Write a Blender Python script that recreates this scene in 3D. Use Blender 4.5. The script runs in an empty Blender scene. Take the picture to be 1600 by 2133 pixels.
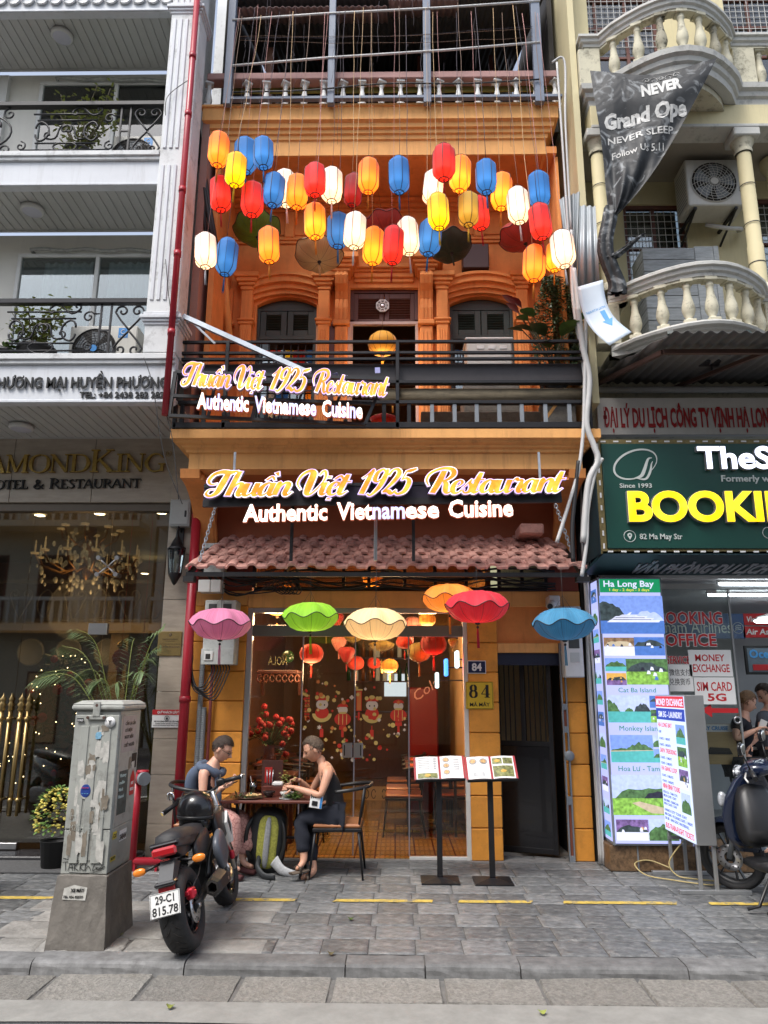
import bpy,bmesh,math,random
from mathutils import Vector,Matrix,Euler
PI=math.pi
cos,sin=math.cos,math.sin
Ve=Vector
ST=dict(kind='stuff')
RO,TR=Matrix.Rotation,Matrix.Translation
def sv(n,k,v):n.inputs[k].default_value=v
def lk(L,a,b,k):L.new(a.outputs[0],b.inputs[k])
class Bag(dict):
 __getattr__=dict.__getitem__
R=math.radians
rnd=random.Random(7)
U=rnd.uniform
SC=bpy.context.scene
COL=SC.collection
F=1550.0
CAM=Ve((0,0,1.6))
PITCH,YAW,ROLL=R(13.5),R(0.9),R(0.24)
cd=bpy.data.cameras.new('camera')
cam=bpy.data.objects.new('camera',cd)
COL.objects.link(cam)
cam.location=CAM
CR=RO(YAW,3,'Z')@RO(R(90)+PITCH,3,'X')@RO(ROLL,3,'Z')
cam.rotation_euler=CR.to_euler()
cd.sensor_fit='VERTICAL'
cd.sensor_height=36.0
cd.lens=F*36.0/2133.0
cd.clip_end=400
SC.camera=cam
w=bpy.data.worlds.new("World")
SC.world=w
w.use_nodes=True
nt=w.node_tree
sky=nt.nodes.new('ShaderNodeTexSky')
sky.sky_type='NISHITA'
sky.sun_disc=False
SUN_EL,SUN_AZ=R(58),R(215)
sky.sun_elevation=SUN_EL
sky.sun_rotation=SUN_AZ
sky.dust_density=3.0
sky.air_density=1.0
sky.ozone_density=1.0
hs=nt.nodes.new('ShaderNodeHueSaturation')
sv(hs,'Saturation',0.6)
bgn=nt.nodes['Background']
lk(nt.links,sky,hs,'Color')
lk(nt.links,hs,bgn,0)
sv(bgn,1,0.15)
sd=bpy.data.lights.new('sun','SUN')
sd.energy=1.5
sd.angle=R(20)
sd.color=(1.0,0.97,0.93)
sun=bpy.data.objects.new('sun',sd)
COL.objects.link(sun)
sdir=Ve((sin(SUN_AZ)*cos(SUN_EL),cos(SUN_AZ)*cos(SUN_EL),sin(SUN_EL)))
sun.rotation_euler=sdir.to_track_quat('Z','Y').to_euler()
sun.location=sdir*30
vs=SC.view_settings
vs.view_transform='Standard'
vs.look='None'
vs.gamma=1
vs.exposure=0.95
vs.use_curve_mapping=False
SC.cycles.max_bounces=7
SC.cycles.transparent_max_bounces=12
SC.cycles.sample_clamp_indirect=4.0
SC.cycles.use_denoising=True
def ray(px,py):
 return CR@Ve(((px-800)/F,-(py-1066.5)/F,-1))
def at(px,py,Y):
 d=ray(px,py)
 return CAM+d*(Y/d.y)
def atz(px,py,z=0.0):
 d=ray(px,py)
 return CAM+d*((z-CAM.z)/d.z)
WLOC={}
class MB:
 def __init__(s):
  s.v=[]
  s.f=[]
  s.sm=[]
 def add(s,vs,fs,smooth=False):
  b=len(s.v)
  s.v+=[tuple(p)for p in vs]
  s.f+=[tuple(b+i for i in f)for f in fs]
  s.sm+=[smooth]*len(fs)
  return s
 def box(s,x0,x1,y0,y1,z0,z1,c=0.0,M=None):
  if x0>x1:x0,x1=x1,x0
  if y0>y1:y0,y1=y1,y0
  if z0>z1:z0,z1=z1,z0
  if c<=0:
   P=[(x,y,z)for x in(x0,x1)for y in(y0,y1)for z in(z0,z1)]
   fs=[(0,1,3,2),(4,6,7,5),(0,4,5,1),(2,3,7,6),(0,2,6,4),(1,5,7,3)]
  else:
   c=min(c,(x1-x0)*.45,(y1-y0)*.45,(z1-z0)*.45)
   P=[]
   fs=[]
   idx={}
   for sx in(0,1):
    for sy in(0,1):
     for sz in(0,1):
      X,Y,Z=(x0,x1)[sx],(y0,y1)[sy],(z0,z1)[sz]
      dx,dy,dz=(c,-c)[sx],(c,-c)[sy],(c,-c)[sz]
      for k,p in enumerate(((X,Y+dy,Z+dz),(X+dx,Y,Z+dz),(X+dx,Y+dy,Z))):
       idx[(sx,sy,sz,k)]=len(P)
       P.append(p)
   g=lambda*a:idx[a]
   for a in(0,1):
    fs.append((g(a,0,0,0),g(a,1,0,0),g(a,1,1,0),g(a,0,1,0))if a else(g(a,0,0,0),g(a,0,1,0),g(a,1,1,0),g(a,1,0,0)))
    fs.append((g(0,a,0,1),g(0,a,1,1),g(1,a,1,1),g(1,a,0,1))if a else(g(0,a,0,1),g(1,a,0,1),g(1,a,1,1),g(0,a,1,1)))
    fs.append((g(0,0,a,2),g(1,0,a,2),g(1,1,a,2),g(0,1,a,2))if a else(g(0,0,a,2),g(0,1,a,2),g(1,1,a,2),g(1,0,a,2)))
   for a in(0,1):
    for b in(0,1):
     fs.append((g(a,b,0,0),g(a,b,1,0),g(a,b,1,1),g(a,b,0,1)))
     fs.append((g(a,0,b,0),g(a,1,b,0),g(a,1,b,2),g(a,0,b,2)))
     fs.append((g(0,a,b,1),g(1,a,b,1),g(1,a,b,2),g(0,a,b,2)))
     for d in(0,1):
      fs.append((g(a,b,d,0),g(a,b,d,1),g(a,b,d,2)))
  if M is not None:
   P=[M@Vector(p)for p in P]
  return s.add(P,fs)
 def bar(s,a,b,w,d=None,up=(0,0,1)):
  a,b=Vector(a),Vector(b)
  d=w if d is None else d
  t=(b-a)
  L=t.length
  if L<1e-6:return s
  t.normalize()
  u=Vector(up)
  if abs(t.dot(u))>.98:u=Ve((0,1,0))
  sd_=t.cross(u).normalized()
  u=sd_.cross(t)
  P=[]
  for q in(a,b):
   for i,j in((-1,-1),(1,-1),(1,1),(-1,1)):
    P.append(q+sd_*(i*w/2)+u*(j*d/2))
  return s.add(P,[(3,2,1,0),(4,5,6,7),(0,1,5,4),(1,2,6,5),(2,3,7,6),(3,0,4,7)])
 def tube(s,pts,r,n=8,smooth=True,cap=True,closed=False,sx=1.0,up=None):
  pts=[Vector(p)for p in pts]
  m=len(pts)
  rr=r if isinstance(r,(list,tuple))else[r]*m
  prev=None
  rings=[]
  for i,p in enumerate(pts):
   if closed:
    t=pts[(i+1)%m]-pts[i-1]
   else:
    t=pts[min(i+1,m-1)]-pts[max(i-1,0)]
   if t.length<1e-9:t=Ve((0,0,1))
   t.normalize()
   if prev is None:
    u=Vector(up)if up else(Ve((0,0,1))if abs(t.z)<.9 else Ve((1,0,0)))
   else:
    u=prev
   u=u-t*u.dot(t)
   if u.length<1e-6:u=t.orthogonal()
   u.normalize()
   prev=u
   v=t.cross(u)
   rings.append([p+u*(cos(2*PI*k/n)*rr[i])+v*(sin(2*PI*k/n)*rr[i]*sx)for k in range(n)])
  P=[q for g in rings for q in g]
  fs=[]
  mm=m if closed else m-1
  for i in range(mm):
   for k in range(n):
    a,b=i*n+k,i*n+(k+1)%n
    c,d=((i+1)%m)*n+(k+1)%n,((i+1)%m)*n+k
    fs.append((a,b,c,d))
  s.add(P,fs,smooth)
  if cap and not closed:
   b=len(s.v)-len(P)
   s.f.append(tuple(b+k for k in range(n))[::-1]);s.sm.append(False)
   s.f.append(tuple(b+(m-1)*n+k for k in range(n)));s.sm.append(False)
  return s
 def cyl(s,a,b,r,r2=None,n=16,smooth=True,cap=True):
  return s.tube([a,b],[r,r if r2 is None else r2],n,smooth,cap)
 def lathe(s,prof,c=(0,0,0),n=16,ax='Z',smooth=True,a0=0,a1=2*PI,M=None):
  full=abs(a1-a0-2*PI)<1e-4
  k=n if full else n+1
  P=[]
  for r_,h in prof:
   for i in range(k):
    a=a0+(a1-a0)*i/n
    x,y=r_*cos(a),r_*sin(a)
    p={'Z':(x,y,h),'Y':(x,h,-y),'X':(h,x,y)}[ax]
    p=Vector(p)
    if M is not None:p=M@p
    P.append(p+Vector(c))
  fs=[]
  for j in range(len(prof)-1):
   for i in range(n):
    i2=(i+1)%k
    fs.append((j*k+i,j*k+i2,(j+1)*k+i2,(j+1)*k+i))
  s.add(P,fs,smooth)
  return s
 def sphere(s,c,r,n=12,m=8,sc=(1,1,1),M=None):
  prof=[(max(1e-4,r*sin(PI*j/m)),-r*cos(PI*j/m))for j in range(m+1)]
  b=len(s.v)
  s.lathe(prof,(0,0,0),n)
  for i in range(b,len(s.v)):
   p=Vector(s.v[i])
   p=Ve((p.x*sc[0],p.y*sc[1],p.z*sc[2]))
   if M is not None:p=M@p
   s.v[i]=tuple(p+Vector(c))
  return s
 def prism(s,poly,d0,d1,plane='XZ',M=None):
  n=len(poly)
  def mk(p,d):
   q={'XZ':(p[0],d,p[1]),'XY':(p[0],p[1],d),'YZ':(d,p[0],p[1])}[plane]
   return M@Vector(q)if M is not None else q
  P=[mk(p,d0)for p in poly]+[mk(p,d1)for p in poly]
  fs=[tuple(range(n)),tuple(range(2*n-1,n-1,-1))]
  for i in range(n):
   j=(i+1)%n
   fs.append((i,i+n,j+n,j))
  return s.add(P,fs)
 def sweep(s,prof,path,closed=False,smooth=False):
  m=len(path)
  P=[]
  for i,p in enumerate(path):
   a=Vector(path[i-1])if(i>0 or closed)else None
   b=Vector(path[(i+1)%m])if(i<m-1 or closed)else None
   p=Vector(p)
   t1=(p-a).normalized()if a is not None else None
   t2=(b-p).normalized()if b is not None else None
   n1=Ve((t1.y,-t1.x))if t1 is not None else None
   n2=Ve((t2.y,-t2.x))if t2 is not None else None
   if n1 is None:nn=n2
   elif n2 is None:nn=n1
   else:
    nn=(n1+n2)
    nn.normalize()
    nn=nn/max(.3,nn.dot(n1))
   for o,z in prof:
    P.append((p.x+nn.x*o,p.y+nn.y*o,z))
  k=len(prof)
  fs=[]
  for i in range(m if closed else m-1):
   i2=(i+1)%m
   for j in range(k):
    j2=(j+1)%k
    fs.append((i*k+j,i2*k+j,i2*k+j2,i*k+j2))
  if not closed:
   fs.append(tuple(range(k)))
   fs.append(tuple((m-1)*k+j for j in range(k))[::-1])
  return s.add(P,fs,smooth)
 def grid(s,fn,nu,nv,smooth=True):
  P=[fn(i/nu,j/nv)for i in range(nu+1)for j in range(nv+1)]
  fs=[(i*(nv+1)+j,(i+1)*(nv+1)+j,(i+1)*(nv+1)+j+1,i*(nv+1)+j+1)for i in range(nu)for j in range(nv)]
  return s.add(P,fs,smooth)
 def mesh_in(s,me,M):
  s.add([M@v.co for v in me.vertices],[tuple(p.vertices)for p in me.polygons])
  return s
 def mesh(s,name,center=True,off=Ve((0,0,0))):
  me=bpy.data.meshes.new(name)
  xs=[p[0]for p in s.v];ys=[p[1]for p in s.v];zs=[p[2]for p in s.v]
  c=Ve(((min(xs)+max(xs))/2,(min(ys)+max(ys))/2,(min(zs)+max(zs))/2))if center else Vector(off)
  me.from_pydata([(p[0]-c.x,p[1]-c.y,p[2]-c.z)for p in s.v],[],s.f)
  me.polygons.foreach_set('use_smooth',s.sm)
  return me,c
 def B(s,name,m,parent=None,label=None,cat=None,group=None,kind=None,fix=True,base=False):
  me,c=s.mesh(name)
  if base:
   zl=min(v.co.z for v in me.vertices)
   for v in me.vertices:v.co.z-=zl
   c=c+Ve((0,0,zl))
  if fix:
   bm=bmesh.new();bm.from_mesh(me)
   bmesh.ops.recalc_face_normals(bm,faces=bm.faces)
   bm.to_mesh(me);bm.free()
  if m is not None:me.materials.append(m)
  o=bpy.data.objects.new(name,me)
  COL.objects.link(o)
  wl=WLOC[parent.name]if parent is not None else Ve((0,0,0))
  o.location=c-wl
  if parent is not None:o.parent=parent
  WLOC[o.name]=Vector(c)
  tag(o,label,cat,group,kind)
  return o
def BX(*a,**k):return MB().box(*a,**k)
def tag(o,label=None,cat=None,group=None,kind=None):
 if label:o['label']=label
 if cat:o['category']=cat
 if group:o['group']=group
 if kind:o['kind']=kind
 return o
def thing(name,label=None,cat=None,loc=(0,0,0),group=None,kind=None):
 o=bpy.data.objects.new(name,None)
 o.empty_display_size=.1
 COL.objects.link(o)
 o.location=loc
 WLOC[o.name]=Vector(loc)
 return tag(o,label,cat,group,kind)
def inst(name,me,m,loc,parent=None,rot=None,sc=None,**kw):
 o=bpy.data.objects.new(name,me)
 if m is not None and not me.materials:me.materials.append(m)
 COL.objects.link(o)
 wl=WLOC[parent.name]if parent is not None else Ve((0,0,0))
 o.location=Vector(loc)-wl
 if rot:o.rotation_euler=rot
 if sc:o.scale=sc
 if parent is not None:o.parent=parent
 WLOC[o.name]=Vector(loc)
 return tag(o,**kw)
def kids(o):
 return list(o.children)
def copy_tree(o,parent=None):
 c=o.copy()
 COL.objects.link(c)
 if parent is not None:c.parent=parent
 for ch in kids(o):copy_tree(ch,c)
 return c
def place(o,loc,rot=(0,0,0),sc=None):
 o.location=loc
 o.rotation_euler=rot
 if sc:o.scale=sc
 return o
MATS={}
def pm(name,col,rough=.6,metal=0.0,var=.12,scale=3.0,bump=.15,bs_=30.0,emit=None,es=0.0,streak=0.0,dirt=0.0,dc=(.06,.055,.05),ds=2.0,rndv=0.0,spec=.5,coat=0.0,st=(1,1,1),trans=0.0,alpha=1.0,sheen=0.0,sub=0.0,bdist=.004):
 if name in MATS:return MATS[name]
 m=bpy.data.materials.new(name)
 m.use_nodes=True
 nt=m.node_tree
 N,L=nt.nodes,nt.links
 b=N['Principled BSDF']
 sv(b,'Roughness',rough)
 sv(b,'Metallic',metal)
 sv(b,'Specular IOR Level',spec)
 sv(b,'Coat Weight',coat)
 sv(b,'Transmission Weight',trans)
 sv(b,'Alpha',alpha)
 if sheen:sv(b,'Sheen Weight',sheen)
 if sub:
  sv(b,'Subsurface Weight',sub)
  sv(b,'Subsurface Radius',(.01,.004,.002))
 tc=N.new('ShaderNodeTexCoord')
 geo=N.new('ShaderNodeNewGeometry')
 mp=N.new('ShaderNodeMapping')
 sv(mp,'Scale',st)
 L.new(geo.outputs['Position']if rndv==0 else tc.outputs['Object'],mp.inputs[0])
 src=mp.outputs[0]
 c=(*col,1)
 cur=None
 if var>0:
  n1=N.new('ShaderNodeTexNoise')
  sv(n1,'Scale',scale)
  sv(n1,'Detail',6)
  sv(n1,'Roughness',.65)
  L.new(src,n1.inputs[0])
  mr=N.new('ShaderNodeMapRange')
  sv(mr,1,.3);sv(mr,2,.7)
  sv(mr,3,1-var);sv(mr,4,1+var)
  lk(L,n1,mr,0)
  val=mr.outputs[0]
  if rndv>0:
   oi=N.new('ShaderNodeObjectInfo')
   mr2=N.new('ShaderNodeMapRange')
   sv(mr2,3,1-rndv);sv(mr2,4,1+rndv)
   L.new(oi.outputs['Random'],mr2.inputs[0])
   mu=N.new('ShaderNodeMath');mu.operation='MULTIPLY'
   L.new(val,mu.inputs[0]);lk(L,mr2,mu,1)
   val=mu.outputs[0]
  vm=N.new('ShaderNodeVectorMath');vm.operation='SCALE'
  sv(vm,0,col)
  L.new(val,vm.inputs['Scale'])
  cur=vm.outputs[0]
 if dirt>0 or streak>0:
  nd=N.new('ShaderNodeTexNoise')
  sv(nd,'Scale',ds)
  sv(nd,'Detail',9)
  sv(nd,'Roughness',.75)
  m2=N.new('ShaderNodeMapping')
  sv(m2,'Scale',(6,6,.5)if streak>0 else(1,1,1))
  L.new(geo.outputs['Position'],m2.inputs[0])
  lk(L,m2,nd,0)
  cr=N.new('ShaderNodeMapRange')
  sv(cr,1,.52);sv(cr,2,.75)
  sv(cr,3,0);sv(cr,4,max(dirt,streak))
  lk(L,nd,cr,0)
  mx=N.new('ShaderNodeMix');mx.data_type='RGBA'
  lk(L,cr,mx,0)
  if cur is not None:L.new(cur,mx.inputs[6])
  else:sv(mx,6,c)
  sv(mx,7,(*dc,1))
  cur=mx.outputs[2]
 if cur is not None:L.new(cur,b.inputs['Base Color'])
 else:sv(b,'Base Color',c)
 if bump>0:
  nb=N.new('ShaderNodeTexNoise')
  sv(nb,'Scale',bs_)
  sv(nb,'Detail',5)
  L.new(src,nb.inputs[0])
  bp=N.new('ShaderNodeBump')
  sv(bp,'Strength',bump)
  sv(bp,'Distance',bdist)
  lk(L,nb,bp,'Height')
  lk(L,bp,b,'Normal')
 if emit:
  sv(b,'Emission Color',(*emit,1))
  sv(b,'Emission Strength',es)
 MATS[name]=m
 return m
def glass(name,tint=(.9,.95,.93),amt=.12,rough=.02):
 if name in MATS:return MATS[name]
 m=bpy.data.materials.new(name)
 m.use_nodes=True
 nt=m.node_tree
 N,L=nt.nodes,nt.links
 N.remove(N['Principled BSDF'])
 tr=N.new('ShaderNodeBsdfTransparent');sv(tr,0,(*tint,1))
 gl=N.new('ShaderNodeBsdfGlossy');sv(gl,'Roughness',rough)
 sv(gl,0,(.95,.97,.96,1))
 fr=N.new('ShaderNodeFresnel');sv(fr,0,1.5)
 ad=N.new('ShaderNodeMath');ad.operation='ADD';sv(ad,1,amt);ad.use_clamp=True
 mx=N.new('ShaderNodeMixShader')
 lk(L,fr,ad,0);lk(L,ad,mx,0)
 lk(L,tr,mx,1);lk(L,gl,mx,2)
 L.new(mx.outputs[0],N['Material Output'].inputs[0])
 MATS[name]=m
 return m
def lit(name,col,es,base=None,var=0.0,scale=6.0,rough=.6,zgrad=None):
 if name in MATS:return MATS[name]
 m=pm(name,base or tuple(c_*.25 for c_ in col),rough,var=.08,scale=8,bump=.05,emit=col,es=es)
 return m
_fc={}
def _raw(s,bold,ext,res):
 k=(s,bold,ext,res)
 if k in _fc:return _fc[k]
 cu=bpy.data.curves.new('t','FONT')
 cu.body=s
 cu.size=1
 cu.offset=bold
 cu.extrude=ext
 cu.resolution_u=res
 o=bpy.data.objects.new('t',cu)
 COL.objects.link(o)
 dg=bpy.context.evaluated_depsgraph_get()
 me=bpy.data.meshes.new_from_object(o.evaluated_get(dg))
 V=[v.co.copy()for v in me.vertices]
 Fs=[tuple(p.vertices)for p in me.polygons]
 bpy.data.objects.remove(o)
 bpy.data.curves.remove(cu)
 bpy.data.meshes.remove(me)
 _fc[k]=(V,Fs)
 return V,Fs
def frame(o,ux=(1,0,0),uy=(0,0,1)):
 ux=Vector(ux).normalized();uy=Vector(uy).normalized()
 uz=ux.cross(uy).normalized()
 M=Matrix((ux,uy,uz)).transposed().to_4x4()
 M.translation=Vector(o)
 return M
def text(mb,s,M,h,w=None,ext=.002,bold=0.0,shear=0.0,res=2,align='L',x=0.0,y=0.0,arc=None):
 V,Fs=_raw(s,bold,1.0 if ext else 0.0,res)
 if not V:return 0
 x0=min(v.x for v in V);x1=max(v.x for v in V)
 sy=h/.727
 sx=w/(x1-x0)if w else sy
 W=(x1-x0)*sx
 ox={'L':0,'C':-W/2,'R':-W}[align]
 P=[]
 for v in V:
  X=(v.x-x0)*sx+ox+x
  Y=v.y*sy+y
  P.append(M@Ve((X+shear*(v.y*sy),Y,(v.z+1)*ext)))
 mb.add(P,Fs)
 return W
def letters(s,M,h,w,name,m,parent,ext=.03,bold=.02,shear=0.0,res=2,back=None):
 V,Fs=_raw(s,bold,1.0,res)
 x0=min(v.x for v in V);x1=max(v.x for v in V)
 sx=w/(x1-x0);sy=h/.727
 for i,ch in enumerate(s):
  if ch==' ':continue
  pre,_=_raw(s[:i+1],bold,1.0,res)
  cv,cf=_raw(ch,bold,1.0,res)
  cx1=max(v.x for v in cv)
  px=max(v.x for v in pre)-cx1
  def mk(V_,F_,e0,e1):
   q=MB()
   P=[]
   for v in V_:
    X=(v.x+px-x0)*sx;Y=v.y*sy
    P.append(M@Ve((X+shear*Y,Y,e0+(v.z+1)/2*(e1-e0))))
   q.add(P,F_)
   return q
  o=mk(cv,cf,0.004,ext).B(name,m[i%len(m)]if isinstance(m,list)else m,parent)
  if back:
   bv,bf=_raw(ch,bold+back[1],1.0,res)
   mk(bv,bf,0,back[2]).B('letter_return',back[0],o)
def crom(pts,sub=6):
 P=[Vector(p)if len(p)<4 else p for p in pts]
 n=len(P)
 if n<3:return[tuple(p)for p in pts]
 out=[]
 for i in range(n-1):
  p0=P[max(i-1,0)];p1=P[i];p2=P[i+1];p3=P[min(i+2,n-1)]
  for k in range(sub):
   t=k/sub
   out.append(tuple(0.5*((2*p1[j])+(-p0[j]+p2[j])*t+(2*p0[j]-5*p1[j]+4*p2[j]-p3[j])*t*t+(-p0[j]+3*p1[j]-3*p2[j]+p3[j])*t**3)for j in range(len(p1))))
 out.append(tuple(P[-1]))
 return out
def stroke(mb,pts,M,d0,d1,grow=0.0,sub=5,smooth=True):
 q=crom(pts,sub)if smooth else[tuple(p)for p in pts]
 n=len(q)
 Ls,Rs=[],[]
 for i in range(n):
  a=Vector(q[max(i-1,0)][:2]);b=Vector(q[min(i+1,n-1)][:2])
  t=b-a
  t=t.normalized()if t.length>1e-9 else Ve((1,0))
  nn=Ve((-t.y,t.x))
  c=Vector(q[i][:2])
  if i==0:c=c-t*grow
  if i==n-1:c=c+t*grow
  hw=max(.001,q[i][2]/2)+grow
  Ls.append(c+nn*hw);Rs.append(c-nn*hw)
 P=[]
 for d in(d0,d1):
  for a,b in zip(Ls,Rs):
   P.append(M@Ve((a.x,a.y,d)));P.append(M@Ve((b.x,b.y,d)))
 fs=[]
 o=2*n
 for i in range(n-1):
  a,b,c,d=2*i,2*i+1,2*i+3,2*i+2
  fs.append((o+a,o+b,o+c,o+d))
  fs.append((a,o+a,o+d,d))
  fs.append((b,c,o+c,o+b))
 fs.append((0,1,o+1,o));fs.append((2*n-2,o+2*n-2,o+2*n-1,2*n-1))
 mb.add(P,fs)
 return mb
def vary(p,a):
 return(p[0]+U(-a,a),p[1]+U(-a,a),p[2]+U(-a,a))
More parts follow.
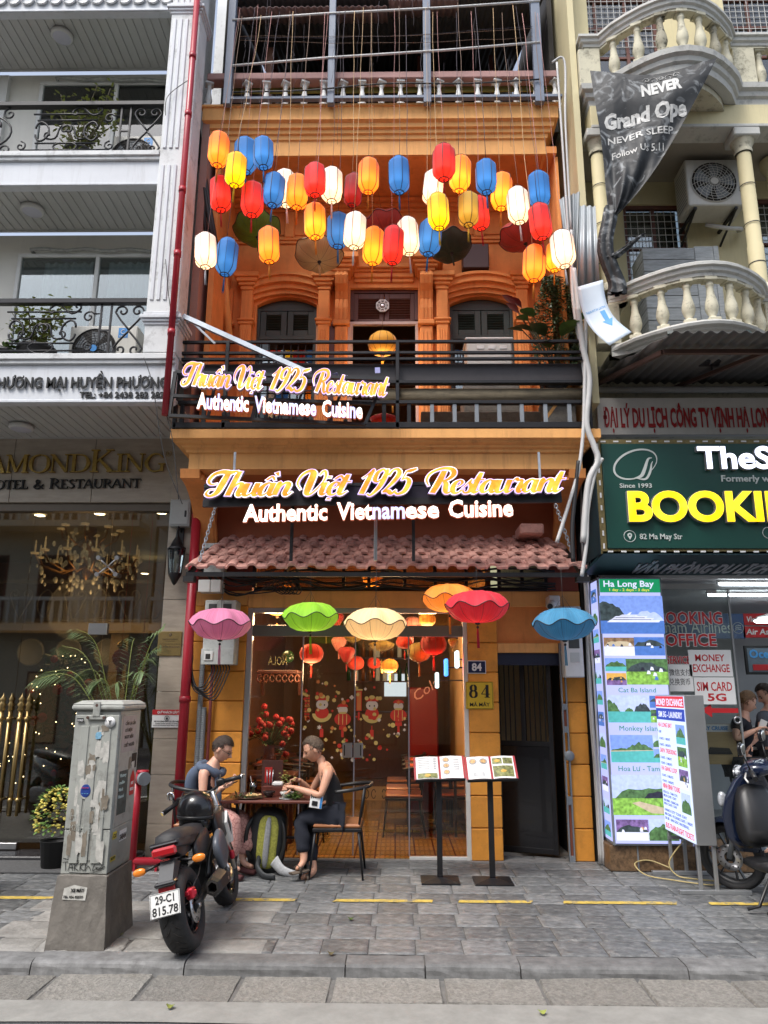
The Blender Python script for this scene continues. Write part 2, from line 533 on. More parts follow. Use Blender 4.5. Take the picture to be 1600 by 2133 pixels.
M=Bag(orange=pm('orange_plaster',(.7,.27,.075),.8,var=.16,scale=2.5,bump=.4,bs_=14,streak=.55,dc=(.32,.12,.04),ds=1.3),orange2=pm('orange_plaster_light',(.74,.37,.12),.75,var=.12,scale=3,bump=.35,bs_=20,streak=.6,dc=(.34,.16,.06),ds=1.6),orange3=pm('orange_block_paint',(.66,.27,.035),.7,var=.16,scale=4,bump=.5,bs_=9,dirt=.6,dc=(.34,.13,.03),ds=6,rndv=.1),brownred=pm('brown_red_wall',(.24,.055,.035),.7,var=.12,bump=.2),white=pm('white_render',(.6,.62,.65),.7,var=.07,scale=1.2,bump=.2,bs_=25,streak=.35,dc=(.25,.24,.22)),whitedirty=pm('white_render_flaking',(.62,.63,.63),.75,var=.1,bump=.4,bs_=18,dirt=.75,dc=(.12,.11,.1),ds=5),soffit=pm('grey_metal_soffit',(.5,.5,.48),.45,var=.05,bump=.05),hotelwall=pm('warm_white_panel',(.66,.64,.58),.6,var=.05,bump=.05,streak=.12,dc=(.3,.28,.24)),beige=pm('beige_marble',(.36,.31,.25),.3,var=.16,scale=4,bump=.05,st=(1,1,5),dirt=.25,dc=(.24,.19,.14),ds=3),black=pm('black_steel',(.012,.012,.014),.45,metal=.3,var=.3,scale=6,bump=.1),blackp=pm('black_plastic',(.014,.014,.015),.42,var=.2,bump=.1,bs_=60),blackg=pm('black_gloss_paint',(.008,.008,.01),.25,var=.1,bump=0,coat=.3),rubber=pm('tyre_rubber',(.022,.022,.023),.75,var=.25,scale=12,bump=.3,bs_=60,dirt=.35,dc=(.07,.065,.06),ds=14),steel=pm('brushed_steel',(.55,.55,.56),.28,metal=1,var=.1,bump=.05),chrome=pm('chrome',(.75,.75,.76),.08,metal=1,var=0,bump=0),grey=pm('grey_painted_steel',(.2,.22,.24),.5,metal=.2,var=.15,bump=.1,dirt=.3),bluegrey=pm('blue_grey_post_paint',(.16,.19,.25),.5,var=.12,bump=.1,dirt=.3,dc=(.08,.07,.06),ds=6),galv=pm('galvanised_steel',(.42,.46,.5),.4,metal=.6,var=.15,scale=14,bump=.05),redpipe=pm('red_painted_pipe',(.33,.012,.025),.35,var=.1,bump=.05,dirt=.15),tile=pm('pink_clay_tile',(.44,.23,.19),.85,var=.14,scale=9,bump=.3,bs_=40,rndv=.28,dirt=.7,dc=(.15,.09,.08),ds=8),slate=pm('slate_paving',(.125,.13,.132),.55,var=.55,scale=16,bump=.7,bs_=26,rndv=.3,dirt=1.1,dc=(.29,.285,.27),ds=9,bdist=.01,st=(.8,1.3,1)),joint=pm('paving_bed',(.13,.127,.12),.9,var=.3,scale=9,bump=.6,bs_=50),conc=pm('rough_concrete',(.24,.225,.2),.85,var=.25,scale=5,bump=.7,bs_=28,dirt=.5,dc=(.13,.12,.105),ds=2.5,bdist=.01),concd=pm('dirty_concrete',(.17,.155,.135),.85,var=.25,scale=5,bump=.6,bs_=25,dirt=.75,dc=(.045,.042,.04),ds=2.2,bdist=.01),kerb=pm('kerb_stone',(.15,.15,.148),.75,var=.35,scale=12,bump=.6,bs_=30,rndv=.2,dirt=1,dc=(.075,.072,.07),ds=6),gut=pm('gutter_concrete',(.2,.19,.17),.9,var=.35,scale=45,bump=1.0,bs_=55,rndv=.16,dirt=.9,dc=(.15,.14,.12),ds=6,bdist=.012),strip=pm('concrete_strip',(.25,.245,.225),.9,var=.15,scale=9,bump=.5,bs_=40,dirt=.4,dc=(.15,.145,.13),ds=2.5),asphalt=pm('asphalt',(.075,.075,.078),.9,var=.35,scale=60,bump=.9,bs_=120,bdist=.006),yellow=pm('yellow_road_paint',(.5,.36,.07),.8,var=.35,scale=14,bump=.5,dirt=4,dc=(.17,.16,.14),ds=12),cream=pm('cream_wall_paint',(.6,.53,.32),.75,var=.08,scale=1.2,bump=.2,streak=.3,dc=(.28,.25,.18)),creamc=pm('cream_stucco_weathered',(.52,.49,.37),.8,var=.15,bump=.35,dirt=1.1,dc=(.1,.09,.065),ds=11),stone=pm('weathered_grey_stone',(.48,.48,.45),.8,var=.15,bump=.35,dirt=.9,dc=(.14,.14,.13),ds=6),balus=pm('grey_baluster',(.62,.62,.6),.7,var=.12,bump=.2,dirt=.55,dc=(.08,.08,.075),ds=9),mossbal=pm('mossy_baluster',(.3,.28,.21),.8,var=.3,bump=.6,dirt=2.5,dc=(.03,.03,.022),ds=12),woodb=pm('brown_painted_wood',(.085,.03,.022),.55,var=.2,scale=5,bump=.2,st=(6,6,1)),woodg=pm('dark_green_shutter',(.016,.032,.028),.5,var=.25,scale=6,bump=.15,dirt=.2,dc=(.07,.03,.02)),woodred=pm('red_brown_window_wood',(.13,.045,.03),.5,var=.2,bump=.15),pinkrail=pm('dusty_pink_rail',(.36,.2,.18),.7,var=.12,bump=.2,dirt=.3),plank=pm('grey_weathered_plank',(.25,.27,.28),.85,var=.3,scale=4,bump=.5,bs_=30,st=(1,1,9),rndv=.15,dirt=.35),corr=pm('corrugated_sheet',(.3,.33,.35),.5,metal=.35,var=.2,scale=2,bump=.1,dirt=.45,dc=(.1,.085,.07),ds=2),corrd=pm('dark_corrugated_sheet',(.07,.07,.07),.6,metal=.2,var=.2,scale=2,bump=.1,dirt=.3,dc=(.1,.06,.04),ds=3),corrp=pm('pinkish_corrugated_sheet',(.3,.2,.19),.6,metal=.2,var=.2,bump=.1,dirt=.3),rust=pm('rusty_frame',(.08,.04,.03),.75,var=.3,bump=.3,bs_=50),lframe=pm('aluminium_door_frame',(.4,.41,.42),.35,metal=.7,var=.08,bump=.03),acw=pm('off_white_ac_shell',(.5,.49,.45),.45,var=.08,bump=.03,streak=.35,dc=(.22,.2,.17)),plasticw=pm('white_plastic',(.6,.6,.58),.45,var=.06,bump=.03,dirt=.25,dc=(.3,.28,.25),ds=5),meter=pm('meter_box_shell',(.42,.44,.42),.5,var=.1,bump=.1,dirt=.7,dc=(.13,.14,.13),ds=9),cable=pm('black_cable',(.015,.015,.016),.55,var=0,bump=0),pvc=pm('grey_white_conduit',(.5,.5,.49),.55,var=.1,bump=.1,dirt=.3,dc=(.2,.19,.18)),flex=pm('grey_corrugated_conduit',(.22,.24,.25),.6,var=.1,bump=.1),redcond=pm('dull_red_conduit',(.25,.06,.055),.6,var=.15,bump=.1,dirt=.4),gold=pm('gold_letter_metal',(.5,.34,.1),.18,metal=1,var=.1,bump=.02),brass=pm('brass',(.42,.3,.13),.38,metal=1,var=.12,bump=.03),blackletter=pm('black_letter_plate',(.01,.011,.012),.7,var=.2,bump=.1),leaf=pm('leaf_green',(.075,.14,.028),.5,var=.4,scale=9,bump=.1,rndv=.3),leafl=pm('leaf_yellow_green',(.26,.3,.07),.5,var=.3,scale=9,bump=.1,rndv=.2),leafd=pm('leaf_dark_green',(.03,.07,.022),.45,var=.4,scale=9,bump=.1),leafp=pm('palm_leaf',(.13,.19,.08),.5,var=.35,scale=9,bump=.1),stem=pm('plant_stem',(.1,.085,.04),.7,var=.2,bump=.2),pot=pm('black_pot',(.02,.02,.021),.5,var=.2,bump=.1),red=pm('red_cloth',(.5,.02,.015),.7,var=.1,bump=.1),redsign=pm('red_print',(.5,.015,.02),.5,var=.05,bump=0),skin=pm('skin',(.62,.35,.25),.5,var=.08,scale=20,bump=.1,bs_=200,sub=.15),skin2=pm('tanned_skin',(.55,.29,.19),.5,var=.1,scale=20,bump=.1,bs_=200,sub=.15),hair=pm('short_brown_hair',(.045,.028,.02),.6,var=.4,scale=90,bump=1,bs_=160,bdist=.01),hair2=pm('short_grey_brown_hair',(.11,.075,.05),.6,var=.5,scale=90,bump=1,bs_=160,bdist=.01),cane=pm('interior_orange_wall',(.6,.25,.05),.7,var=.1,bump=.1),paper=pm('white_paper',(.75,.75,.74),.5,var=.03,bump=0),dark=pm('deep_shadow_interior',(.02,.017,.015),.8,var=.2,bump=0),)
G=dict(shop=glass('clear_shop_glass',(.9,.93,.91),-.01),hotel=glass('hotel_glass',(.62,.6,.52),.1),win=glass('window_glass',(.7,.76,.76),.10),)
# ground
ZR=-.066
GT=thing('road',kind='structure',loc=(0,0,ZR))
MB().add([(-40,-14,ZR),(40,-14,ZR),(40,4.475,ZR),(-40,4.475,ZR)],[(0,1,2,3)]).B('asphalt_surface',M.asphalt,GT)
MB().grid(lambda u,v:(-12+24*u,4.30+.26*v+(.012*sin(u*60)if v<.2 else 0),ZR+.006+.004*v),160,3).B('concrete_strip',M.strip,GT)
def ed(u,n,k=.02):
 return u if u<.001 or u>.999 else k+(u-1/n)/(1-2/n)*(1-2*k)
gt=thing('gutter',kind='structure',loc=(0,4.78,ZR))
BX(-12,12,4.55,4.995,ZR-.1,ZR-.012).B('gutter_bed',M.joint,gt)
x=-5.6
prs=random.Random(3)
while x<5.6:
 wd=prs.uniform(.52,.68)
 y1=4.985-prs.uniform(0,.018)
 y0=4.565+prs.uniform(0,.02)
 nx,ny=10,7
 tz=prs.uniform(-.003,.006);tx=prs.uniform(-.008,.008);ty=prs.uniform(-.01,.01)
 def gs(u,v,x=x,wd=wd,y0=y0,y1=y1,tz=tz,tx=tx,ty=ty):
  e=min(u,1-u,v,1-v)
  u,v=ed(u,10),ed(v,7,.03)
  j=.007 if e<.01 else 0
  return(x+.006+(wd-.012)*u+(prs.uniform(-j,j)),y0+(y1-y0)*v+prs.uniform(-j,j)*.8,ZR+tz+(u-.5)*tx+(v-.5)*ty+(-.024 if e<.01 else 0)+prs.uniform(-.003,.003))
 MB().grid(gs,nx,ny,False).B('gutter_slab',M.gut,gt)
 x+=wd
kb=thing('kerb',kind='structure',loc=(0,5.05,0))
BX(-12,12,5.01,5.15,ZR-.1,-.012).B('kerb_bed',M.joint,kb)
xs=[-6.1,-5.0,-4.0,-3.05,-2.2,-1.27,-.3,.18,.75,1.75,2.7,3.7,4.8,6.0]
for a,b in zip(xs[:-1],xs[1:]):
 dy=prs.uniform(-.006,.006);dz=prs.uniform(-.004,.004)
 prof=[(5.155,.001),(5.03,.001),(5.0,-.003),(4.984,-.014),(4.976,-.032),(4.972,ZR+.01),(4.962,ZR-.03),(5.155,ZR-.03)]
 nseg=7
 P=[]
 for i in range(nseg+1):
  xx=a+.004+(b-a-.008)*i/nseg
  for(y,z)in prof:
   P.append((xx,y+dy+prs.uniform(-.003,.003),z+dz+prs.uniform(-.002,.002)))
 k=len(prof)
 fs=[(i*k+j,(i+1)*k+j,(i+1)*k+(j+1)%k,i*k+(j+1)%k)for i in range(nseg)for j in range(k)]
 fs+=[tuple(range(k)),tuple(nseg*k+j for j in range(k))]
 q=MB().add(P,fs)
 q.B('kerb_stone',M.kerb,kb)
pv=thing('pavement',kind='structure',loc=(0,6.5,0))
BX(-30,30,5.155,9.2,-.3,-.012).B('pavement_bed',M.joint,pv)
tilem=[]
for k in range(5):
 g=MB()
 w_,d_=.296,.282
 def tf(u,v,k=k):
  e=min(u,1-u,v,1-v)
  u,v=ed(u,8),ed(v,8)
  return((u-.5)*w_,(v-.5)*d_,(-.006 if e<.01 else 0)+prs.uniform(-.0009,.0009))
 us=8
 g.grid(tf,us,us,True)
 me=bpy.data.meshes.new('paving_tile')
 me.from_pydata(g.v,[],g.f)
 me.polygons.foreach_set('use_smooth',g.sm)
 me.materials.append(M.slate)
 tilem.append(me)
lightt=pm('pale_concrete_paving',(.3,.285,.26),.8,var=.25,scale=7,bump=.5,bs_=30,rndv=.1,dirt=.5,dc=(.17,.16,.14),ds=5)
tl=[]
for j in range(10):
 y=5.17+.1435+j*.289
 off=(j%2)*.04
 for i in range(-13,14):
  x=i*.302+off-.02
  if y<6.25 and-2.6<x<-1.0:continue
  tl.append((x,y))
for(x,y)in tl:
 me=prs.choice(tilem)
 o=inst('paving_tile',me,None,(x,y,-.001+prs.uniform(-.0012,.0012)),pv,rot=(prs.uniform(-.004,.004),prs.uniform(-.004,.004),prs.choice((0,PI))+prs.uniform(-.003,.003)),sc=(1,1,1))
pcm=pm('cracked_concrete_patch',(.24,.232,.215),.85,var=.3,scale=5,bump=.9,bs_=22,rndv=.12,dirt=.65,dc=(.12,.115,.105),ds=3,bdist=.015)
ys=[5.165,5.42,5.78,6.06,6.325]
xss=[[-2.76,-2.28,-1.72,-1.33,-.83],[-2.72,-2.2,-1.55,-.85],[-2.74,-2.05,-1.7,-1.2,-.87],[-2.75,-2.3,-1.62,-1.25,-.85]]
for r_ in range(4):
 for a,b in zip(xss[r_][:-1],xss[r_][1:]):
  y0,y1=ys[r_],ys[r_+1]
  sl=prs.uniform(-.03,.03)
  tz=prs.uniform(-.003,.004)
  def pf(u,v,a=a,b=b,y0=y0,y1=y1,sl=sl,tz=tz):
   e=min(u,1-u,v,1-v)
   u,v=ed(u,14),ed(v,10)
   jj=.006 if e<.01 else 0
   return(a+.005+(b-a-.01)*u+sl*v*(0 if a<-2.7 or b>-.9 else 1)+prs.uniform(-jj,jj),y0+.004+(y1-y0-.008)*v+prs.uniform(-jj,jj),tz+(-.012 if e<.01 else 0)+prs.uniform(-.0015,.0015))
  MB().grid(pf,14,10,True).B('concrete_slab',pcm,pv)
for(a,b)in((-60,104),(470,615),(697,902),(955,1108),(1172,1403),(1470,1700)):
 A=atz(a,1877);B=atz(b,1877)
 x0,x1=A.x,B.x
 def yf(u,v):
  jj=.006 if min(u,1-u,v,1-v)<.01 else 0
  return(x0+(x1-x0)*u+.02*(v-.5)+prs.uniform(-jj,jj),6.33+.075*v+prs.uniform(-jj,jj)*.6,.0035)
 MB().grid(yf,40,2,False).B('yellow_line',M.yellow,pv)
for(px,py,mm)in((731,1917,'leaf'),(1130,2113,'leafl'),(355,2101,'leafl'),(690,1990,'stem'),(250,1950,'leafl')):
 p=atz(px,py,0 if py<2000 else ZR+.01)
 q=MB().grid(lambda u,v:(p.x+(u-.5)*.045,p.y+(v-.5)*.05*sin(PI*min(max(u,.08),.97)),p.z+.006+.014*(u-.5)**2*4+.008*abs(v-.5)),5,3)
 q.B('fallen_leaf',M[mm],None,label={731:'small bright green leaf lying on the slate paving',1130:'dry pale leaf at the edge of the road right of centre',355:'dry pale leaf on the concrete strip below the motorcycle',690:'tiny dark leaf lying near the kerb in the middle',250:'pale leaf scrap beside the cabinet plinth'}[px],cat='leaf')
# restaurant building
RB=thing('restaurant_building','narrow orange plastered old town restaurant house with arched shutters and a tiled canopy','building',(-.1,7.9,0))
XL,XR=-2.13,1.93
YF=7.85
def xz(px,py,Y=8.1):
 p=at(px,py,Y)
 return p.x,p.z
def pier(x0,x1,z0,z1,y0=7.79,hts=.298,nm='plaster_block',gap=.007):
 core=BX(x0+.02,x1-.02,y0+.03,y0+.35,z0,z1).B('pier_core',M.orange3,RB)
 z=z0
 k=0
 cache={}
 while z<z1-.02:
  h=min(hts,z1-z)
  key=round(h,3)
  q=BX(x0,x1,y0,y0+.3,z+gap/2,z+h-gap/2,.008)
  q.B(nm,M.orange3,core)
  z+=h
pier(-2.13,-1.545,0.0,2.46)
pier(.745,1.05,0.0,2.46)
pier(1.735,1.93,0,2.46)
BX(-1.55,.75,7.80,8.1,2.44,2.62,.006).B('lintel',M.orange2,RB)
BX(-2.13,-1.55,7.82,8.1,2.46,2.62,.006).B('lintel',M.orange2,RB)
BX(.75,1.93,7.81,8.1,2.46,2.62,.006).B('lintel',M.orange2,RB)
BX(1.05,1.74,7.86,8.1,2.08,2.46).B('gate_spandrel',M.orange,RB)
BX(1.05,1.70,7.80,8.05,1.985,2.085,.008).B('gate_lintel',M.orange2,RB)
tb=MB()
tb.box(-1.5,1.6,7.84,7.88,2.62,2.665);tb.box(-1.5,1.6,7.84,7.88,3.03,3.08)
for x in(-1.5,-1.04,-.55,-.28,.1,.42,.75,1.1,1.34,1.59):
 tb.box(x-.018,x+.018,7.835,7.885,2.66,3.04)
tf=tb.B('transom_frame',M.black,RB)
BX(-1.48,1.58,7.858,7.862,2.665,3.03).B('transom_pane',glass('transom_glass',(.75,.68,.5),.03),tf)
BX(-2.13,-1.52,7.84,8.1,2.62,3.1).B('wall',M.brownred,RB)
BX(1.61,1.93,7.84,8.1,2.62,3.1).B('wall',M.brownred,RB)
BX(-2.13,1.93,7.82,8.1,3.08,3.78).B('wall',pm('rust_orange_wall',(.3,.085,.035),.75,var=.12,bump=.2),RB)
BX(-2.17,-2.135,7.86,14,0,8).B('party_wall',M.conc,RB)
BX(1.935,1.97,7.9,14,0,8).B('party_wall',M.conc,RB)
for(x0,x1,nm)in((-2.12,-1.93,'l'),(1.70,1.86,'r')):
 pts=[(7.82,3.74),(7.82,2.95)]
 for k in range(13):
  t=k/12
  yy=7.80-.78*(t**1.7)
  zz=2.95+.68*(sin(t*PI/2)**1.3)
  pts.append((yy,zz))
 pts.append((7.0,3.72))
 c=MB().prism(pts,x0,x1,'YZ').B('console_bracket',M.orange,RB)
 rib=[]
 MB().prism([(y+.02,z-.012)for(y,z)in pts[2:-1]]+[(y+.06,z+.05)for(y,z)in pts[-2:1:-1]],x1-.0 if nm=='l' else x0-.03,x1+.03 if nm=='l' else x0,'YZ').B('bracket_rib',M.orange,c)
prof=[(0,3.715),(0,3.87),(.025,3.88),(.03,3.905),(.06,3.92),(.065,3.94),(.105,3.955),(.115,3.975),(.155,3.985),(.155,4.075),(-.2,4.075),(-.2,3.715)]
MB().sweep(prof,[(-2.04,7.82),(-2.04,7.0),(1.83,7.0),(1.83,7.82)]).B('balcony_cornice',M.orange2,RB)
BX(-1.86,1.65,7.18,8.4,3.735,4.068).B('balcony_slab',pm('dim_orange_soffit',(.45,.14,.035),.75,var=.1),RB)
OP=[(-1.665,-.945,6.10,6.21),(-.545,.272,6.33,None),(.648,1.405,6.10,6.21)]
W1=8.1
zt=7.52
cols=[-2.03,OP[0][0],OP[0][1],OP[1][0],OP[1][1],OP[2][0],OP[2][1],1.82]
for k in range(0,8,2):
 BX(cols[k],cols[k+1],W1,W1+.25,4.07,zt).B('facade_wall',M.orange,RB)
def archpts(x0,x1,zs,zc,n=12):
 c=(x1-x0)/2;h=zc-zs
 r=(c*c+h*h)/(2*h)
 a=math.asin(c/r)
 return[((x0+x1)/2+r*sin(-a+2*a*k/n),zs+r*cos(-a+2*a*k/n)-(r-h))for k in range(n+1)]
for(x0,x1,zs,zc)in OP:
 if zc:
  ap=archpts(x0,x1,zs,zc)
  q=MB()
  for(a,b)in zip(ap[:-1],ap[1:]):
   q.prism([a,b,(b[0],zt),(a[0],zt)],W1,W1+.25)
  q.B('facade_wall',M.orange,RB)
  for j,(d0,d1,pr)in enumerate(((.02,.075,.05),(.075,.14,.085),(.14,.215,.13),(.215,.25,.16))):
   q=MB()
   ai=archpts(x0-.04,x1+.04,zs+.02+d0,zc+.0+d0,16)
   ao=archpts(x0-.04,x1+.04,zs+.02+d1,zc+.0+d1,16)
   for k in range(16):
    q.prism([ai[k],ai[k+1],ao[k+1],ao[k]],W1-pr,W1-.001)
   q.B('arch_moulding',M.orange,RB)
 else:
  BX(x0,x1,W1,W1+.25,zs,zt).B('facade_wall',M.orange,RB)
def column(cx,zt_,hw=.07,cw=.145,zcap=None):
 c=BX(cx-hw,cx+hw,W1-.12,W1,4.07,zt_-.2,.012).B('engaged_column',M.orange,RB)
 st=[(.0,.05,0),(.05,.09,.022),(.09,.14,.045),(.14,.2,.07)]
 for(a,b,o)in st:
  BX(cx-hw-.008-o,cx+hw+.008+o,W1-.13-o,W1-.001,zt_-.2+a,zt_-.2+b,.006).B('capital_step',M.orange,c)
 BX(cx-hw-.03,cx+hw+.03,W1-.15,W1-.001,5.83,5.86,.01).B('column_ring',M.orange,c)
 BX(cx-hw-.015,cx+hw+.015,W1-.135,W1-.001,5.79,5.83,.008).B('column_ring',M.orange,c)
 for dx in(-.042,-.014,.014,.042):
  BX(cx+dx-.008,cx+dx+.008,W1-.13,W1-.118,4.5,5.72,.003).B('flute',M.orange,c)
for cx in(-1.77,-.85,.555,1.50):
 column(cx,6.44)
for(a,b)in((-2.02,-1.95),(1.66,1.74)):
 BX(a,b,W1-.06,W1,4.07,6.3,.01).B('pilaster',M.orange,RB)
 BX(a-.03,b+.03,W1-.09,W1-.001,5.8,5.86,.01).B('column_ring',M.orange,RB)
for cx in(-.64,.365):
 c=BX(cx-.075,cx+.075,W1-.09,W1,4.07,5.78,.01).B('engaged_column',M.orange,RB)
 for dx in(-.045,0,.045):
  BX(cx+dx-.009,cx+dx+.009,W1-.1,W1-.088,4.5,5.7,.003).B('flute',M.orange,c)
 BX(cx-.1,cx+.1,W1-.12,W1-.001,5.79,5.85,.01).B('column_ring',M.orange,c)
 pts=[(W1,5.85),(W1-.09,5.85),(W1-.11,6.0),(W1-.1,6.12),(W1-.14,6.2),(W1-.2,6.27),(W1-.24,6.36),(W1-.2,6.43),(W1,6.43)]
 MB().prism(pts,cx-.075,cx+.075,'YZ').B('scroll_corbel',M.orange,c)
 for dx in(-.045,0,.045):
  MB().prism([(y-.012,z)for y,z in pts[1:-1]]+[(y+.02,z)for y,z in pts[-2:0:-1]],cx+dx-.012,cx+dx+.012,'YZ').B('corbel_flute',M.orange,c)
 for j in range(4):
  MB().sphere((cx-.05+j*.034,W1-.1,5.98),.014,8,6,(1,.6,2)).B('corbel_drop',M.orange,c)
 for(a,b,o)in((6.43,6.47,.02),(6.47,6.51,.05),(6.51,6.55,.08),(6.55,6.62,.12)):
  BX(cx-.085-o,cx+.085+o,W1-.2-o,W1-.001,a,b,.008).B('capital_step',M.orange,c)
for(a,b,o)in((6.39,6.44,.03),(6.44,6.5,.06),(6.5,6.53,.09),(6.53,6.58,.13)):
 BX(-.5,.22,W1-o,W1-.001,a,b,.006).B('entablature_step',M.orange,RB)
for(a,b,o)in((6.92,6.955,.03),(6.955,6.99,.05),(7.36,7.4,.03),(7.4,7.45,.07),(7.45,7.5,.12)):
 BX(-2.02,1.8,W1-o,W1-.001,a,b,.006).B('wall_moulding',M.orange,RB)
for cx in(-1.3,1.02,-.14):
 BX(cx-.3,cx+.3,W1-.02,W1-.001,7.04,7.3,.006).B('frieze_panel',M.orange,RB)
 BX(cx-.06,cx+.06,W1-.07,W1-.001,6.98,7.34,.012).B('frieze_keystone',M.orange,RB)
BX(-2.05,-1.99,7.3,8.1,4.07,7.5).B('loggia_side_wall',M.orange,RB)
BX(1.80,1.84,7.3,8.1,4.07,7.5).B('loggia_side_wall',M.orange,RB)
BX(-2.05,1.82,7.252,8.35,7.512,7.6).B('loggia_ceiling',M.orange,RB)
prof=[(0,7.5),(0,7.685),(.02,7.695),(.025,7.74),(.05,7.75),(.055,7.79),(.085,7.8),(.09,7.85),(.13,7.87),(.13,8.03),(.15,8.035),(.15,8.06),(-.2,8.06),(-.2,7.62),(-.03,7.62),(-.03,7.5)]
MB().sweep(prof,[(-2.06,8.2),(-2.06,7.25),(1.70,7.25),(1.70,8.2)]).B('upper_cornice',M.orange2,RB)
BX(-2.0,1.75,7.4,9.5,7.9,8.055).B('terrace_slab',M.conc,RB)
BX(-1.95,1.78,10.6,10.7,4.0,7.5).B('room_back_wall',pm('dim_room_wall',(.12,.06,.03),.8,var=.1),RB)
BX(-2.0,1.8,8.35,10.6,3.95,4.05).B('room_floor',M.woodb,RB)
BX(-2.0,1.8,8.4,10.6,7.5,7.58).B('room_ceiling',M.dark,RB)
slatme={}
def shutter(x0,x1,z0,z1,y,m,nslat,parent,name='shutter',arch=None,inset=.07,top=.08,bot=.06):
 q=MB()
 st=inset*.8
 t0,t1=y-.018,y+.018
 q.box(x0,x0+st,t0,t1,z0,z1,.004);q.box(x1-st,x1,t0,t1,z0,z1,.004)
 q.box(x0+st,x1-st,t0,t1,z0,z0+bot,.004)
 q.box(x0+st,x1-st,t0,t1,z1-top,z1,.004)
 o=q.B(name,M[m],parent)
 wd=x1-x0-2*st
 key=(round(wd,3),m)
 if key not in slatme:
  g=BX(-wd/2,wd/2,-.016,.016,-.004,.004,M=RO(R(-38),4,'X'))
  me,c=g.mesh('slat')
  me.materials.append(M[m])
  slatme[key]=me
 H=(z1-top)-(z0+bot)
 for k in range(nslat):
  inst('slat',slatme[key],None,((x0+x1)/2,y,z0+bot+H*(k+.5)/nslat),o)
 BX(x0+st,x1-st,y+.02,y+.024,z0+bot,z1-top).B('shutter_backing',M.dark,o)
 return o
def arched_head(x0,x1,zs,zc,zb,y,m,parent):
 ap=archpts(x0,x1,zs,zc,10)
 q=MB().prism([(x0,zb)]+ap+[(x1,zb)],y-.02,y+.02)
 q.B('arched_head',M[m],parent)
for wi,(x0,x1,zs,zc)in enumerate(OP):
 if zc:
  wn=BX(x0,x0+.035,W1+.05,W1+.13,4.07,6.08).box(x1-.035,x1,W1+.05,W1+.13,4.07,6.08).B('window',M.woodg,RB)
  xm=(x0+x1)/2
  arched_head(x0+.002,x1-.002,zs,zc-.01,6.065,W1+.09,'woodg',wn)
  shutter(x0+.035,xm-.004,5.74,6.06,W1+.09,'woodg',6,wn,'shutter',inset=.09,top=.05,bot=.07)
  shutter(xm+.004,x1-.035,5.74,6.06,W1+.09,'woodg',6,wn,'shutter',inset=.09,top=.05,bot=.07)
  BX(x0+.03,x1-.03,W1+.06,W1+.12,5.68,5.74,.005).B('window_rail',M.woodg,wn)
  if wi==2:
   shutter(xm+.004,x1-.035,5.2,5.68,W1+.09,'woodg',7,wn,'shutter',inset=.09,top=.12,bot=.1)
   shutter(xm+.004,x1-.035,4.4,5.18,W1+.09,'woodg',13,wn,'shutter',inset=.09)
   gx=[(x0+.06,xm)]
  else:
   gx=[(x0+.05,x1-.05)]
  for(ga,gb)in gx:
   q=MB()
   n=max(3,int((gb-ga)/.085))
   for k in range(n+1):
    xx=ga+(gb-ga)*k/n
    q.box(xx-.006,xx+.006,W1+.14,W1+.152,4.1,5.68)
   for zz in(4.6,5.05,5.4):
    q.box(ga,gb,W1+.137,W1+.149,zz,zz+.015)
   for k in range(max(1,n//3)):
    cx=ga+(gb-ga)*(k+.5)/max(1,n//3)
    q.bar((cx-.1,W1+.13,5.28),(cx,W1+.13,5.15),.012);q.bar((cx,W1+.13,5.15),(cx+.1,W1+.13,5.28),.012)
    q.bar((cx-.1,W1+.13,5.22),(cx,W1+.13,5.09),.012);q.bar((cx,W1+.13,5.09),(cx+.1,W1+.13,5.22),.012)
   q.B('window_grille',M.black,wn)
   BX(ga,gb,W1+.18,W1+.184,4.1,5.6).B('pane',G['win'],wn)
 else:
  dn=BX(x0,x0+.04,W1+.05,W1+.14,5.93,zs).box(x1-.04,x1,W1+.05,W1+.14,5.93,zs).box(x0+.04,x1-.04,W1+.05,W1+.14,zs-.04,zs).B('balcony_door',M.woodb,RB)
  xm=(x0+x1)/2
  shutter(x0+.04,xm-.004,5.90,zs-.045,W1+.08,'woodb',8,dn,'shutter',inset=.07,top=.07,bot=.05)
  shutter(xm+.004,x1-.04,5.90,zs-.045,W1+.08,'woodb',8,dn,'shutter',inset=.07,top=.07,bot=.05)
  pale=pm('pale_pink_door_frame',(.5,.4,.37),.6,var=.1,bump=.1,dirt=.2)
  BX(x0,x1,W1+.03,W1+.08,5.86,5.9,.004).box(x0,x0+.035,W1+.03,W1+.08,4.07,5.86,.004).box(x1-.035,x1,W1+.03,W1+.08,4.07,5.86,.004).B('door_frame',pale,dn)
  lf=MB()
  Mx=TR((x0+.01,W1-.005,0))@RO(R(8),4,'Z')
  lf.box(-.40,-.365,-.03,0,4.1,5.86,.004,Mx).box(-.035,0,-.03,0,4.1,5.86,.004,Mx).box(-.365,-.035,-.03,0,5.82,5.86,.004,Mx).box(-.365,-.035,-.03,0,4.1,4.2,.004,Mx)
  lo=lf.B('door_leaf',pale,dn)
  BX(-.365,-.035,-.018,-.012,4.2,5.82,M=Mx).B('leaf_panel',pm('dark_wine_panel',(.07,.02,.02),.3,var=.2),lo)
p=at(797,637,W1+.03)
bg=MB().prism([(p.x+.085*cos(R(22.5+45*k)),p.z+.085*sin(R(22.5+45*k)))for k in range(8)],p.y-.01,p.y+.01).B('octagonal_mirror',M.plasticw,None,label='small white octagonal mirror charm over the balcony door',cat='wall charm')
q=MB().lathe([(.026,0),(.03,-.004),(.034,0)],(p.x,p.y-.012,p.z),20,'Y')
q.B('mirror_rim',M.blackletter,bg)
q=MB()
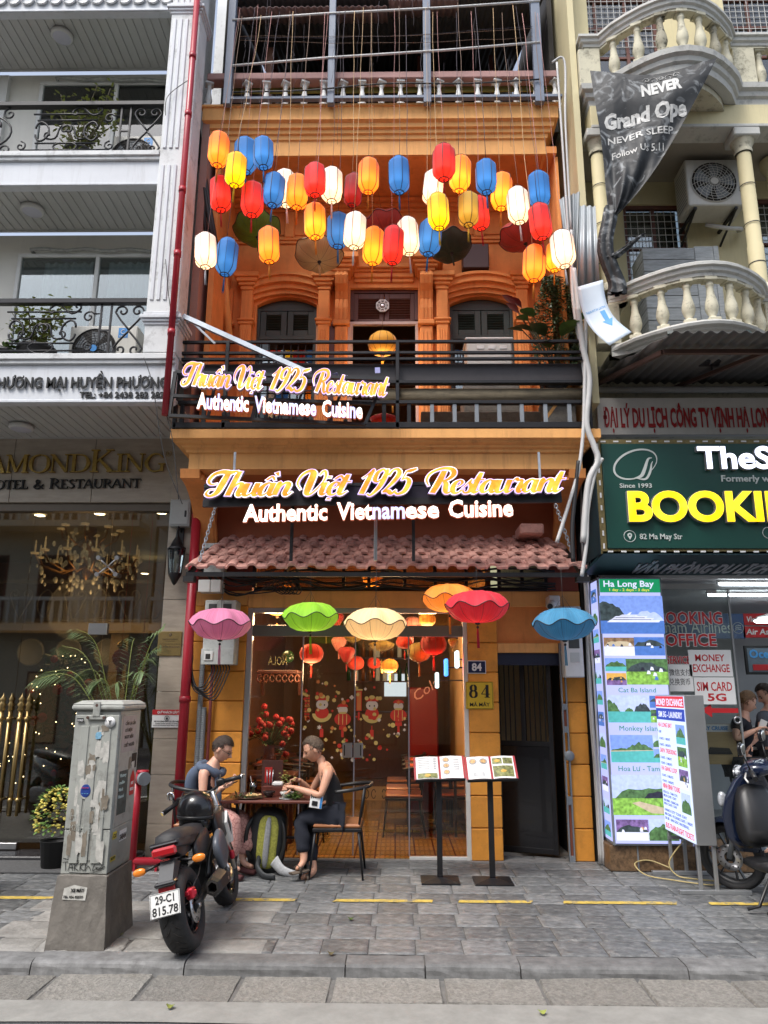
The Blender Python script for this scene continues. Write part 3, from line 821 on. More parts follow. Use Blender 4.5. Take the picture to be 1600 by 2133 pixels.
for k in range(8):
 a=R(45*k)
 Mk=TR((p.x+.057*cos(a),p.y-.011,p.z+.057*sin(a)))@RO(-a,4,'Y')
 for j in range(3):
  if(k*5+j*3)%4:q.box(-.011+j*.008,-.007+j*.008,-.002,.002,-.014,.014,M=Mk)
  else:
   q.box(-.011+j*.008,-.007+j*.008,-.002,.002,-.014,-.003,M=Mk);q.box(-.011+j*.008,-.007+j*.008,-.002,.002,.003,.014,M=Mk)
q.B('mirror_marks',M.blackletter,bg)
MB().sphere((p.x,p.y-.012,p.z),.022,12,6,(1,.3,1)).B('mirror_lens',M.chrome,bg)
lat=[(.04,0),(.05,0),(.05,.03),(.035,.04),(.028,.06),(.042,.11),(.045,.15),(.036,.2),(.024,.27),(.021,.32),(.027,.335),(.027,.35),(.022,.36),(.03,.38),(.048,.4),(.048,.43)]
def baluster_mesh(name,m,H=.43,s=1.0,n=10,prof=None):
 g=MB().lathe([(r_*s,z*H/.43)for r_,z in(prof or lat)[1:-1]],(0,0,0),n)
 wq=.05*s
 g.box(-wq,wq,-wq,wq,0,.035*H/.43,.004);g.box(-wq,wq,-wq,wq,H-.035*H/.43,H,.004)
 me,c=g.mesh(name,center=False)
 me.materials.append(M[m])
 return me
bs=thing('terrace_balustrade','grey turned balusters under a dusty pink rail along the roof terrace of the orange house','balustrade',(-.1,7.35,8.06))
zr_=at(800,165,7.12).z
bm_=baluster_mesh('baluster','balus',zr_-8.062,.95)
a,b=at(443,190,7.3).x,at(1150,190,7.3).x
for k in range(19):
 inst('baluster',bm_,None,(a+(b-a)*k/18,7.165,8.062),bs,rot=(0,0,U(0,1)))
BX(-2.16,1.86,7.1,7.24,zr_,zr_+.09,.008).B('rail',M.pinkrail,bs)
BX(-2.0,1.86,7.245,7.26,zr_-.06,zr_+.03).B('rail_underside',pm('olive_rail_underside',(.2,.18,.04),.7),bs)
cg=thing('steel_cage','blue grey steel posts of the roof terrace frame that carries the lantern strings','steel frame',(-.1,7.08,8.06))
for px,wd in((476,.085),(690,.075),(890,.085),(1122,.1)):
 X=at(px,190,7.08).x
 BX(X-wd/2,X+wd/2,7.02,7.09,8.0,10.4,.004).B('post',M.bluegrey,cg)
BX(at(470,215,7.08).x,at(1170,215,7.08).x,7.025,7.085,8.062,8.10,.004).B('bottom_rail',M.bluegrey,cg)
for(ya,yb)in((42,2),(137,88)):
 A=at(484,ya,7.02);B=at(1125,yb,7.02)
 MB().tube([A,A.lerp(B,.3)+Ve((0,0,.01)),A.lerp(B,.7)+Ve((0,0,-.01)),B],.014,6).B('rod',M.pvc,cg)
A=at(484,192,7.0);B=at(1125,165,7.0)
MB().tube([A.lerp(B,k/12)+Ve((0,0,-.03*sin(k/12*PI*3)*sin(k/12*PI)))for k in range(13)],.009,5).B('rod',M.cable,cg)
tr=thing('terrace_roof','dark corrugated roof and shed behind the terrace posts','roof',(-.1,8.5,8.06))
def corrugated(x0,x1,y0,z0,y1,z1,m,parent,name='corrugated_sheet',pitch=.076,amp=.012,th=.003):
 n=int((x1-x0)/pitch*8)
 P=[]
 for i in range(n+1):
  x=x0+(x1-x0)*i/n
  d=amp*sin(2*PI*x/pitch)
  P+=[(x,y0,z0+d),(x,y1,z1+d)]
 fs=[(2*i,2*i+1,2*i+3,2*i+2)for i in range(n)]
 q=MB().add(P,fs,True)
 o=q.B(name,m,parent)
 sf=o.modifiers.new('thick','SOLIDIFY');sf.thickness=th
 return o
corrugated(-2.0,1.8,7.25,9.75,10.2,11.2,M.corrd,tr)
corrugated(-1.92,-.1,7.2,9.52,7.6,9.7,M.corrp,tr)
corrugated(-.08,.75,7.2,9.6,7.6,9.78,M.corrp,tr)
BX(-2.45,-2.06,8.3,8.4,8.0,11.5).B('shed_wall',M.whitedirty,tr)
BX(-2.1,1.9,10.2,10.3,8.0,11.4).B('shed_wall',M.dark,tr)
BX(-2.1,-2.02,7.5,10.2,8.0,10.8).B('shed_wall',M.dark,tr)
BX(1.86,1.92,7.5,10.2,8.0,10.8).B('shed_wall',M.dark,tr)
for x in(-1.7,-.95,.3,1.3):
 BX(x,x+.05,8.6,8.65,8.06,10.2).B('shed_post',M.woodb,tr)
BX(-1.62,-1.55,7.75,7.8,8.06,9.5).B('shed_post',pm('brown_post',(.2,.1,.07),.7),tr)
rl=thing('balcony_railing','black steel balcony railing with rolled awning box above the orange cornice','railing',(-.1,6.95,4.08))
def Z(px,py,Y):return at(px,py,Y).z
def X(px,py,Y):return at(px,py,Y).x
xa,xb=X(372,740,6.86),X(1222,740,6.86)
q=MB()
for py in(712,735,748):
 z=Z(800,py,6.86)
 BX(xa,xb,6.845,6.88,z-.014,z+.014,.003).B('rail',M.black,rl)
ztop=Z(800,712,6.86)
for px in(374,474,828,1221):
 x=X(px,740,6.86)
 BX(x-.018,x+.018,6.84,6.885,4.08,ztop,.003).B('post',M.black,rl)
z=Z(1000,797,6.88)
BX(xa+.02,xb-.02,6.93,6.96,z,Z(1000,757,6.93),.004).B('awning_cover',pm('sooty_dark_panel',(.035,.03,.032),.5,var=.3,scale=3,bump=.1),rl)
BX(xa+.02,xb,6.84,6.9,z-.02,z+.015,.004).B('rail',M.black,rl)
z2=Z(1000,840,6.9)
g=MB()
zc=(z+z2)/2-.01
g.tube([(-.15,6.97,zc),(xb-.03,6.97,zc)],(z-z2)/2-.02,16)
g.B('rolled_awning',pm('dirty_rolled_canvas',(.15,.12,.075),.8,var=.4,scale=5,bump=.4,st=(1,1,6),dirt=.8,dc=(.02,.02,.02),ds=3),rl)
BX(xa,xb,6.84,6.9,z2-.025,z2+.012,.004).B('rail',M.black,rl)
zb=Z(1000,884,6.86)
BX(xa,xb,6.84,6.9,4.085,zb+.02,.004).B('rail',M.black,rl)
for px in(380,425,475,555,640,720,800,852,900,947,993,1040,1087,1136,1186):
 x=X(px,860,6.87)
 BX(x-.02,x+.02,6.85,6.885,zb,z2,.003).B('baluster_bar',M.grey if px>880 else M.black,rl)
for(a,b)in((1100,1190),(1060,1205)):
 pass
A=at(1135,875,7.0);B=at(1190,800,7.0)
MB().bar(A,B,.05,.03).B('diagonal_brace',M.orange2,rl)
BX(X(877,880,7.2),X(1180,880,7.2),7.18,7.3,4.07,Z(1000,858,7.2),.01).B('balcony_kerb',M.concd,RB)
A=at(383,660,6.7);B=at(640,776,6.55)
sf_=MB().bar(A,B,.06,.045).B('galvanised_bar',M.galv,None,label='slanting galvanised steel bar bracing the upper sign on the balcony',cat='steel bar')
A=at(405,675,6.85);B=at(448,716,6.85)
MB().bar(A,B,.02).B('thin_brace',M.galv,sf_)
sw=pm('salmon_wall',(.34,.2,.165),.8,var=.15,bump=.3,dirt=.4,dc=(.12,.09,.08),ds=3)
BX(-2.19,-2.11,7.16,7.9,4.08,8.0).B('salmon_side_wall',sw,RB)
for(pa,pb,r_,nm)in(((452,405),(478,715),.045,'downpipe'),((468,560),(446,715),.014,'thin_pipe')):
 A=at(pa[0],pa[1],7.9);B=at(pb[0],pb[1],7.85)
 q=MB().tube([A,A.lerp(B,.5),B],r_,10)
 q.B(nm,M.orange2,RB)
A=at(962,515,8.0);B=at(1018,565,8.0)
BX(A.x,B.x,7.92,8.09,B.z,A.z,.01).B('wall_speaker',pm('dark_brown_box',(.05,.022,.02),.5),None,label='dark brown box speaker fixed to the orange wall above the right arched window',cat='speaker')
A=at(972,708,7.35);B=at(1068,740,7.35)
bx=thing('foam_box','pale grey plastic crate box standing behind the balcony rail at right','box',((A.x+B.x)/2,7.5,4.75))
BX(A.x,B.x,7.35,7.65,4.75,A.z,.015).B('box_body',M.acw,bx)
BX(A.x-.015,B.x+.015,7.34,7.66,A.z,A.z+.03,.01).B('box_lid',M.plasticw,bx)
for k in range(3):
 xx=A.x+(B.x-A.x)*(.3+.25*k)
 BX(xx-.04,xx+.04,7.343,7.352,A.z-.11,A.z-.07,.004).B('box_handle',M.plasticw,bx)
BX(A.x-.05,B.x+.05,7.3,7.7,4.07,4.748,.01).B('box_plinth',M.concd,bx)
# tiled canopy
CN=thing('tiled_canopy','long pink clay tiled canopy hung on two chains over the restaurant entrance','canopy',(-.1,7.8,3.1))
zf,zbk,yf,yb=2.70,3.15,6.93,7.8
slope=math.atan2(zbk-zf,yb-yf)
g=MB()
tw,tlen=.19,.205
sec=[(0,0),(.018,.0),(.028,.024),(.05,.033),(.078,.033),(.098,.024),(.108,.004),(.135,-.002),(.165,.002),(.19,.004)]
n=len(sec)
P=[]
for(yy,dz,sc_)in((0,0,1),(.012,.004,1),(tlen-.01,.002,.96),(tlen,0,.93)):
 for(x,z)in sec:P.append((x,yy,z*sc_+dz+.012))
for(yy,dz)in((0,0),(tlen,0)):
 for(x,z)in sec:P.append((x,yy,z-.010+dz))
fs=[]
for r_ in range(3):
 for i in range(n-1):fs.append((r_*n+i,r_*n+i+1,(r_+1)*n+i+1,(r_+1)*n+i))
for i in range(n-1):
 fs.append((4*n+i,4*n+i+1,i+1,i))
 fs.append((5*n+i,5*n+i+1,4*n+i+1,4*n+i))
 fs.append((3*n+i,3*n+i+1,5*n+i+1,5*n+i))
for e in(0,n-1):
 fs.append((e,n+e,2*n+e,3*n+e,5*n+e,4*n+e))
g.add(P,fs)
g.box(.128,.165,.004,.02,-.004,.018,.003)
tme,_=g.mesh('roof_tile',center=False)
bm0=bmesh.new();bm0.from_mesh(tme);bmesh.ops.recalc_face_normals(bm0,faces=bm0.faces);bm0.to_mesh(tme);bm0.free()
tme.materials.append(M.tile)
rows=8
for r_ in range(rows):
 t=r_/(rows-.3)
 y=yf+(yb-yf)*t
 z=zf+(zbk-zf)*t+.022
 x0=-1.985+.155*t+(.04 if r_%2 else 0)
 x1=1.79-.03*t
 nn=int((x1-x0)/.1885)
 for k in range(nn):
  inst('roof_tile',tme,None,(x0+k*.189+U(-.002,.002),y+U(-.004,.004),z+U(-.002,.002)),CN,rot=(slope-.06+U(-.008,.008),U(-.01,.01),U(-.01,.01)))
fr=MB()
Ms=lambda x:None
fr.box(-1.98,1.80,yf+.02,yf+.06,zf-.055,zf-.015)
frm=fr.B('frame',M.black,CN)
for x in(-1.95,-1.04,-.12,.8,1.76):
 MB().bar((x,yf+.04,zf-.03),(x,yb,zbk-.03),.03,.05).B('rafter',M.black,CN)
for t in(.35,.68,.97):
 MB().bar((-1.9,yf+(yb-yf)*t,zf+(zbk-zf)*t-.02),(1.74,yf+(yb-yf)*t,zf+(zbk-zf)*t-.02),.03,.03).B('batten',M.woodb,CN)
BX(-2.0,-1.9,6.93,7.03,zf-.11,zf-.055).B('frame_end',M.blackp,CN)
BX(1.70,1.82,6.93,7.03,zf-.1,zf-.055).B('frame_end',M.blackp,CN)
A=at(1078,1123,7.6);B=at(1127,1133,7.6)
BX(A.x,B.x,7.4,7.75,zbk-.0,zbk+.11,.015).B('ridge_box',M.tile,CN)
def chain(a,b,nm,label,lk=.045,m='galv'):
 a=Vector(a);b=Vector(b)
 L=(b-a).length
 n=int(L/(lk*.72))
 root=thing('hanging_chain',label,'chain',a,group=None)
 t=(b-a).normalized()
 g=MB()
 pts=[]
 for k in range(12):
  an=2*PI*k/12
  pts.append((cos(an)*lk*.32,0,sin(an)*lk*.5*(1.15 if abs(sin(an))>.5 else 1)))
 g.tube(pts,lk*.1,5,closed=True)
 me,_=g.mesh('chain_link',center=False)
 me.materials.append(M[m])
 qa=t.to_track_quat('Z','Y')
 for k in range(n):
  p=a+(b-a)*((k+.5)/n)
  e=(qa@Euler((0,0,PI/2*(k%2)+.3)).to_quaternion()).to_euler()
  inst('chain_link',me,None,p,root,rot=e)
 return root
chain(at(452,1045,7.0),at(416,1168,6.98),'c','galvanised chain holding up the left end of the tiled canopy')
chain(at(1155,1045,7.0),at(1194,1157,6.98),'c','galvanised chain holding up the right end of the tiled canopy')
# script lettering
SW=.30
HL=.08
GL={}
GL['n']=([[(.02,.78,.06),(.08,1.0,.2),(.06,.9,SW),(0,0,SW)],[(.06,.25,.06),(.22,.8,.1),(.42,1.0,.2),(.58,.82,SW),(.54,.2,SW),(.64,-.02,.18),(.9,.25,.05)]],.86)
GL['u']=([[(.0,1.0,SW),(-.02,.3,SW),(.1,.0,.22),(.34,.12,.1),(.52,.6,.07)],[(.56,1.0,SW),(.53,.25,SW),(.63,-.02,.18),(.88,.25,.05)]],.84)
GL['a']=([[(.5,.82,.1),(.32,1.0,.14),(.08,.8,.24),(-.02,.4,SW),(.1,.02,.2),(.32,.1,.1),(.5,.5,.07)],[(.56,1.0,SW),(.53,.25,SW),(.63,-.02,.18),(.88,.25,.05)]],.84)
GL['i']=([[(.02,1.0,SW),(0,.25,SW),(.1,-.02,.18),(.36,.25,.05)],[(.12,1.36,.2),(.13,1.48,.2)]],.38)
GL['e']=([[(.0,.42,.06),(.3,.56,.09),(.42,.82,.16),(.26,1.0,.13),(.04,.8,.24),(-.02,.38,SW),(.1,.02,.22),(.32,-.02,.13),(.62,.3,.05)]],.6)
GL['t']=([[(.14,1.62,.2),(.08,1.2,SW),(.0,.3,SW),(.1,-.02,.2),(.4,.25,.05)],[(-.18,1.0,.09),(.42,1.04,.09)]],.44)
GL['s']=([[(-.2,.1,.05),(.2,.9,.08),(.3,1.08,.1)],[(.3,1.02,.12),(.24,.78,.16),(.42,.45,SW),(.36,.08,.24),(.12,-.02,.13),(-.02,.16,.1)]],.56)
GL['r']=([[(-.1,.85,.06),(.08,1.12,.16),(.16,.95,.2),(.4,.95,.16),(.38,.7,.26),(.34,.2,SW),(.44,-.02,.18),(.68,.25,.05)]],.64)
GL['h']=([[(.16,2.0,.26),(.1,1.5,SW),(0,0,SW)],[(.05,.25,.06),(.22,.8,.1),(.42,1.0,.2),(.58,.82,SW),(.54,.2,SW),(.64,-.02,.18),(.9,.25,.05)]],.86)
GL['T']=([[(.1,1.0,.07),(-.2,.95,.12),(-.4,1.25,.17),(-.25,1.75,.22),(.15,1.96,.3),(.6,1.9,.32),(1.0,2.02,.1)],[(.52,1.86,.3),(.42,1.0,.36),(.3,.25,.3),(0,-.02,.18),(-.25,.15,.14),(-.18,.5,.08),(.12,.55,.05)]],.95)
GL['V']=([[(-.1,.45,.06),(-.38,.95,.1),(-.3,1.6,.16),(.05,1.95,.24),(.3,1.7,.36),(.3,.8,.4),(.34,.1,.3),(.6,.1,.12),(.95,.9,.1),(1.02,1.5,.12),(.84,1.95,.15),(.66,1.6,.08)]],1.1)
GL['R']=([[(.5,1.8,.3),(.42,1.0,.36),(.24,.0,.32)],[(-.1,.6,.06),(-.32,1.1,.12),(-.2,1.65,.16),(.35,2.0,.2),(.9,1.92,.26),(1.08,1.5,SW),(.85,1.08,.2),(.5,.98,.07)],[(.6,1.0,.1),(.82,.75,.28),(.92,.2,.28),(1.08,-.02,.16),(1.34,.25,.05)]],1.3)
GL['1']=([[(-.1,1.3,.06),(.2,1.62,.12),(.42,2.0,.14),(.34,1.5,SW),(.12,.0,.34)]],.62)
GL['9']=([[(.62,1.75,.12),(.4,2.0,.16),(.1,1.7,.26),(.06,1.2,.28),(.25,.98,.14),(.5,1.2,.1)],[(.68,2.0,.14),(.66,1.5,SW),(.5,.6,SW),(.12,-.1,.16),(-.14,.0,.1)]],.86)
GL['2']=([[(.0,1.5,.16),(.16,1.92,.14),(.45,1.98,.2),(.62,1.6,SW),(.38,.9,.26),(-.05,.15,.1)],[(-.08,.16,.16),(.25,.2,.28),(.5,-.0,.24),(.72,.3,.06)]],.82)
GL['5']=([[(.2,1.8,.12),(.45,1.86,.26),(.8,2.02,.14)],[(.22,1.8,.1),(.08,1.1,.1)],[(.08,1.12,.08),(.35,1.25,.16),(.58,.9,SW),(.46,.2,SW),(.1,-.04,.18),(-.12,.12,.14)]],.9)
GL['circ']=([[(.1,1.22,.1),(.36,1.5,.16),(.56,1.22,.1)]],0)
GL['grave']=([[(.52,1.86,.22),(.66,1.58,.08)]],0)
GL['dot']=([[(.14,-.42,.18),(.15,-.32,.18)]],0)
def script_word(M_,toks,s,m_face,m_line,m_side,parent,d=.05,shear=.24,grow=.055,flick=None):
 x=0
 S=Matrix(((s,s*shear,0,0),(0,s,0,0),(0,0,1,0),(0,0,0,1)))
 for tk in toks:
  if tk==' ':
   x+=.55
   continue
  gl=GL[tk[0]]
  ms=M_@S@TR((x,0,0))
  fc,ln,sd_=MB(),MB(),MB()
  allst=[st for nm in tk for st in GL[nm][0]]
  for i,st in enumerate(allst):
   e=i*.0006
   stroke(fc,st,ms,d,d+.004+e)
   stroke(ln,st,ms,d-.012,d-.002+e,grow)
   stroke(sd_,st,ms,0,d-.012+e,grow+.01)
  o=fc.B('letter',m_face,parent)
  ln.B('letter_outline',m_line,o)
  sd_.B('letter_return',m_side,o)
  x+=gl[1]
 return x
SIGTXT=[[('T',),('h',),('u',),('a','circ','grave'),('n',),' ',('V',),('i',),('e','circ','dot'),('t',)],[('1',),('9',),('2',),('5',)],[('R',),('e',),('s',),('t',),('a',),('u',),('r',),('a',),('n',),('t',)]]
def wl(tk):return sum(.55 if t==' ' else GL[t[0]][1]for t in tk)
def lit_mat(name,lo,hi,es,scale=6):
 m=bpy.data.materials.new(name)
 m.use_nodes=True
 nt=m.node_tree;N,L=nt.nodes,nt.links
 b=N['Principled BSDF']
 ge=N.new('ShaderNodeNewGeometry')
 no=N.new('ShaderNodeTexNoise');sv(no,'Scale',scale);sv(no,'Detail',2)
 cr=N.new('ShaderNodeValToRGB')
 cr.color_ramp.elements[0].position=.42;cr.color_ramp.elements[0].color=(*lo,1)
 cr.color_ramp.elements[1].position=.62;cr.color_ramp.elements[1].color=(*hi,1)
 L.new(ge.outputs['Position'],no.inputs[0]);lk(L,no,cr,0)
 lk(L,cr,b,'Emission Color');lk(L,cr,b,'Base Color')
 sv(b,'Emission Strength',es)
 sv(b,'Roughness',.4)
 return m
mface=lit_mat('lit_orange_letter_face',(.8,.2,.01),(1.0,.4,.04),.55,8)
mline=lit_mat('lit_lilac_white_outline',(.5,.38,.8),(.95,.85,.95),.75,10)
mside=pm('letter_return_grey',(.34,.33,.38),.5,var=.1)
msmall=lit_mat('lit_warm_white_letter',(.9,.72,.6),(1,.95,.85),1.0,5)
msmallb=lit_mat('lit_cool_letter',(.42,.48,.85),(.6,.65,1),.6,5)
mred=pm('red_orange_letter_return',(.55,.12,.06),.5,emit=(.8,.2,.1),es=.08)
def restaurant_sign(label,quad,small,Y0,Y1,sy=1.0):
 (pa,pb)=quad
 A=at(pa[0],pa[1],Y0);B=at(pb[0],pb[1],Y1)
 sg=thing('illuminated_sign',label,'sign',(A+B)/2)
 return sg,A,B
def layout(sg,A,B,segs,capH):
 ux=(B-A).normalized()
 L=(B-A).length
 for(f0,f1,tk)in segs:
  o=A+ux*(L*f0)
  Wd=L*(f1-f0)
  s=capH/2.0
  wn=wl(tk)*s
  k=Wd/wn
  fm=frame(o,ux)@Matrix.Diagonal((k,1,1,1))
  script_word(fm,tk,s,mface,mline,mside,sg)
def small_line(sg,A,B,txt,h,segs):
 ux=(B-A).normalized();L=(B-A).length
 for(f0,f1,t,mats)in segs:
  letters(t,frame(A+ux*L*f0,ux),h,L*(f1-f0),'letter',mats,sg,ext=.045,bold=.022,back=(mred,.018,.03))
A=at(425,1036,6.72);B=at(1172,1026,6.72)
sg1=thing('illuminated_sign','main lit orange script sign over the tiled canopy above the entrance','sign',(A+B)/2)
layout(sg1,A,B,[(.02,.40,SIGTXT[0]),(.435,.578,SIGTXT[1]),(.625,.995,SIGTXT[2])],.235)
A2=at(508,1088,6.72);B2=at(1068,1076,6.72)
small_line(sg1,A2,B2,'',.165,[(0,.312,'Authentic',msmall),(.347,.478,'Viet',msmall),(.480,.60,'nam',msmallb),(.602,.726,'ese',msmall),(.762,1.0,'Cuisine',msmall)])
b0=A+Ve((-.02,.06,-.05));b1=B+Ve((.0,.06,-.05))
MB().bar(b0,b1,.04,.06).B('sign_beam',M.blackp,sg1)
q=BX(b0.x,b1.x,6.775,6.79,b0.z+.03,b0.z+.2).B('sign_backing',pm('dark_navy_sheet',(.02,.015,.03),.4),sg1)
MB().bar(b0+Ve((0,0,.17)),b1+Ve((0,0,.17)),.03,.03).B('sign_beam',M.blackp,sg1)
for px in(610,783,861):
 p0=at(px,1030,6.86);p1=at(px,1160,7.15)
 BX(p0.x-.015,p0.x+.015,6.87,6.9,2.78,p0.z,.003).B('hanger',M.steel if px==783 else M.black,sg1)
for px in(490,1122):
 p0=at(px,942,6.83);p1=at(px,1030,6.83)
 MB().bar(p0,(p0.x,6.82,b0.z+.1),.022,.01).B('strap',M.galv,sg1)
A=at(385,806,6.5);B=at(805,828,6.58)
sg2=thing('illuminated_sign','second lit script sign hung askew on the left half of the balcony railing','sign',(A+B)/2)
layout(sg2,A,B,[(0,.385,SIGTXT[0]),(.425,.60,SIGTXT[1]),(.64,1.0,SIGTXT[2])],.225)
A2=at(412,853,6.5);B2=at(755,874,6.56)
small_line(sg2,A2,B2,'',.16,[(0,.31,'Authentic',[msmall,msmallb]),(.345,.72,'Vietnamese',[msmallb,msmall,msmall]),(.755,1.0,'Cuisine',[msmall,msmallb])])
fa=[at(366,775,6.6),at(800,790,6.66),at(760,884,6.62),at(352,866,6.58)]
for a,b in((0,1),(1,2),(2,3),(3,0)):
 MB().bar(fa[a],fa[b],.035,.03).B('frame_bar',M.blackp,sg2)
MB().bar(fa[0].lerp(fa[3],.55),fa[1].lerp(fa[2],.55),.03,.03).B('frame_bar',M.blackp,sg2)
for t in(.2,.42,.63,.82):
 MB().bar(fa[0].lerp(fa[1],t),fa[3].lerp(fa[2],t),.025,.025).B('frame_bar',M.blackp,sg2)
q=MB()
for k in range(10):
 t=.62+.37*rnd.random()
 p=fa[0].lerp(fa[1],t)+Ve((0,.03,U(-.12,.08)))
 q.bar(p,p+Ve((U(-.08,.08),U(0,.05),U(-.07,.07))),.05,.004)
q.B('reflector_scrap',pm('lilac_foil',(.3,.3,.5),.3,metal=.4),sg2)
# hotel on the left
HB=thing('hotel_building','white and beige hotel building with scrolled balcony railings beside the orange house','building',(-4.2,7.8,0))
XH=-2.46
YB=6.68
FL=[(4.285,4.78,845),(6.69,7.08,385),(8.91,9.4,20)]
pr=BX(XH,-2.14,6.64,6.92,4.79,10.5,.006).B('corner_pier',M.whitedirty,HB)
for(z0,z1)in((5.35,6.9),(7.1,8.75),(8.95,10.4)):
 for dx in(-.075,-.01,.055):
  BX(XH+.12+dx-.018,XH+.12+dx+.018,6.628,6.65,z0,z1,.005).B('flute',M.white,pr)
for z in(5.08,8.82):
 for k,(o,a,b)in enumerate(((.012,0,.03),(.028,.03,.06),(.045,.06,.1),(.02,.1,.14))):
  BX(XH-o,-2.14+o,6.64-o,7.0,z+a,z+b,.005).B('pier_moulding',M.white,pr)
BX(XH,-2.36,6.92,7.9,4.79,10.5).B('pier_return',M.whitedirty,HB)
for fi,(z0,z1,_)in enumerate(FL):
 XH=-2.46 if fi else-2.14
 f=BX(-6.5,XH-.001,YB,YB+.1,z0,z1,.008).B('balcony_fascia',M.white,HB)
 for(a,b,o)in((z1-.06,z1,.05),(z1-.1,z1-.06,.03),(z0+.0,z0+.03,.012)):
  BX(-6.5,XH-.002,YB-o,YB,a,b,.006).B('fascia_moulding',M.whitedirty if a>z0+.1 else M.white,f)
 BX(-6.5,XH,YB+.1,7.6,z1-.12,z1-.01).B('balcony_slab',M.conc,HB)
 yb_=7.83 if fi==0 else 7.52
 sp=BX(-6.5,XH-.002,YB+.1,yb_,z0+.05,z0+.07).B('soffit',M.soffit,HB)
 me=None
 g=BX(-.046,.046,0,yb_-YB-.1,-.012,0,.004)
 me,_c=g.mesh('soffit_plank',center=False)
 me.materials.append(M.soffit)
 for k in range(26):
  inst('soffit_plank',me,None,(XH-.055-k*.1,YB+.1,z0+.05),sp)
 BX(-6.5,XH-.002,yb_-.03,yb_,z0+.02,z0+.05,.004).B('soffit_trim',M.soffit,sp)
XH=-2.46
for(px,py,z,lb)in((130,73,8.93,'round white ceiling lamp under the topmost hotel soffit'),(68,435,6.71,'round white ceiling lamp under the middle hotel soffit'),(45,887,4.305,'round white ceiling lamp in the soffit just above the gold hotel letters')):
 p=atz(px,py,z)
 t=thing('ceiling_lamp',lb,'ceiling lamp',p,group='round ceiling lamps of the hotel')
 MB().lathe([(.0,0),(.125,0),(.125,-.03),(.11,-.045),(.1,-.045)],p,24).B('lamp_rim',M.plasticw,t)
 MB().lathe([(.1,-.043),(.06,-.05),(.001,-.052)],p,24).B('diffuser',pm('lamp_diffuser',(.55,.55,.62),.4,var=.05,bump=0),t)
for fi,(zb,zt_)in enumerate(((4.78,6.7),(7.08,8.92))):
 BX(-6.5,XH,7.56,7.62,zb,zt_).B('balcony_wall',M.hotelwall,HB)
 if fi==0:
  A=at(40,530,7.52);xr=XH;xm=at(203,560,7.52).x;zt2=A.z
 else:
  A=at(86,172,7.52);xr=XH;xm=at(243,190,7.52).x;zt2=A.z
 xl=A.x
 wn=MB()
 fw=.045
 y0,y1=7.50,7.56
 wn.box(xl,xr,y0,y1,zt2-fw,zt2,.004);wn.box(xl,xl+fw,y0,y1,zb,zt2-fw,.004)
 wn.box(xm-fw/2,xm+fw/2,y0,y1,zb+.3,zt2-fw,.004);wn.box(xl+fw,xr,y0,y1,zb+.26,zb+.3,.004)
 wo=wn.B('window',M.plasticw,HB)
 BX(xl+fw,xm-fw/2,7.525,7.529,zb+.3,zt2-fw).B('pane',G['win'],wo)
 BX(xm+fw/2,xr-.002,7.525,7.529,zb+.3,zt2-fw).B('pane',G['win'],wo)
 BX(xl-.03,xr,7.555,7.559,zb,zt2+.02).B('window_recess',M.dark if False else pm('grey_window_room',(.07,.075,.08),.8),wo)
 for(a,b)in((xl+.3,xm-.06),(xm+.12,xr)):
  def cf(u,v,a=a,b=b):
   x=a+(b-a)*u
   return(x,7.545+.007*sin(u*(b-a)*90)+.003*sin(u*37),zb+.05+(zt2-.1-zb-.05+.012*sin(u*(b-a)*60))*v)
  MB().grid(cf,110,4).B('curtain',pm('sheer_curtain',(.5,.54,.55),.8,var=.12,scale=3,st=(8,1,.5),bump=.1),wo)
 a_,b_=((65,520),(330,522))if fi==0 else((118,163),(350,168))
 A=at(*a_,7.47);B=at(*b_,7.47)
 pts=[A.lerp(B,k/14)+Ve((0,0,.012*sin(k*1.3)))for k in range(15)]
 MB().tube([(A.x-.01,7.56,A.z)]+pts,.022,7).B('insulated_pipe',None,HB,kind=None)
for o in HB.children:
 if o.name.startswith('insulated_pipe')and not o.data.materials:o.data.materials.append(pm('wrapped_pipe',(.3,.3,.28),.7,var=.3,scale=20,bump=.5))
A=at(0,165,7.5);
BX(-6.0,at(14,200,7.5).x,7.49,7.56,7.08,at(5,158,7.5).z).B('window_frame',M.plasticw,HB)
g=MB().lathe([(.001,0),(.07,.0),(.075,-.012),(.066,-.02)],(0,0,0),12,'Y')
me,_c=g.mesh('scallop',center=False);me.materials.append(M.whitedirty)
for k in range(20):
 inst('scallop',me,None,(XH-.08-k*.155,YB-.012,9.06),HB)
def spiral(cx,cz,r,a0,turns,y,sgn=1,n=14,r1=.18):
 return[(cx+r*(1-(1-r1)*k/n)*cos(a0+sgn*turns*2*PI*k/n),y,cz+r*(1-(1-r1)*k/n)*sin(a0+sgn*turns*2*PI*k/n))for k in range(n+1)]
def scroll_C(g,cx,cz,w_,h_,y,rot=0,fl=1,r=.009):
 pts=[]
 ca,sa=cos(rot),sin(rot)
 for k in range(25):
  t=-1+2*k/24
  a=t*2.0
  rr=1.0 if abs(t)<.62 else 1.0-(abs(t)-.62)*1.5
  x=-cos(a*1.15)*rr*w_/2*fl;z=sin(a*1.15)*rr*h_/2
  pts.append((cx+x*ca-z*sa,y,cz+x*sa+z*ca))
 g.tube(pts,r,5,cap=True)
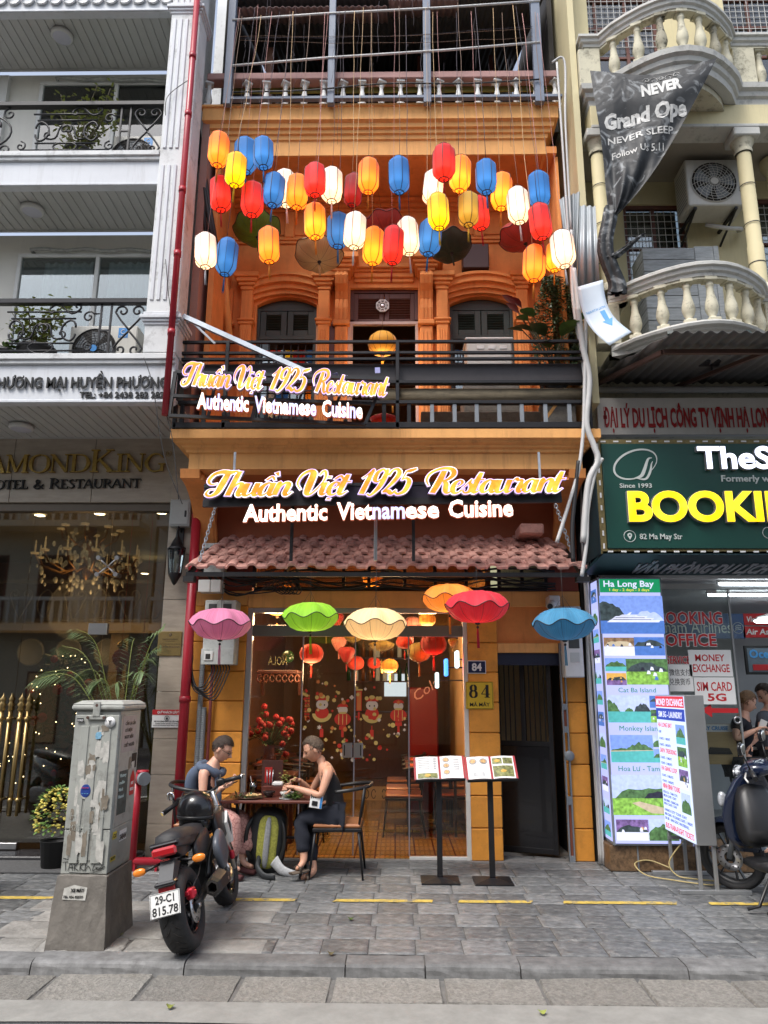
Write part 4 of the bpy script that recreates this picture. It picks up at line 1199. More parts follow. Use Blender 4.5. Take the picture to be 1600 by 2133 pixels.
def scroll_S(g,x0,z0,x1,z1,y,curl=.05,r=.009,sgn=1):
 a=Ve((x0,z0));b=Ve((x1,z1));d=b-a;nn=Ve((-d.y,d.x)).normalized()*sgn
 pts=[]
 for k in range(9):
  t=k/8
  p=a+d*t+nn*sin(t*2*PI)*d.length*.16
  pts.append((p.x,y,p.y))
 th=math.atan2(pts[-1][2]-pts[-2][2],pts[-1][0]-pts[-2][0])
 e=spiral(pts[-1][0]+curl*cos(th+PI/2*sgn),pts[-1][2]+curl*sin(th+PI/2*sgn),curl,th-PI/2*sgn,.85,y,sgn,9)
 th2=math.atan2(pts[0][2]-pts[1][2],pts[0][0]-pts[1][0])
 s_=spiral(pts[0][0]+curl*cos(th2+PI/2*sgn),pts[0][2]+curl*sin(th2+PI/2*sgn),curl,th2-PI/2*sgn,.85,y,sgn,9)
 g.tube(s_[::-1]+pts+e,r,5)
def heart(g,cx,cz,w_,h_,y,fl=1,r=.009):
 for s_ in(1,-1):
  p=[(cx,y,cz-fl*h_/2),(cx+s_*w_*.3,y,cz-fl*h_*.12),(cx+s_*w_*.5,y,cz+fl*h_*.2)]
  p+=spiral(cx+s_*w_*.27,cz+fl*h_*.27,w_*.23,0 if s_>0 else PI,1.1,y,s_*fl,11)
  g.tube(crom(p,3),r,5)
def iron_rail(zb,zt_,y,lab,px0):
 t=thing('balcony_railing',lab,'railing',(-4.2,y,zb))
 x1=XH-.005
 xe=-6.2
 BX(xe,x1,y-.035,y+.035,zt_-.055,zt_,.006).B('handrail',M.black,t)
 h=zt_-.055-zb
 g=MB()
 mid=zb+h*.5
 bx=x1-.38
 for xx in(bx,bx-.1):g.box(xx-.009,xx+.009,y-.009,y+.009,zb+(.0 if xx==bx else .15),zb+h)
 g.box(bx-.1,bx,y-.008,y+.008,mid-.008,mid+.008)
 heart(g,x1-.19,zb+h*.74,.28,h*.46,y,1,.011)
 heart(g,x1-.19,zb+h*.26,.28,h*.46,y,-1,.011)
 x=bx-.1
 while x>xe+.5:
  W_=1.15
  cx=x-W_/2
  g.tube([(x,y,zb+h*.22),(x,y,zb+h*.82),(x-.07,y,zb+h*.82)]+spiral(x-.12,zb+h*.76,.06,R(70),1.1,y,1),.010,5)
  g.tube([(x-.2,y,zb+h*.86),(x-W_+.2,y,zb+h*.86)],.010,5)
  g.tube([(x-.25,y,zb+h*.73),(x-W_+.25,y,zb+h*.73)],.010,5)
  g.tube([(x-.1,y,zb+h*.12),(x-W_+.1,y,zb+h*.12)],.010,5)
  g.tube([(x-.25,y,zb+h*.26),(x-W_+.25,y,zb+h*.26)],.010,5)
  scroll_S(g,x-.22,zb+h*.9,x-.52,zb+h*.93,y,.04,.010)
  scroll_S(g,cx+.2,zb+h*.35,cx-.02,zb+h*.62,y,.05,.010)
  scroll_S(g,cx-.2,zb+h*.35,cx+.02,zb+h*.62,y,.05,.010,-1)
  scroll_C(g,cx+.3,mid,.22,h*.4,y,0,1,.011)
  scroll_C(g,cx-.3,mid,.22,h*.4,y,0,-1,.011)
  scroll_C(g,cx,zb+h*.22,.18,.26,y,R(90),1,.010)
  for s_ in(1,-1):
   g.tube(spiral(x-.1 if s_>0 else x-W_+.1,zb+h*.2,.06,PI/2,1.2,y,s_),.009,5)
  x-=W_
  cx=x-.36
  for(dx,dz,ro)in((.17,.0,0),(-.17,0,PI),(0,.13,R(90)),(0,-.13,R(-90))):
   scroll_C(g,cx+dx,mid+dz,.34,h*.62,y,ro,1,.011)
  g.tube([(cx+.34*cos(a),y,mid+h*.36*sin(a))for a in[2*PI*k/24 for k in range(24)]],.011,5,closed=True)
  for(sx,sz)in((1,1),(1,-1),(-1,1),(-1,-1)):
   g.tube(spiral(cx+sx*.3,mid+sz*h*.37,.075,R(90)if sz>0 else R(-90),1.2,y,sx*sz),.010,5)
  x-=.72
 g.B('scrollwork',M.black,t)
 return t
iron_rail(4.79,at(150,622,6.72).z,6.74,'black scrolled iron railing on the lower hotel balcony above the black lettering',0)
iron_rail(7.1,at(150,212,6.72).z,6.74,'black scrolled iron railing on the upper hotel balcony',0)
yl=YB-.005
cl=thing('company_lettering','raised black company name and telephone number on the white hotel fascia','lettering',at(175,800,yl))
fm=frame(at(-22,809,yl))
tx='THƯƠNG MẠI HUYỀN PHƯƠNG'
Wt=at(350,809,yl).x-at(-22,809,yl).x
letters(tx,fm,.112,Wt,'letter',M.blackletter,cl,ext=.02,bold=.02)
A=at(166,829,yl)
q=MB();text(q,'TEL: +84 2438 282 282',frame(A),.062,at(342,829,yl).x-A.x,ext=.006,bold=.02)
q.B('telephone_line',M.blackletter,cl,**ST)
ZS0=at(300,1047,7.82).z
for k in range(5):
 x1=XH+.04-k*.9
 BX(x1-.895,x1,7.80,7.86,ZS0,4.31,.003).B('marble_slab',M.beige,HB)
z=0
k=0
for z0,z1 in((0,.32),(.32,.78),(.78,1.12),(1.12,1.58),(1.58,2.05),(2.05,2.52),(2.52,3.0),(3.0,ZS0),(ZS0,4.3)):
 BX(-2.43,-2.145,7.76,7.9,z0+.002,z1-.002,.003).B('marble_slab',M.beige,HB)
BX(-6.5,-2.43,7.84,7.95,ZS0-.09,ZS0-.002,.004).B('door_head',pm('bronze_head',(.1,.08,.06),.4,metal=.3),HB)
SG={'A':([[(0,0,.05),(.36,1,.05)],[(.4,1,.15),(.78,0,.15)],[(.15,.36,.05),(.58,.36,.05)],[(-.1,.02,.05),(.14,.02,.05)],[(.6,.02,.05),(.94,.02,.05)]],.88),'M':([[(.12,0,.05),(.12,1,.05)],[(.14,.98,.14),(.5,.05,.12)],[(.5,.05,.05),(.86,.98,.05)],[(.9,0,.15),(.9,1,.15)],[(-.02,.02,.05),(.26,.02,.05)],[(.76,.02,.05),(1.06,.02,.05)],[(-.02,.98,.05),(.2,.98,.05)],[(.86,.98,.05),(1.06,.98,.05)]],1.1),'O':([[(.48,1.0,.05),(.16,.86,.1),(.06,.5,.17),(.16,.14,.1),(.48,0,.05),(.8,.14,.1),(.9,.5,.17),(.8,.86,.1),(.48,1.0,.05)]],.98),'N':([[(.12,0,.05),(.12,1,.05)],[(.12,.97,.16),(.78,.03,.14)],[(.8,0,.05),(.8,1,.05)],[(-.02,.02,.05),(.26,.02,.05)],[(-.02,.98,.05),(.16,.98,.05)],[(.68,.98,.05),(.94,.98,.05)]],.96),'D':([[(.16,0,.15),(.16,1,.15)],[(.0,.975,.05),(.4,.975,.05),(.7,.86,.1),(.84,.5,.17),(.7,.14,.1),(.4,.025,.05),(.0,.025,.05)]],.94),'K':([[(.16,0,.15),(.16,1,.15)],[(.2,.42,.05),(.72,.98,.06)],[(.34,.56,.1),(.8,.02,.17)],[(0,.02,.05),(.32,.02,.05)],[(0,.98,.05),(.32,.98,.05)],[(.56,.98,.05),(.86,.98,.05)],[(.64,.02,.05),(1.0,.02,.05)]],.98),'I':([[(.17,0,.15),(.17,1,.15)],[(.0,.02,.05),(.34,.02,.05)],[(0,.98,.05),(.34,.98,.05)]],.4),'G':([[(.82,.78,.06),(.6,.97,.07),(.3,.93,.09),(.08,.6,.15),(.08,.35,.16),(.3,.04,.09),(.6,.03,.06),(.82,.14,.07)],[(.8,.02,.14),(.8,.42,.14)],[(.62,.42,.05),(.96,.42,.05)]],.98),'H':([[(.16,0,.15),(.16,1,.15)],[(.8,0,.15),(.8,1,.15)],[(.16,.5,.05),(.8,.5,.05)],[(0,.02,.05),(.32,.02,.05)],[(0,.98,.05),(.32,.98,.05)],[(.64,.02,.05),(.96,.02,.05)],[(.64,.98,.05),(.96,.98,.05)]],1.0),'T':([[(.4,0,.15),(.4,1,.15)],[(.02,.97,.06),(.78,.97,.06)],[(.03,.98,.05),(.02,.78,.02)],[(.77,.98,.05),(.78,.78,.02)],[(.24,.02,.05),(.56,.02,.05)]],.8),'E':([[(.16,0,.15),(.16,1,.15)],[(0,.97,.06),(.62,.97,.06)],[(.16,.5,.05),(.5,.5,.05)],[(0,.03,.06),(.66,.03,.06)],[(.62,.98,.05),(.63,.8,.02)],[(.66,.02,.05),(.68,.22,.02)]],.72),'L':([[(.16,0,.15),(.16,1,.15)],[(0,.98,.05),(.34,.98,.05)],[(0,.03,.06),(.6,.03,.06)],[(.6,.02,.05),(.63,.25,.02)]],.66),'R':([[(.16,0,.15),(.16,1,.15)],[(0,.975,.05),(.4,.975,.06),(.64,.76,.16),(.4,.5,.06),(.16,.5,.05)],[(.38,.5,.1),(.8,.02,.16)],[(0,.02,.05),(.32,.02,.05)],[(.7,.02,.05),(.92,.02,.05)]],.88),'S':([[(.56,.8,.05),(.36,.98,.08),(.12,.8,.14),(.3,.54,.17),(.54,.26,.15),(.32,.02,.08),(.06,.2,.05)]],.66),'U':([[(.14,1,.15),(.14,.3,.15),(.4,.0,.1),(.7,.24,.06),(.72,1,.05)],[(0,.98,.05),(.3,.98,.05)],[(.6,.98,.05),(.86,.98,.05)]],.86),'&':([[(.9,.5,.05),(.6,.08,.1),(.3,.0,.12),(.08,.22,.15),(.3,.52,.1),(.52,.8,.12),(.36,1.0,.08),(.22,.8,.12),(.5,.35,.16),(.92,.0,.13)]],.98),}
def serif(s,A,B,h,m,parent,ext=.02,caps=None,hbig=None):
 adv=sum((SG[c][1]if c!=' ' else .5)*(hbig/h if caps and i in caps else 1)for i,c in enumerate(s))
 ux=(B-A).normalized();k=(B-A).length/(adv*h)
 x=0
 for i,c in enumerate(s):
  if c==' ':x+=.5;continue
  hh=hbig if caps and i in caps else h
  fm=frame(A+ux*x*h*k,ux)@Matrix(((hh*k,0,0,0),(0,hh,0,0),(0,0,1,0),(0,0,0,1)))
  q=MB()
  for j,st in enumerate(SG[c][0]):
   stroke(q,st,fm,0,ext+j*.0006,sub=4)
  q.B('letter',m,parent)
  x+=SG[c][1]*hh/h
hs_=thing('hotel_name_sign','gold serif hotel name letters on beige marble beside the orange balcony','lettering',at(170,965,7.79))
A=at(-95,987,7.795);B=at(346,983,7.795)
serif('DIAMONDKING',A,B,.205,M.gold,hs_,.03,{0,7},.255)
q=MB();p=at(352,945,7.79)
q.tube([(p.x+.03*cos(a),7.785,p.z+.03*sin(a))for a in[2*PI*k/16 for k in range(16)]],.003,4,closed=True)
text(q,'R',frame((p.x-.012,7.79,p.z-.014)),.03,ext=.003)
q.B('registered_mark',M.gold,hs_)
hr=thing('hotel_subtitle_sign','black serif lettering hotel and restaurant below the gold letters','lettering',at(150,1007,7.79))
A=at(-38,1020,7.795);B=at(294,1016,7.795)
serif('HOTEL & RESTAURANT',A,B,.1,M.blackletter,hr,.02,{0,8},.115)
gf=thing('glass_shopfront','tall brown tinted glass front of the hotel lobby','glass front',(-4.2,7.9,0))
zt3=ZS0-.09
xg=at(225,1200,7.9).x
for(a,b)in((-6.4,-5.1),(-5.095,-3.95),(-3.945,xg-.004),(xg+.004,-2.445)):
 BX(a,b,7.895,7.905,.12 if b>-3.3 else .04,zt3).B('pane',G['hotel'],gf)
BX(-2.45,-2.43,7.87,7.93,.1,zt3).B('edge_strip',M.whitedirty,gf)
c=at(225,1180,7.87)
g=MB()
for(sx,sz)in((1,1),(1,-1),(-1,1),(-1,-1)):
 g.tube([(c.x,7.86,c.z),(c.x+sx*.1,7.85,c.z+sz*.09)],.008,6)
 g.cyl((c.x+sx*.1,7.83,c.z+sz*.09),(c.x+sx*.1,7.89,c.z+sz*.09),.024,n=10)
g.B('spider_clamp',M.steel,gf)
c=at(204,1310,7.88)
BX(c.x-.1,c.x+.1,7.87,7.93,c.z-.06,c.z+.06,.004).B('patch_fitting',M.steel,gf)
c=at(30,1768,7.87)
BX(c.x-.3,c.x+.02,7.86,7.93,.06,.12,.004).B('patch_fitting',M.steel,gf)
BX(-6.5,-2.44,7.6,7.98,-.0,.05,.01).B('threshold',pm('black_granite',(.03,.03,.032),.25,var=.2),HB)
BX(-6.5,-2.8,7.15,7.6,.0,.02,.005).B('door_mat',pm('grey_mat',(.07,.07,.07),.9,var=.3,scale=40),None,label='dark grey entrance mat in front of the hotel glass doors',cat='mat')
for i,px in enumerate((8,25,47,62)):
 yy=7.80
 top=at(px,1447,yy);bot=at(px-12,1700,yy)
 t=thing('brass_pull_handle',['leftmost','second from left','third from left','rightmost'][i]+' of the four tall brass spear tipped door pulls of the hotel','door handle',(top.x,yy,bot.z),group='brass door pulls of the hotel')
 r_=.022 if i%2==0 else .016
 MB().cyl((top.x,yy,bot.z),(top.x,yy,top.z-.16),r_,n=12).B('grip_tube',M.brass,t)
 MB().lathe([(r_,-.16),(r_*1.6,-.15),(r_*1.2,-.12),(r_*1.9,-.1),(r_,-.075),(r_*1.2,-.06),(r_*1.5,-.045),(.008,-.01),(.001,.02)],(top.x,yy,top.z),12).B('finial',M.brass,t)
 for zz in(top.z-.24,bot.z+.15):
  MB().cyl((top.x,yy,zz),(top.x,7.89,zz),.012,n=8).sphere((top.x,yy-.01,zz),.026,10,6).B('standoff',M.brass,t)
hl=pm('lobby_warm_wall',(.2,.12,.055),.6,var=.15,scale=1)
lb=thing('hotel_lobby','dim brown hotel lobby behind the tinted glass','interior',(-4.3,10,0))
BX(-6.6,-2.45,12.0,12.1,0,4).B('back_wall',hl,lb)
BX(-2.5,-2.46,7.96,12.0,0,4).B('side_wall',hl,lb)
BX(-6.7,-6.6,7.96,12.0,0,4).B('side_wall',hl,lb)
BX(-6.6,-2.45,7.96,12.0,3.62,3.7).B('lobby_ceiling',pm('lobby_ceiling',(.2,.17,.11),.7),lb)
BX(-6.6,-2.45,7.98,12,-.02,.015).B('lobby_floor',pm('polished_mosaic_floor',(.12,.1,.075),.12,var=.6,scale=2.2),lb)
BX(-6.6,-2.5,10.2,12.0,2.35,2.5).B('mezzanine_slab',pm('mezzanine_face',(.32,.24,.13),.5,var=.1),lb)
g=MB()
for k in range(4):
 cx=-2.9-k*.75
 heart(g,cx,2.75,.3,.45,10.15,1,.012);scroll_C(g,cx-.36,2.74,.3,.4,10.15,0,1,.012)
g.box(-6.5,-2.5,10.12,10.18,3.02,3.07);g.box(-6.5,-2.5,10.13,10.17,2.5,2.53)
g.B('mezzanine_scrollwork',pm('dull_iron',(.12,.1,.07),.6),lb)
for k,px in enumerate((97,172,250)):
 p=at(px,1362,11.0)
 MB().lathe([(.0,0),(.16,0),(.17,-.02),(.19,-.01),(.19,.02)],(p.x,10.5,p.z),24,'Y').B('wall_plate',pm('plate',(.35,.33,.25),.4),lb)
BX(-3.95,-3.7,10.4,11.9,0,2.35).B('lobby_column',pm('lobby_column',(.4,.28,.13),.5),lb)
for(px,py)in((83,1073),(208,1070),(336,1068),(302,1195),(333,1215)):
 p=atz(px,py,3.615)if py<1100 else at(px,py,11.5)
 t=MB().lathe([(.001,0),(.045,-.004),(.06,.0)],p if py>1100 else(p.x,min(p.y,11.8),3.61),14).B('downlight',lit('downlight_glow',(1,.85,.6),14),None,label={83:'recessed downlight at far left of the hotel lobby ceiling',208:'recessed downlight above the chandelier',336:'recessed downlight at right end of the hotel lobby ceiling',302:'deep recessed downlight right of the chandelier',333:'lowest recessed downlight beside the marble pier'}[px],cat='downlight',group='recessed downlights of the hotel lobby')
cc=at(185,1150,9.3)
ch=thing('chandelier','ornate crystal and gilt chandelier behind the hotel glass','chandelier',cc)
gl_=pm('gilt_bronze',(.3,.16,.05),.35,metal=.8,var=.3)
cr_=pm('crystal_drop',(.5,.48,.4),.1,var=.3,emit=(1,.8,.5),es=.05,spec=1)
MB().lathe([(.01,.75),(.02,.4),(.06,.38),(.08,.25),(.03,.2),(.09,.05),(.1,-.1),(.04,-.2),(.06,-.28),(.01,-.36)],cc,14).B('stem',gl_,ch)
for tier,(R_,zz,n_)in enumerate(((.62,-.08,12),(.36,.28,8))):
 for k in range(n_):
  a=2*PI*k/n_+tier*.2
  e=Ve((cos(a),sin(a),0))
  arm=MB().tube([cc+Ve((0,0,zz-.1))+e*.06,cc+e*R_*.5+Ve((0,0,zz-.2)),cc+e*R_*.9+Ve((0,0,zz-.12)),cc+e*R_+Ve((0,0,zz))],.012,5).B('arm',gl_,ch)
  p=cc+e*R_+Ve((0,0,zz))
  MB().lathe([(.001,-.01),(.05,0),(.055,.02),(.02,.02),(.012,.03),(.012,.12),(.006,.125),(.012,.15),(.001,.18)],p,8).B('candle',pm('candle_cup',(.5,.4,.25),.4,emit=(1,.7,.35),es=.15),arm)
g=MB()
for k in range(150):
 a=U(0,2*PI);R_=rnd.choice((.62,.5,.36,.2))*U(.9,1.05)
 z_=U(-.42,.1)if R_>.3 else U(-.45,.5)
 z_=z_*(1-.4*(R_>.55))
 g.sphere(cc+Ve((cos(a)*R_,sin(a)*R_,z_-.05)),U(.014,.03),6,4,(1,1,1.6))
g.B('crystal_drops',cr_,ch,**ST)
ld=bpy.data.lights.new('chandelier_bulbs','POINT');ld.energy=22;ld.color=(1,.65,.35);ld.shadow_soft_size=.4
lo=bpy.data.objects.new('chandelier_bulbs',ld);COL.objects.link(lo);lo.parent=ch;lo.location=(0,-.1,-.75)
tp=at(115,1560,9.0)
tree=thing('fairy_light_tree','dark decorated tree with fairy lights and red blossoms inside the hotel','tree',(tp.x,9.0,0))
g=MB()
for k in range(900):
 z_=U(.5,2.0);rr=.62*(1-(z_-.4)/2.3)*math.sqrt(rnd.random())*1.3;a=U(0,2*PI)
 c_=Ve((tp.x+rr*cos(a),9.0+rr*sin(a)*.7,z_))
 d_=Ve((rnd.gauss(0,1),rnd.gauss(0,1),rnd.gauss(0,1))).normalized()*.07
 e_=Ve((rnd.gauss(0,1),rnd.gauss(0,1),rnd.gauss(0,1))).normalized()*.02
 g.add([c_-d_,c_+e_,c_+d_,c_-e_],[(0,1,2,3)])
g.B('foliage',M.leafd,tree,**ST)
MB().cyl((tp.x,9.0,0.015),(tp.x,9.0,1.8),.05,.01).B('trunk',M.stem,tree)
g=MB();h_=MB()
for k in range(70):
 z_=U(.5,2.0);rr=.7*(1-(z_-.4)/2.5);a=U(PI,2*PI)
 c_=Ve((tp.x+rr*cos(a),9.0+rr*sin(a)*.7,z_))
 g.sphere(c_,.007,6,4)
 if k<16:h_.sphere(c_+Ve((.03,-.03,.02)),U(.03,.06),8,6)
g.B('fairy_lights',lit('fairy_glow',(1,.8,.5),9),tree,**ST)
h_.B('red_ornaments',M.red,tree,**ST)
p=at(252,1370,8.4)
rp=thing('red_pendant','red and gold new year pendant hanging inside the hotel glass','ornament',p)
MB().sphere((p.x,8.4,p.z),.1,12,8,(1,.4,1)).B('pendant_body',M.red,rp)
MB().lathe([(.03,.1),(.05,.12),(.045,.16),(.01,.18)],(p.x,8.4,p.z),10).B('pendant_cap',M.gold,rp)
MB().lathe([(.04,-.1),(.05,-.13),(.03,-.14),(.035,-.34),(.02,-.36)],(p.x,8.4,p.z),10).B('tassel',M.red,rp)
q=MB().cyl((p.x,8.4,p.z+.17),(p.x,8.4,3.61),.003,n=4).B('cord',M.red,rp)
p0=at(298,1340,8.2);p1=at(290,1480,8.2)
fc_=thing('firecracker_string','long red paper firecracker string hanging beside the marble pier','ornament',p0)
MB().cyl((p0.x,8.2,p0.z),(p0.x,8.2,3.61),.003,n=4).B('cord',M.red,fc_)
g=MB()
nz=16
for k in range(nz):
 zz=p0.z-(p0.z-p1.z)*k/nz
 for s_ in(-1,1):
  g.bar((p0.x,8.2,zz),(p0.x+s_*.055,8.2,zz-.05),.022,.03)
g.B('firecrackers',M.red,fc_,**ST)
g=MB()
for k in range(nz):
 zz=p0.z-(p0.z-p1.z)*k/nz-.05
 for s_ in(-1,1):g.sphere((p0.x+s_*.06,8.19,zz),.009,6,4)
g.B('gold_tips',M.gold,fc_,**ST)
# things fixed to the hotel front
def pipe_thing(name,label,cat,pts,r,m,joints=()):
 t=thing(name,label,cat,pts[0])
 MB().tube(pts,r,12).B('pipe_body',m,t)
 for(a,b,f)in joints:
  p=Vector(a).lerp(Vector(b),f)
  d=(Vector(b)-Vector(a)).normalized()*.03
  MB().cyl(p-d,p+d,r*1.18,n=12).B('pipe_collar',m,t)
 return t
A=at(410,0,6.56);A=Ve((A.x,6.57,10.0));xx=at(385,400,6.57).x
pa=(-2.17,6.57,10.2);pb=(-2.17,6.57,at(352,865,6.57).z)
pipe_thing('red_drainpipe','upper red painted drainpipe running down the white corner pier of the hotel','pipe',[pa,pb],.032,M.redpipe,[(pa,pb,f)for f in(.2,.33,.45,.6,.72,.86)])
pa=at(404,1052,7.62);pb=at(374,1740,7.62);xm=(pa.x+pb.x)/2
pa=(xm,7.63,at(400,1030,7.63).z);pb=(xm,7.63,.1)
pipe_thing('red_drainpipe','lower red painted drainpipe between the marble pier and the orange wall','pipe',[pa,pb],.05,M.redpipe,[(pa,pb,f)for f in(.25,.6)])
def ac_unit(label,c,w_,h_,d_,fanx,m='acw',grille=M.blackp,sticker=True,fr=None):
 x,y,z=c
 t=thing('air_conditioner',label,'air conditioner',(x+w_/2,y+d_/2,z),group='outdoor air conditioner units')
 BX(x,x+w_,y,y+d_,z,z+h_,.012).B('casing',M[m],t)
 cx,cz=x+fanx,z+h_/2
 rr=fr or h_*.42
 MB().lathe([(.0,-.001),(rr,-.001),(rr,.01)],(cx,y-.004,cz),28,'Y').B('fan_opening',M.dark,t)
 b=MB()
 for k in range(5):
  a=2*PI*k/5
  b.prism([(cx+.2*rr*cos(a),cz+.2*rr*sin(a)),(cx+.9*rr*cos(a-.25),cz+.9*rr*sin(a-.25)),(cx+.9*rr*cos(a+.5),cz+.9*rr*sin(a+.5)),(cx+.2*rr*cos(a+.9),cz+.2*rr*sin(a+.9))],y-.006,y-.0045)
 b.B('fan_blades',M.grey,t)
 g=MB()
 for k in range(1,9):
  r_=rr*k/8
  g.tube([(cx+r_*cos(a),y-.02+.012*(k/8)**4,cz+r_*sin(a))for a in[2*PI*j/28 for j in range(28)]],.0035 if k<8 else .007,4,closed=True)
 for k in range(20):
  a=2*PI*k/20
  g.tube([(cx+rr*f_*cos(a+.5*f_),y-.022,cz+rr*f_*sin(a+.5*f_))for f_ in(.12,.4,.7,1)],.003,4)
 g.cyl((cx,y-.026,cz),(cx,y-.016,cz),rr*.17,n=14)
 g.B('fan_grille',grille,t)
 q=MB()
 for k in range(12):
  q.box(x-.002,x+.004,y+.04,y+d_-.04,z+.06+(h_-.12)*k/12,z+.06+(h_-.12)*k/12+.012)
 q.B('side_louvre',M.grey,t)
 if sticker:
  sx=x+w_-.2
  s_=BX(sx,sx+.1,y-.003,y,z+h_-.14,z+h_-.03).B('blue_badge',pm('blue_sticker',(.03,.2,.5),.4,var=0,bump=0),t)
  q=MB()
  q.tube([(sx+.05+.022*cos(a),y-.005,z+h_-.075+.022*sin(a))for a in[PI*.3+1.5*PI*k/12 for k in range(13)]],.004,4)
  text(q,'Casper',frame((sx+.012,y-.0045,z+h_-.13)),.016,.076,ext=.001)
  q.B('badge_print',M.paper,s_)
  q=MB().lathe([(.0,0),(rr*.17,0)],(cx,y-.028,cz),14,'Y').B('hub_badge',pm('blue_sticker',(.03,.2,.5),.4),t)
 return t
A=at(140,750,7.1);B=at(262,678,7.1)
ac_unit('white air conditioner unit with blue badge on the lower hotel balcony behind the scrollwork',(A.x,7.1,4.78),.86*(B.x-A.x)/.7,B.z-4.78,.28,.27)
A=at(233,320,7.1);B=at(338,282,7.1)
ac_unit('white air conditioner unit on the upper hotel balcony next to the corner pier',(A.x,7.1,7.08),(B.x-A.x),B.z-7.08,.28,.23)
def leaf_blade(g,p,d,L,w_,droop=.3,fold=.15,nseg=4,up=Ve((0,0,1))):
 p=Vector(p);d=Vector(d).normalized()
 s_=d.cross(up)
 if s_.length<.05:s_=Ve((1,0,0))
 s_.normalize()
 P=[]
 cur=p.copy();dd=d.copy()
 prof=[.15,.8,1,.7,.05]if nseg==4 else[.2,1,.1]
 for k in range(nseg+1):
  ww=w_*prof[k]/2
  nn=s_.cross(dd).normalized()
  P+=[cur+s_*ww+nn*ww*fold,cur,cur-s_*ww+nn*ww*fold]
  dd=(dd+Ve((0,0,-droop/nseg))).normalized()
  cur=cur+dd*(L/nseg)
 fs=[]
 for k in range(nseg):
  a=3*k
  fs+=[(a,a+1,a+4,a+3),(a+1,a+2,a+5,a+4)]
 g.add(P,fs,True)
def bushy(label,base,spread,h,nleaf,m,potr=.16,poth=.22,cat='potted plant',Ls=(.05,.09),seedn=1,stems=7,potm='pot',trunk=True,wide=1.0):
 r_=random.Random(seedn)
 b=Vector(base)
 t=thing('potted_plant',label,cat,b)
 if potr:
  MB().lathe([(.001,0),(potr*.75,0),(potr,poth),(potr*1.07,poth),(potr*1.07,poth-.03),(potr*.95,poth-.03)][:],b,18).B('pot',M[potm],t)
  MB().lathe([(.001,poth-.03),(potr*.97,poth-.03)],b,18).B('soil',M.stem,t)
 g=MB();lf=MB()
 tips=[]
 for k in range(stems):
  a=r_.uniform(0,2*PI);R_=spread*r_.uniform(.4,1)
  e=b+Ve((R_*cos(a)*wide,R_*sin(a)*.6,h*r_.uniform(.55,1)))
  m_=b.lerp(e,.5)+Ve((r_.uniform(-.05,.05),0,.12*h))
  s_=b+Ve((0,0,poth*.8))
  pts=crom([s_,m_,e],5)
  g.tube(pts,[.01*(1-.7*i/(len(pts)-1))for i in range(len(pts))],5)
  tips.append(pts)
 for k in range(nleaf):
  pts=r_.choice(tips)
  i=int(len(pts)*(1-.75*r_.random()**1.4))-1
  p=Vector(pts[max(2,i)])+Ve((r_.gauss(0,.05),r_.gauss(0,.04),r_.gauss(0,.05)))
  leaf_blade(lf,p,(r_.gauss(0,1),r_.gauss(0,1)-.3,r_.uniform(-.4,.7)),r_.uniform(*Ls),r_.uniform(*Ls)*.5,.5)
 g.B('branches',M.stem,t)
 lf.B('leaves',M[m],t,**ST)
 return t
p=at(165,320,6.95)
bushy('airy yellow green shrub growing above the upper hotel balcony rail',(p.x,6.95,7.08),.42,1.02,420,'leafl',Ls=(.04,.075),seedn=4,stems=14,wide=1.2)
g=MB()
r_=random.Random(5)
t=thing('potted_plant','spiky striped grass like plant at the foot of the upper hotel balcony railing','potted plant',(p.x-.05,6.9,7.08))
MB().lathe([(.001,0),(.1,0),(.13,.12),(.12,.12)],(p.x-.05,6.9,7.08),14).B('pot',M.pot,t)
for k in range(110):
 a=r_.uniform(0,2*PI)
 leaf_blade(g,(p.x-.05,6.9,7.18),(cos(a),sin(a)*.5-.2,r_.uniform(.3,1.8)),r_.uniform(.14,.26),.014,1.4,0,4)
g.B('leaves',M.leafl,t,**ST)
p=at(75,745,6.95)
bushy('bushy light green shrub in a black basket pot on the lower hotel balcony',(p.x,6.95,4.78),.36,.78,420,'leafl',Ls=(.05,.085),potr=.18,poth=.2,seedn=9,stems=12)
p=at(10,745,6.95)
bushy('smaller green potted shrub at the left end of the lower hotel balcony',(p.x,6.95,4.78),.2,.35,150,'leaf',Ls=(.06,.1),potr=.14,poth=.16,seedn=11)
A=at(358,1042,7.7);B=at(397,1098,7.7)
t=thing('switch_box','grey metal switch box on the marble pier above the wall lantern','electrical box',(A.x,7.75,B.z))
BX(A.x,B.x,7.66,7.76,B.z,A.z,.008).B('box_body',M.grey if False else pm('light_grey_box',(.33,.35,.34),.5,var=.1),t)
BX(A.x+.015,B.x-.02,7.652,7.66,B.z+.02,A.z-.02,.004).B('box_door',pm('light_grey_box',(.33,.35,.34),.5),t)
BX(B.x-.06,B.x-.04,7.645,7.653,B.z+.1,B.z+.17,.003).B('lock',M.blackp,t)
q=MB();q.box(A.x-.02,B.x+.02,7.64,7.78,B.z+.0,B.z+.015);
c=at(366,1170,7.62)
t=thing('wall_lantern','old black metal and glass wall lantern on the marble pier','wall lamp',c)
wd=.085
g=MB()
for k in range(6):
 a=2*PI*k/6+.3
 e=Ve((cos(a),sin(a),0))
 g.bar(c+e*wd+Ve((0,0,.13)),c+e*wd*.72+Ve((0,0,-.13)),.01)
g.lathe([(wd*1.15,.13),(wd*1.15,.145),(wd*.9,.16),(wd*.55,.22),(wd*.25,.26),(.02,.27),(.012,.33),(.02,.34),(.001,.36)],c,6)
g.lathe([(wd*.8,-.12),(wd*.82,-.14),(wd*.5,-.19),(.02,-.23),(.001,-.25)],c,6)
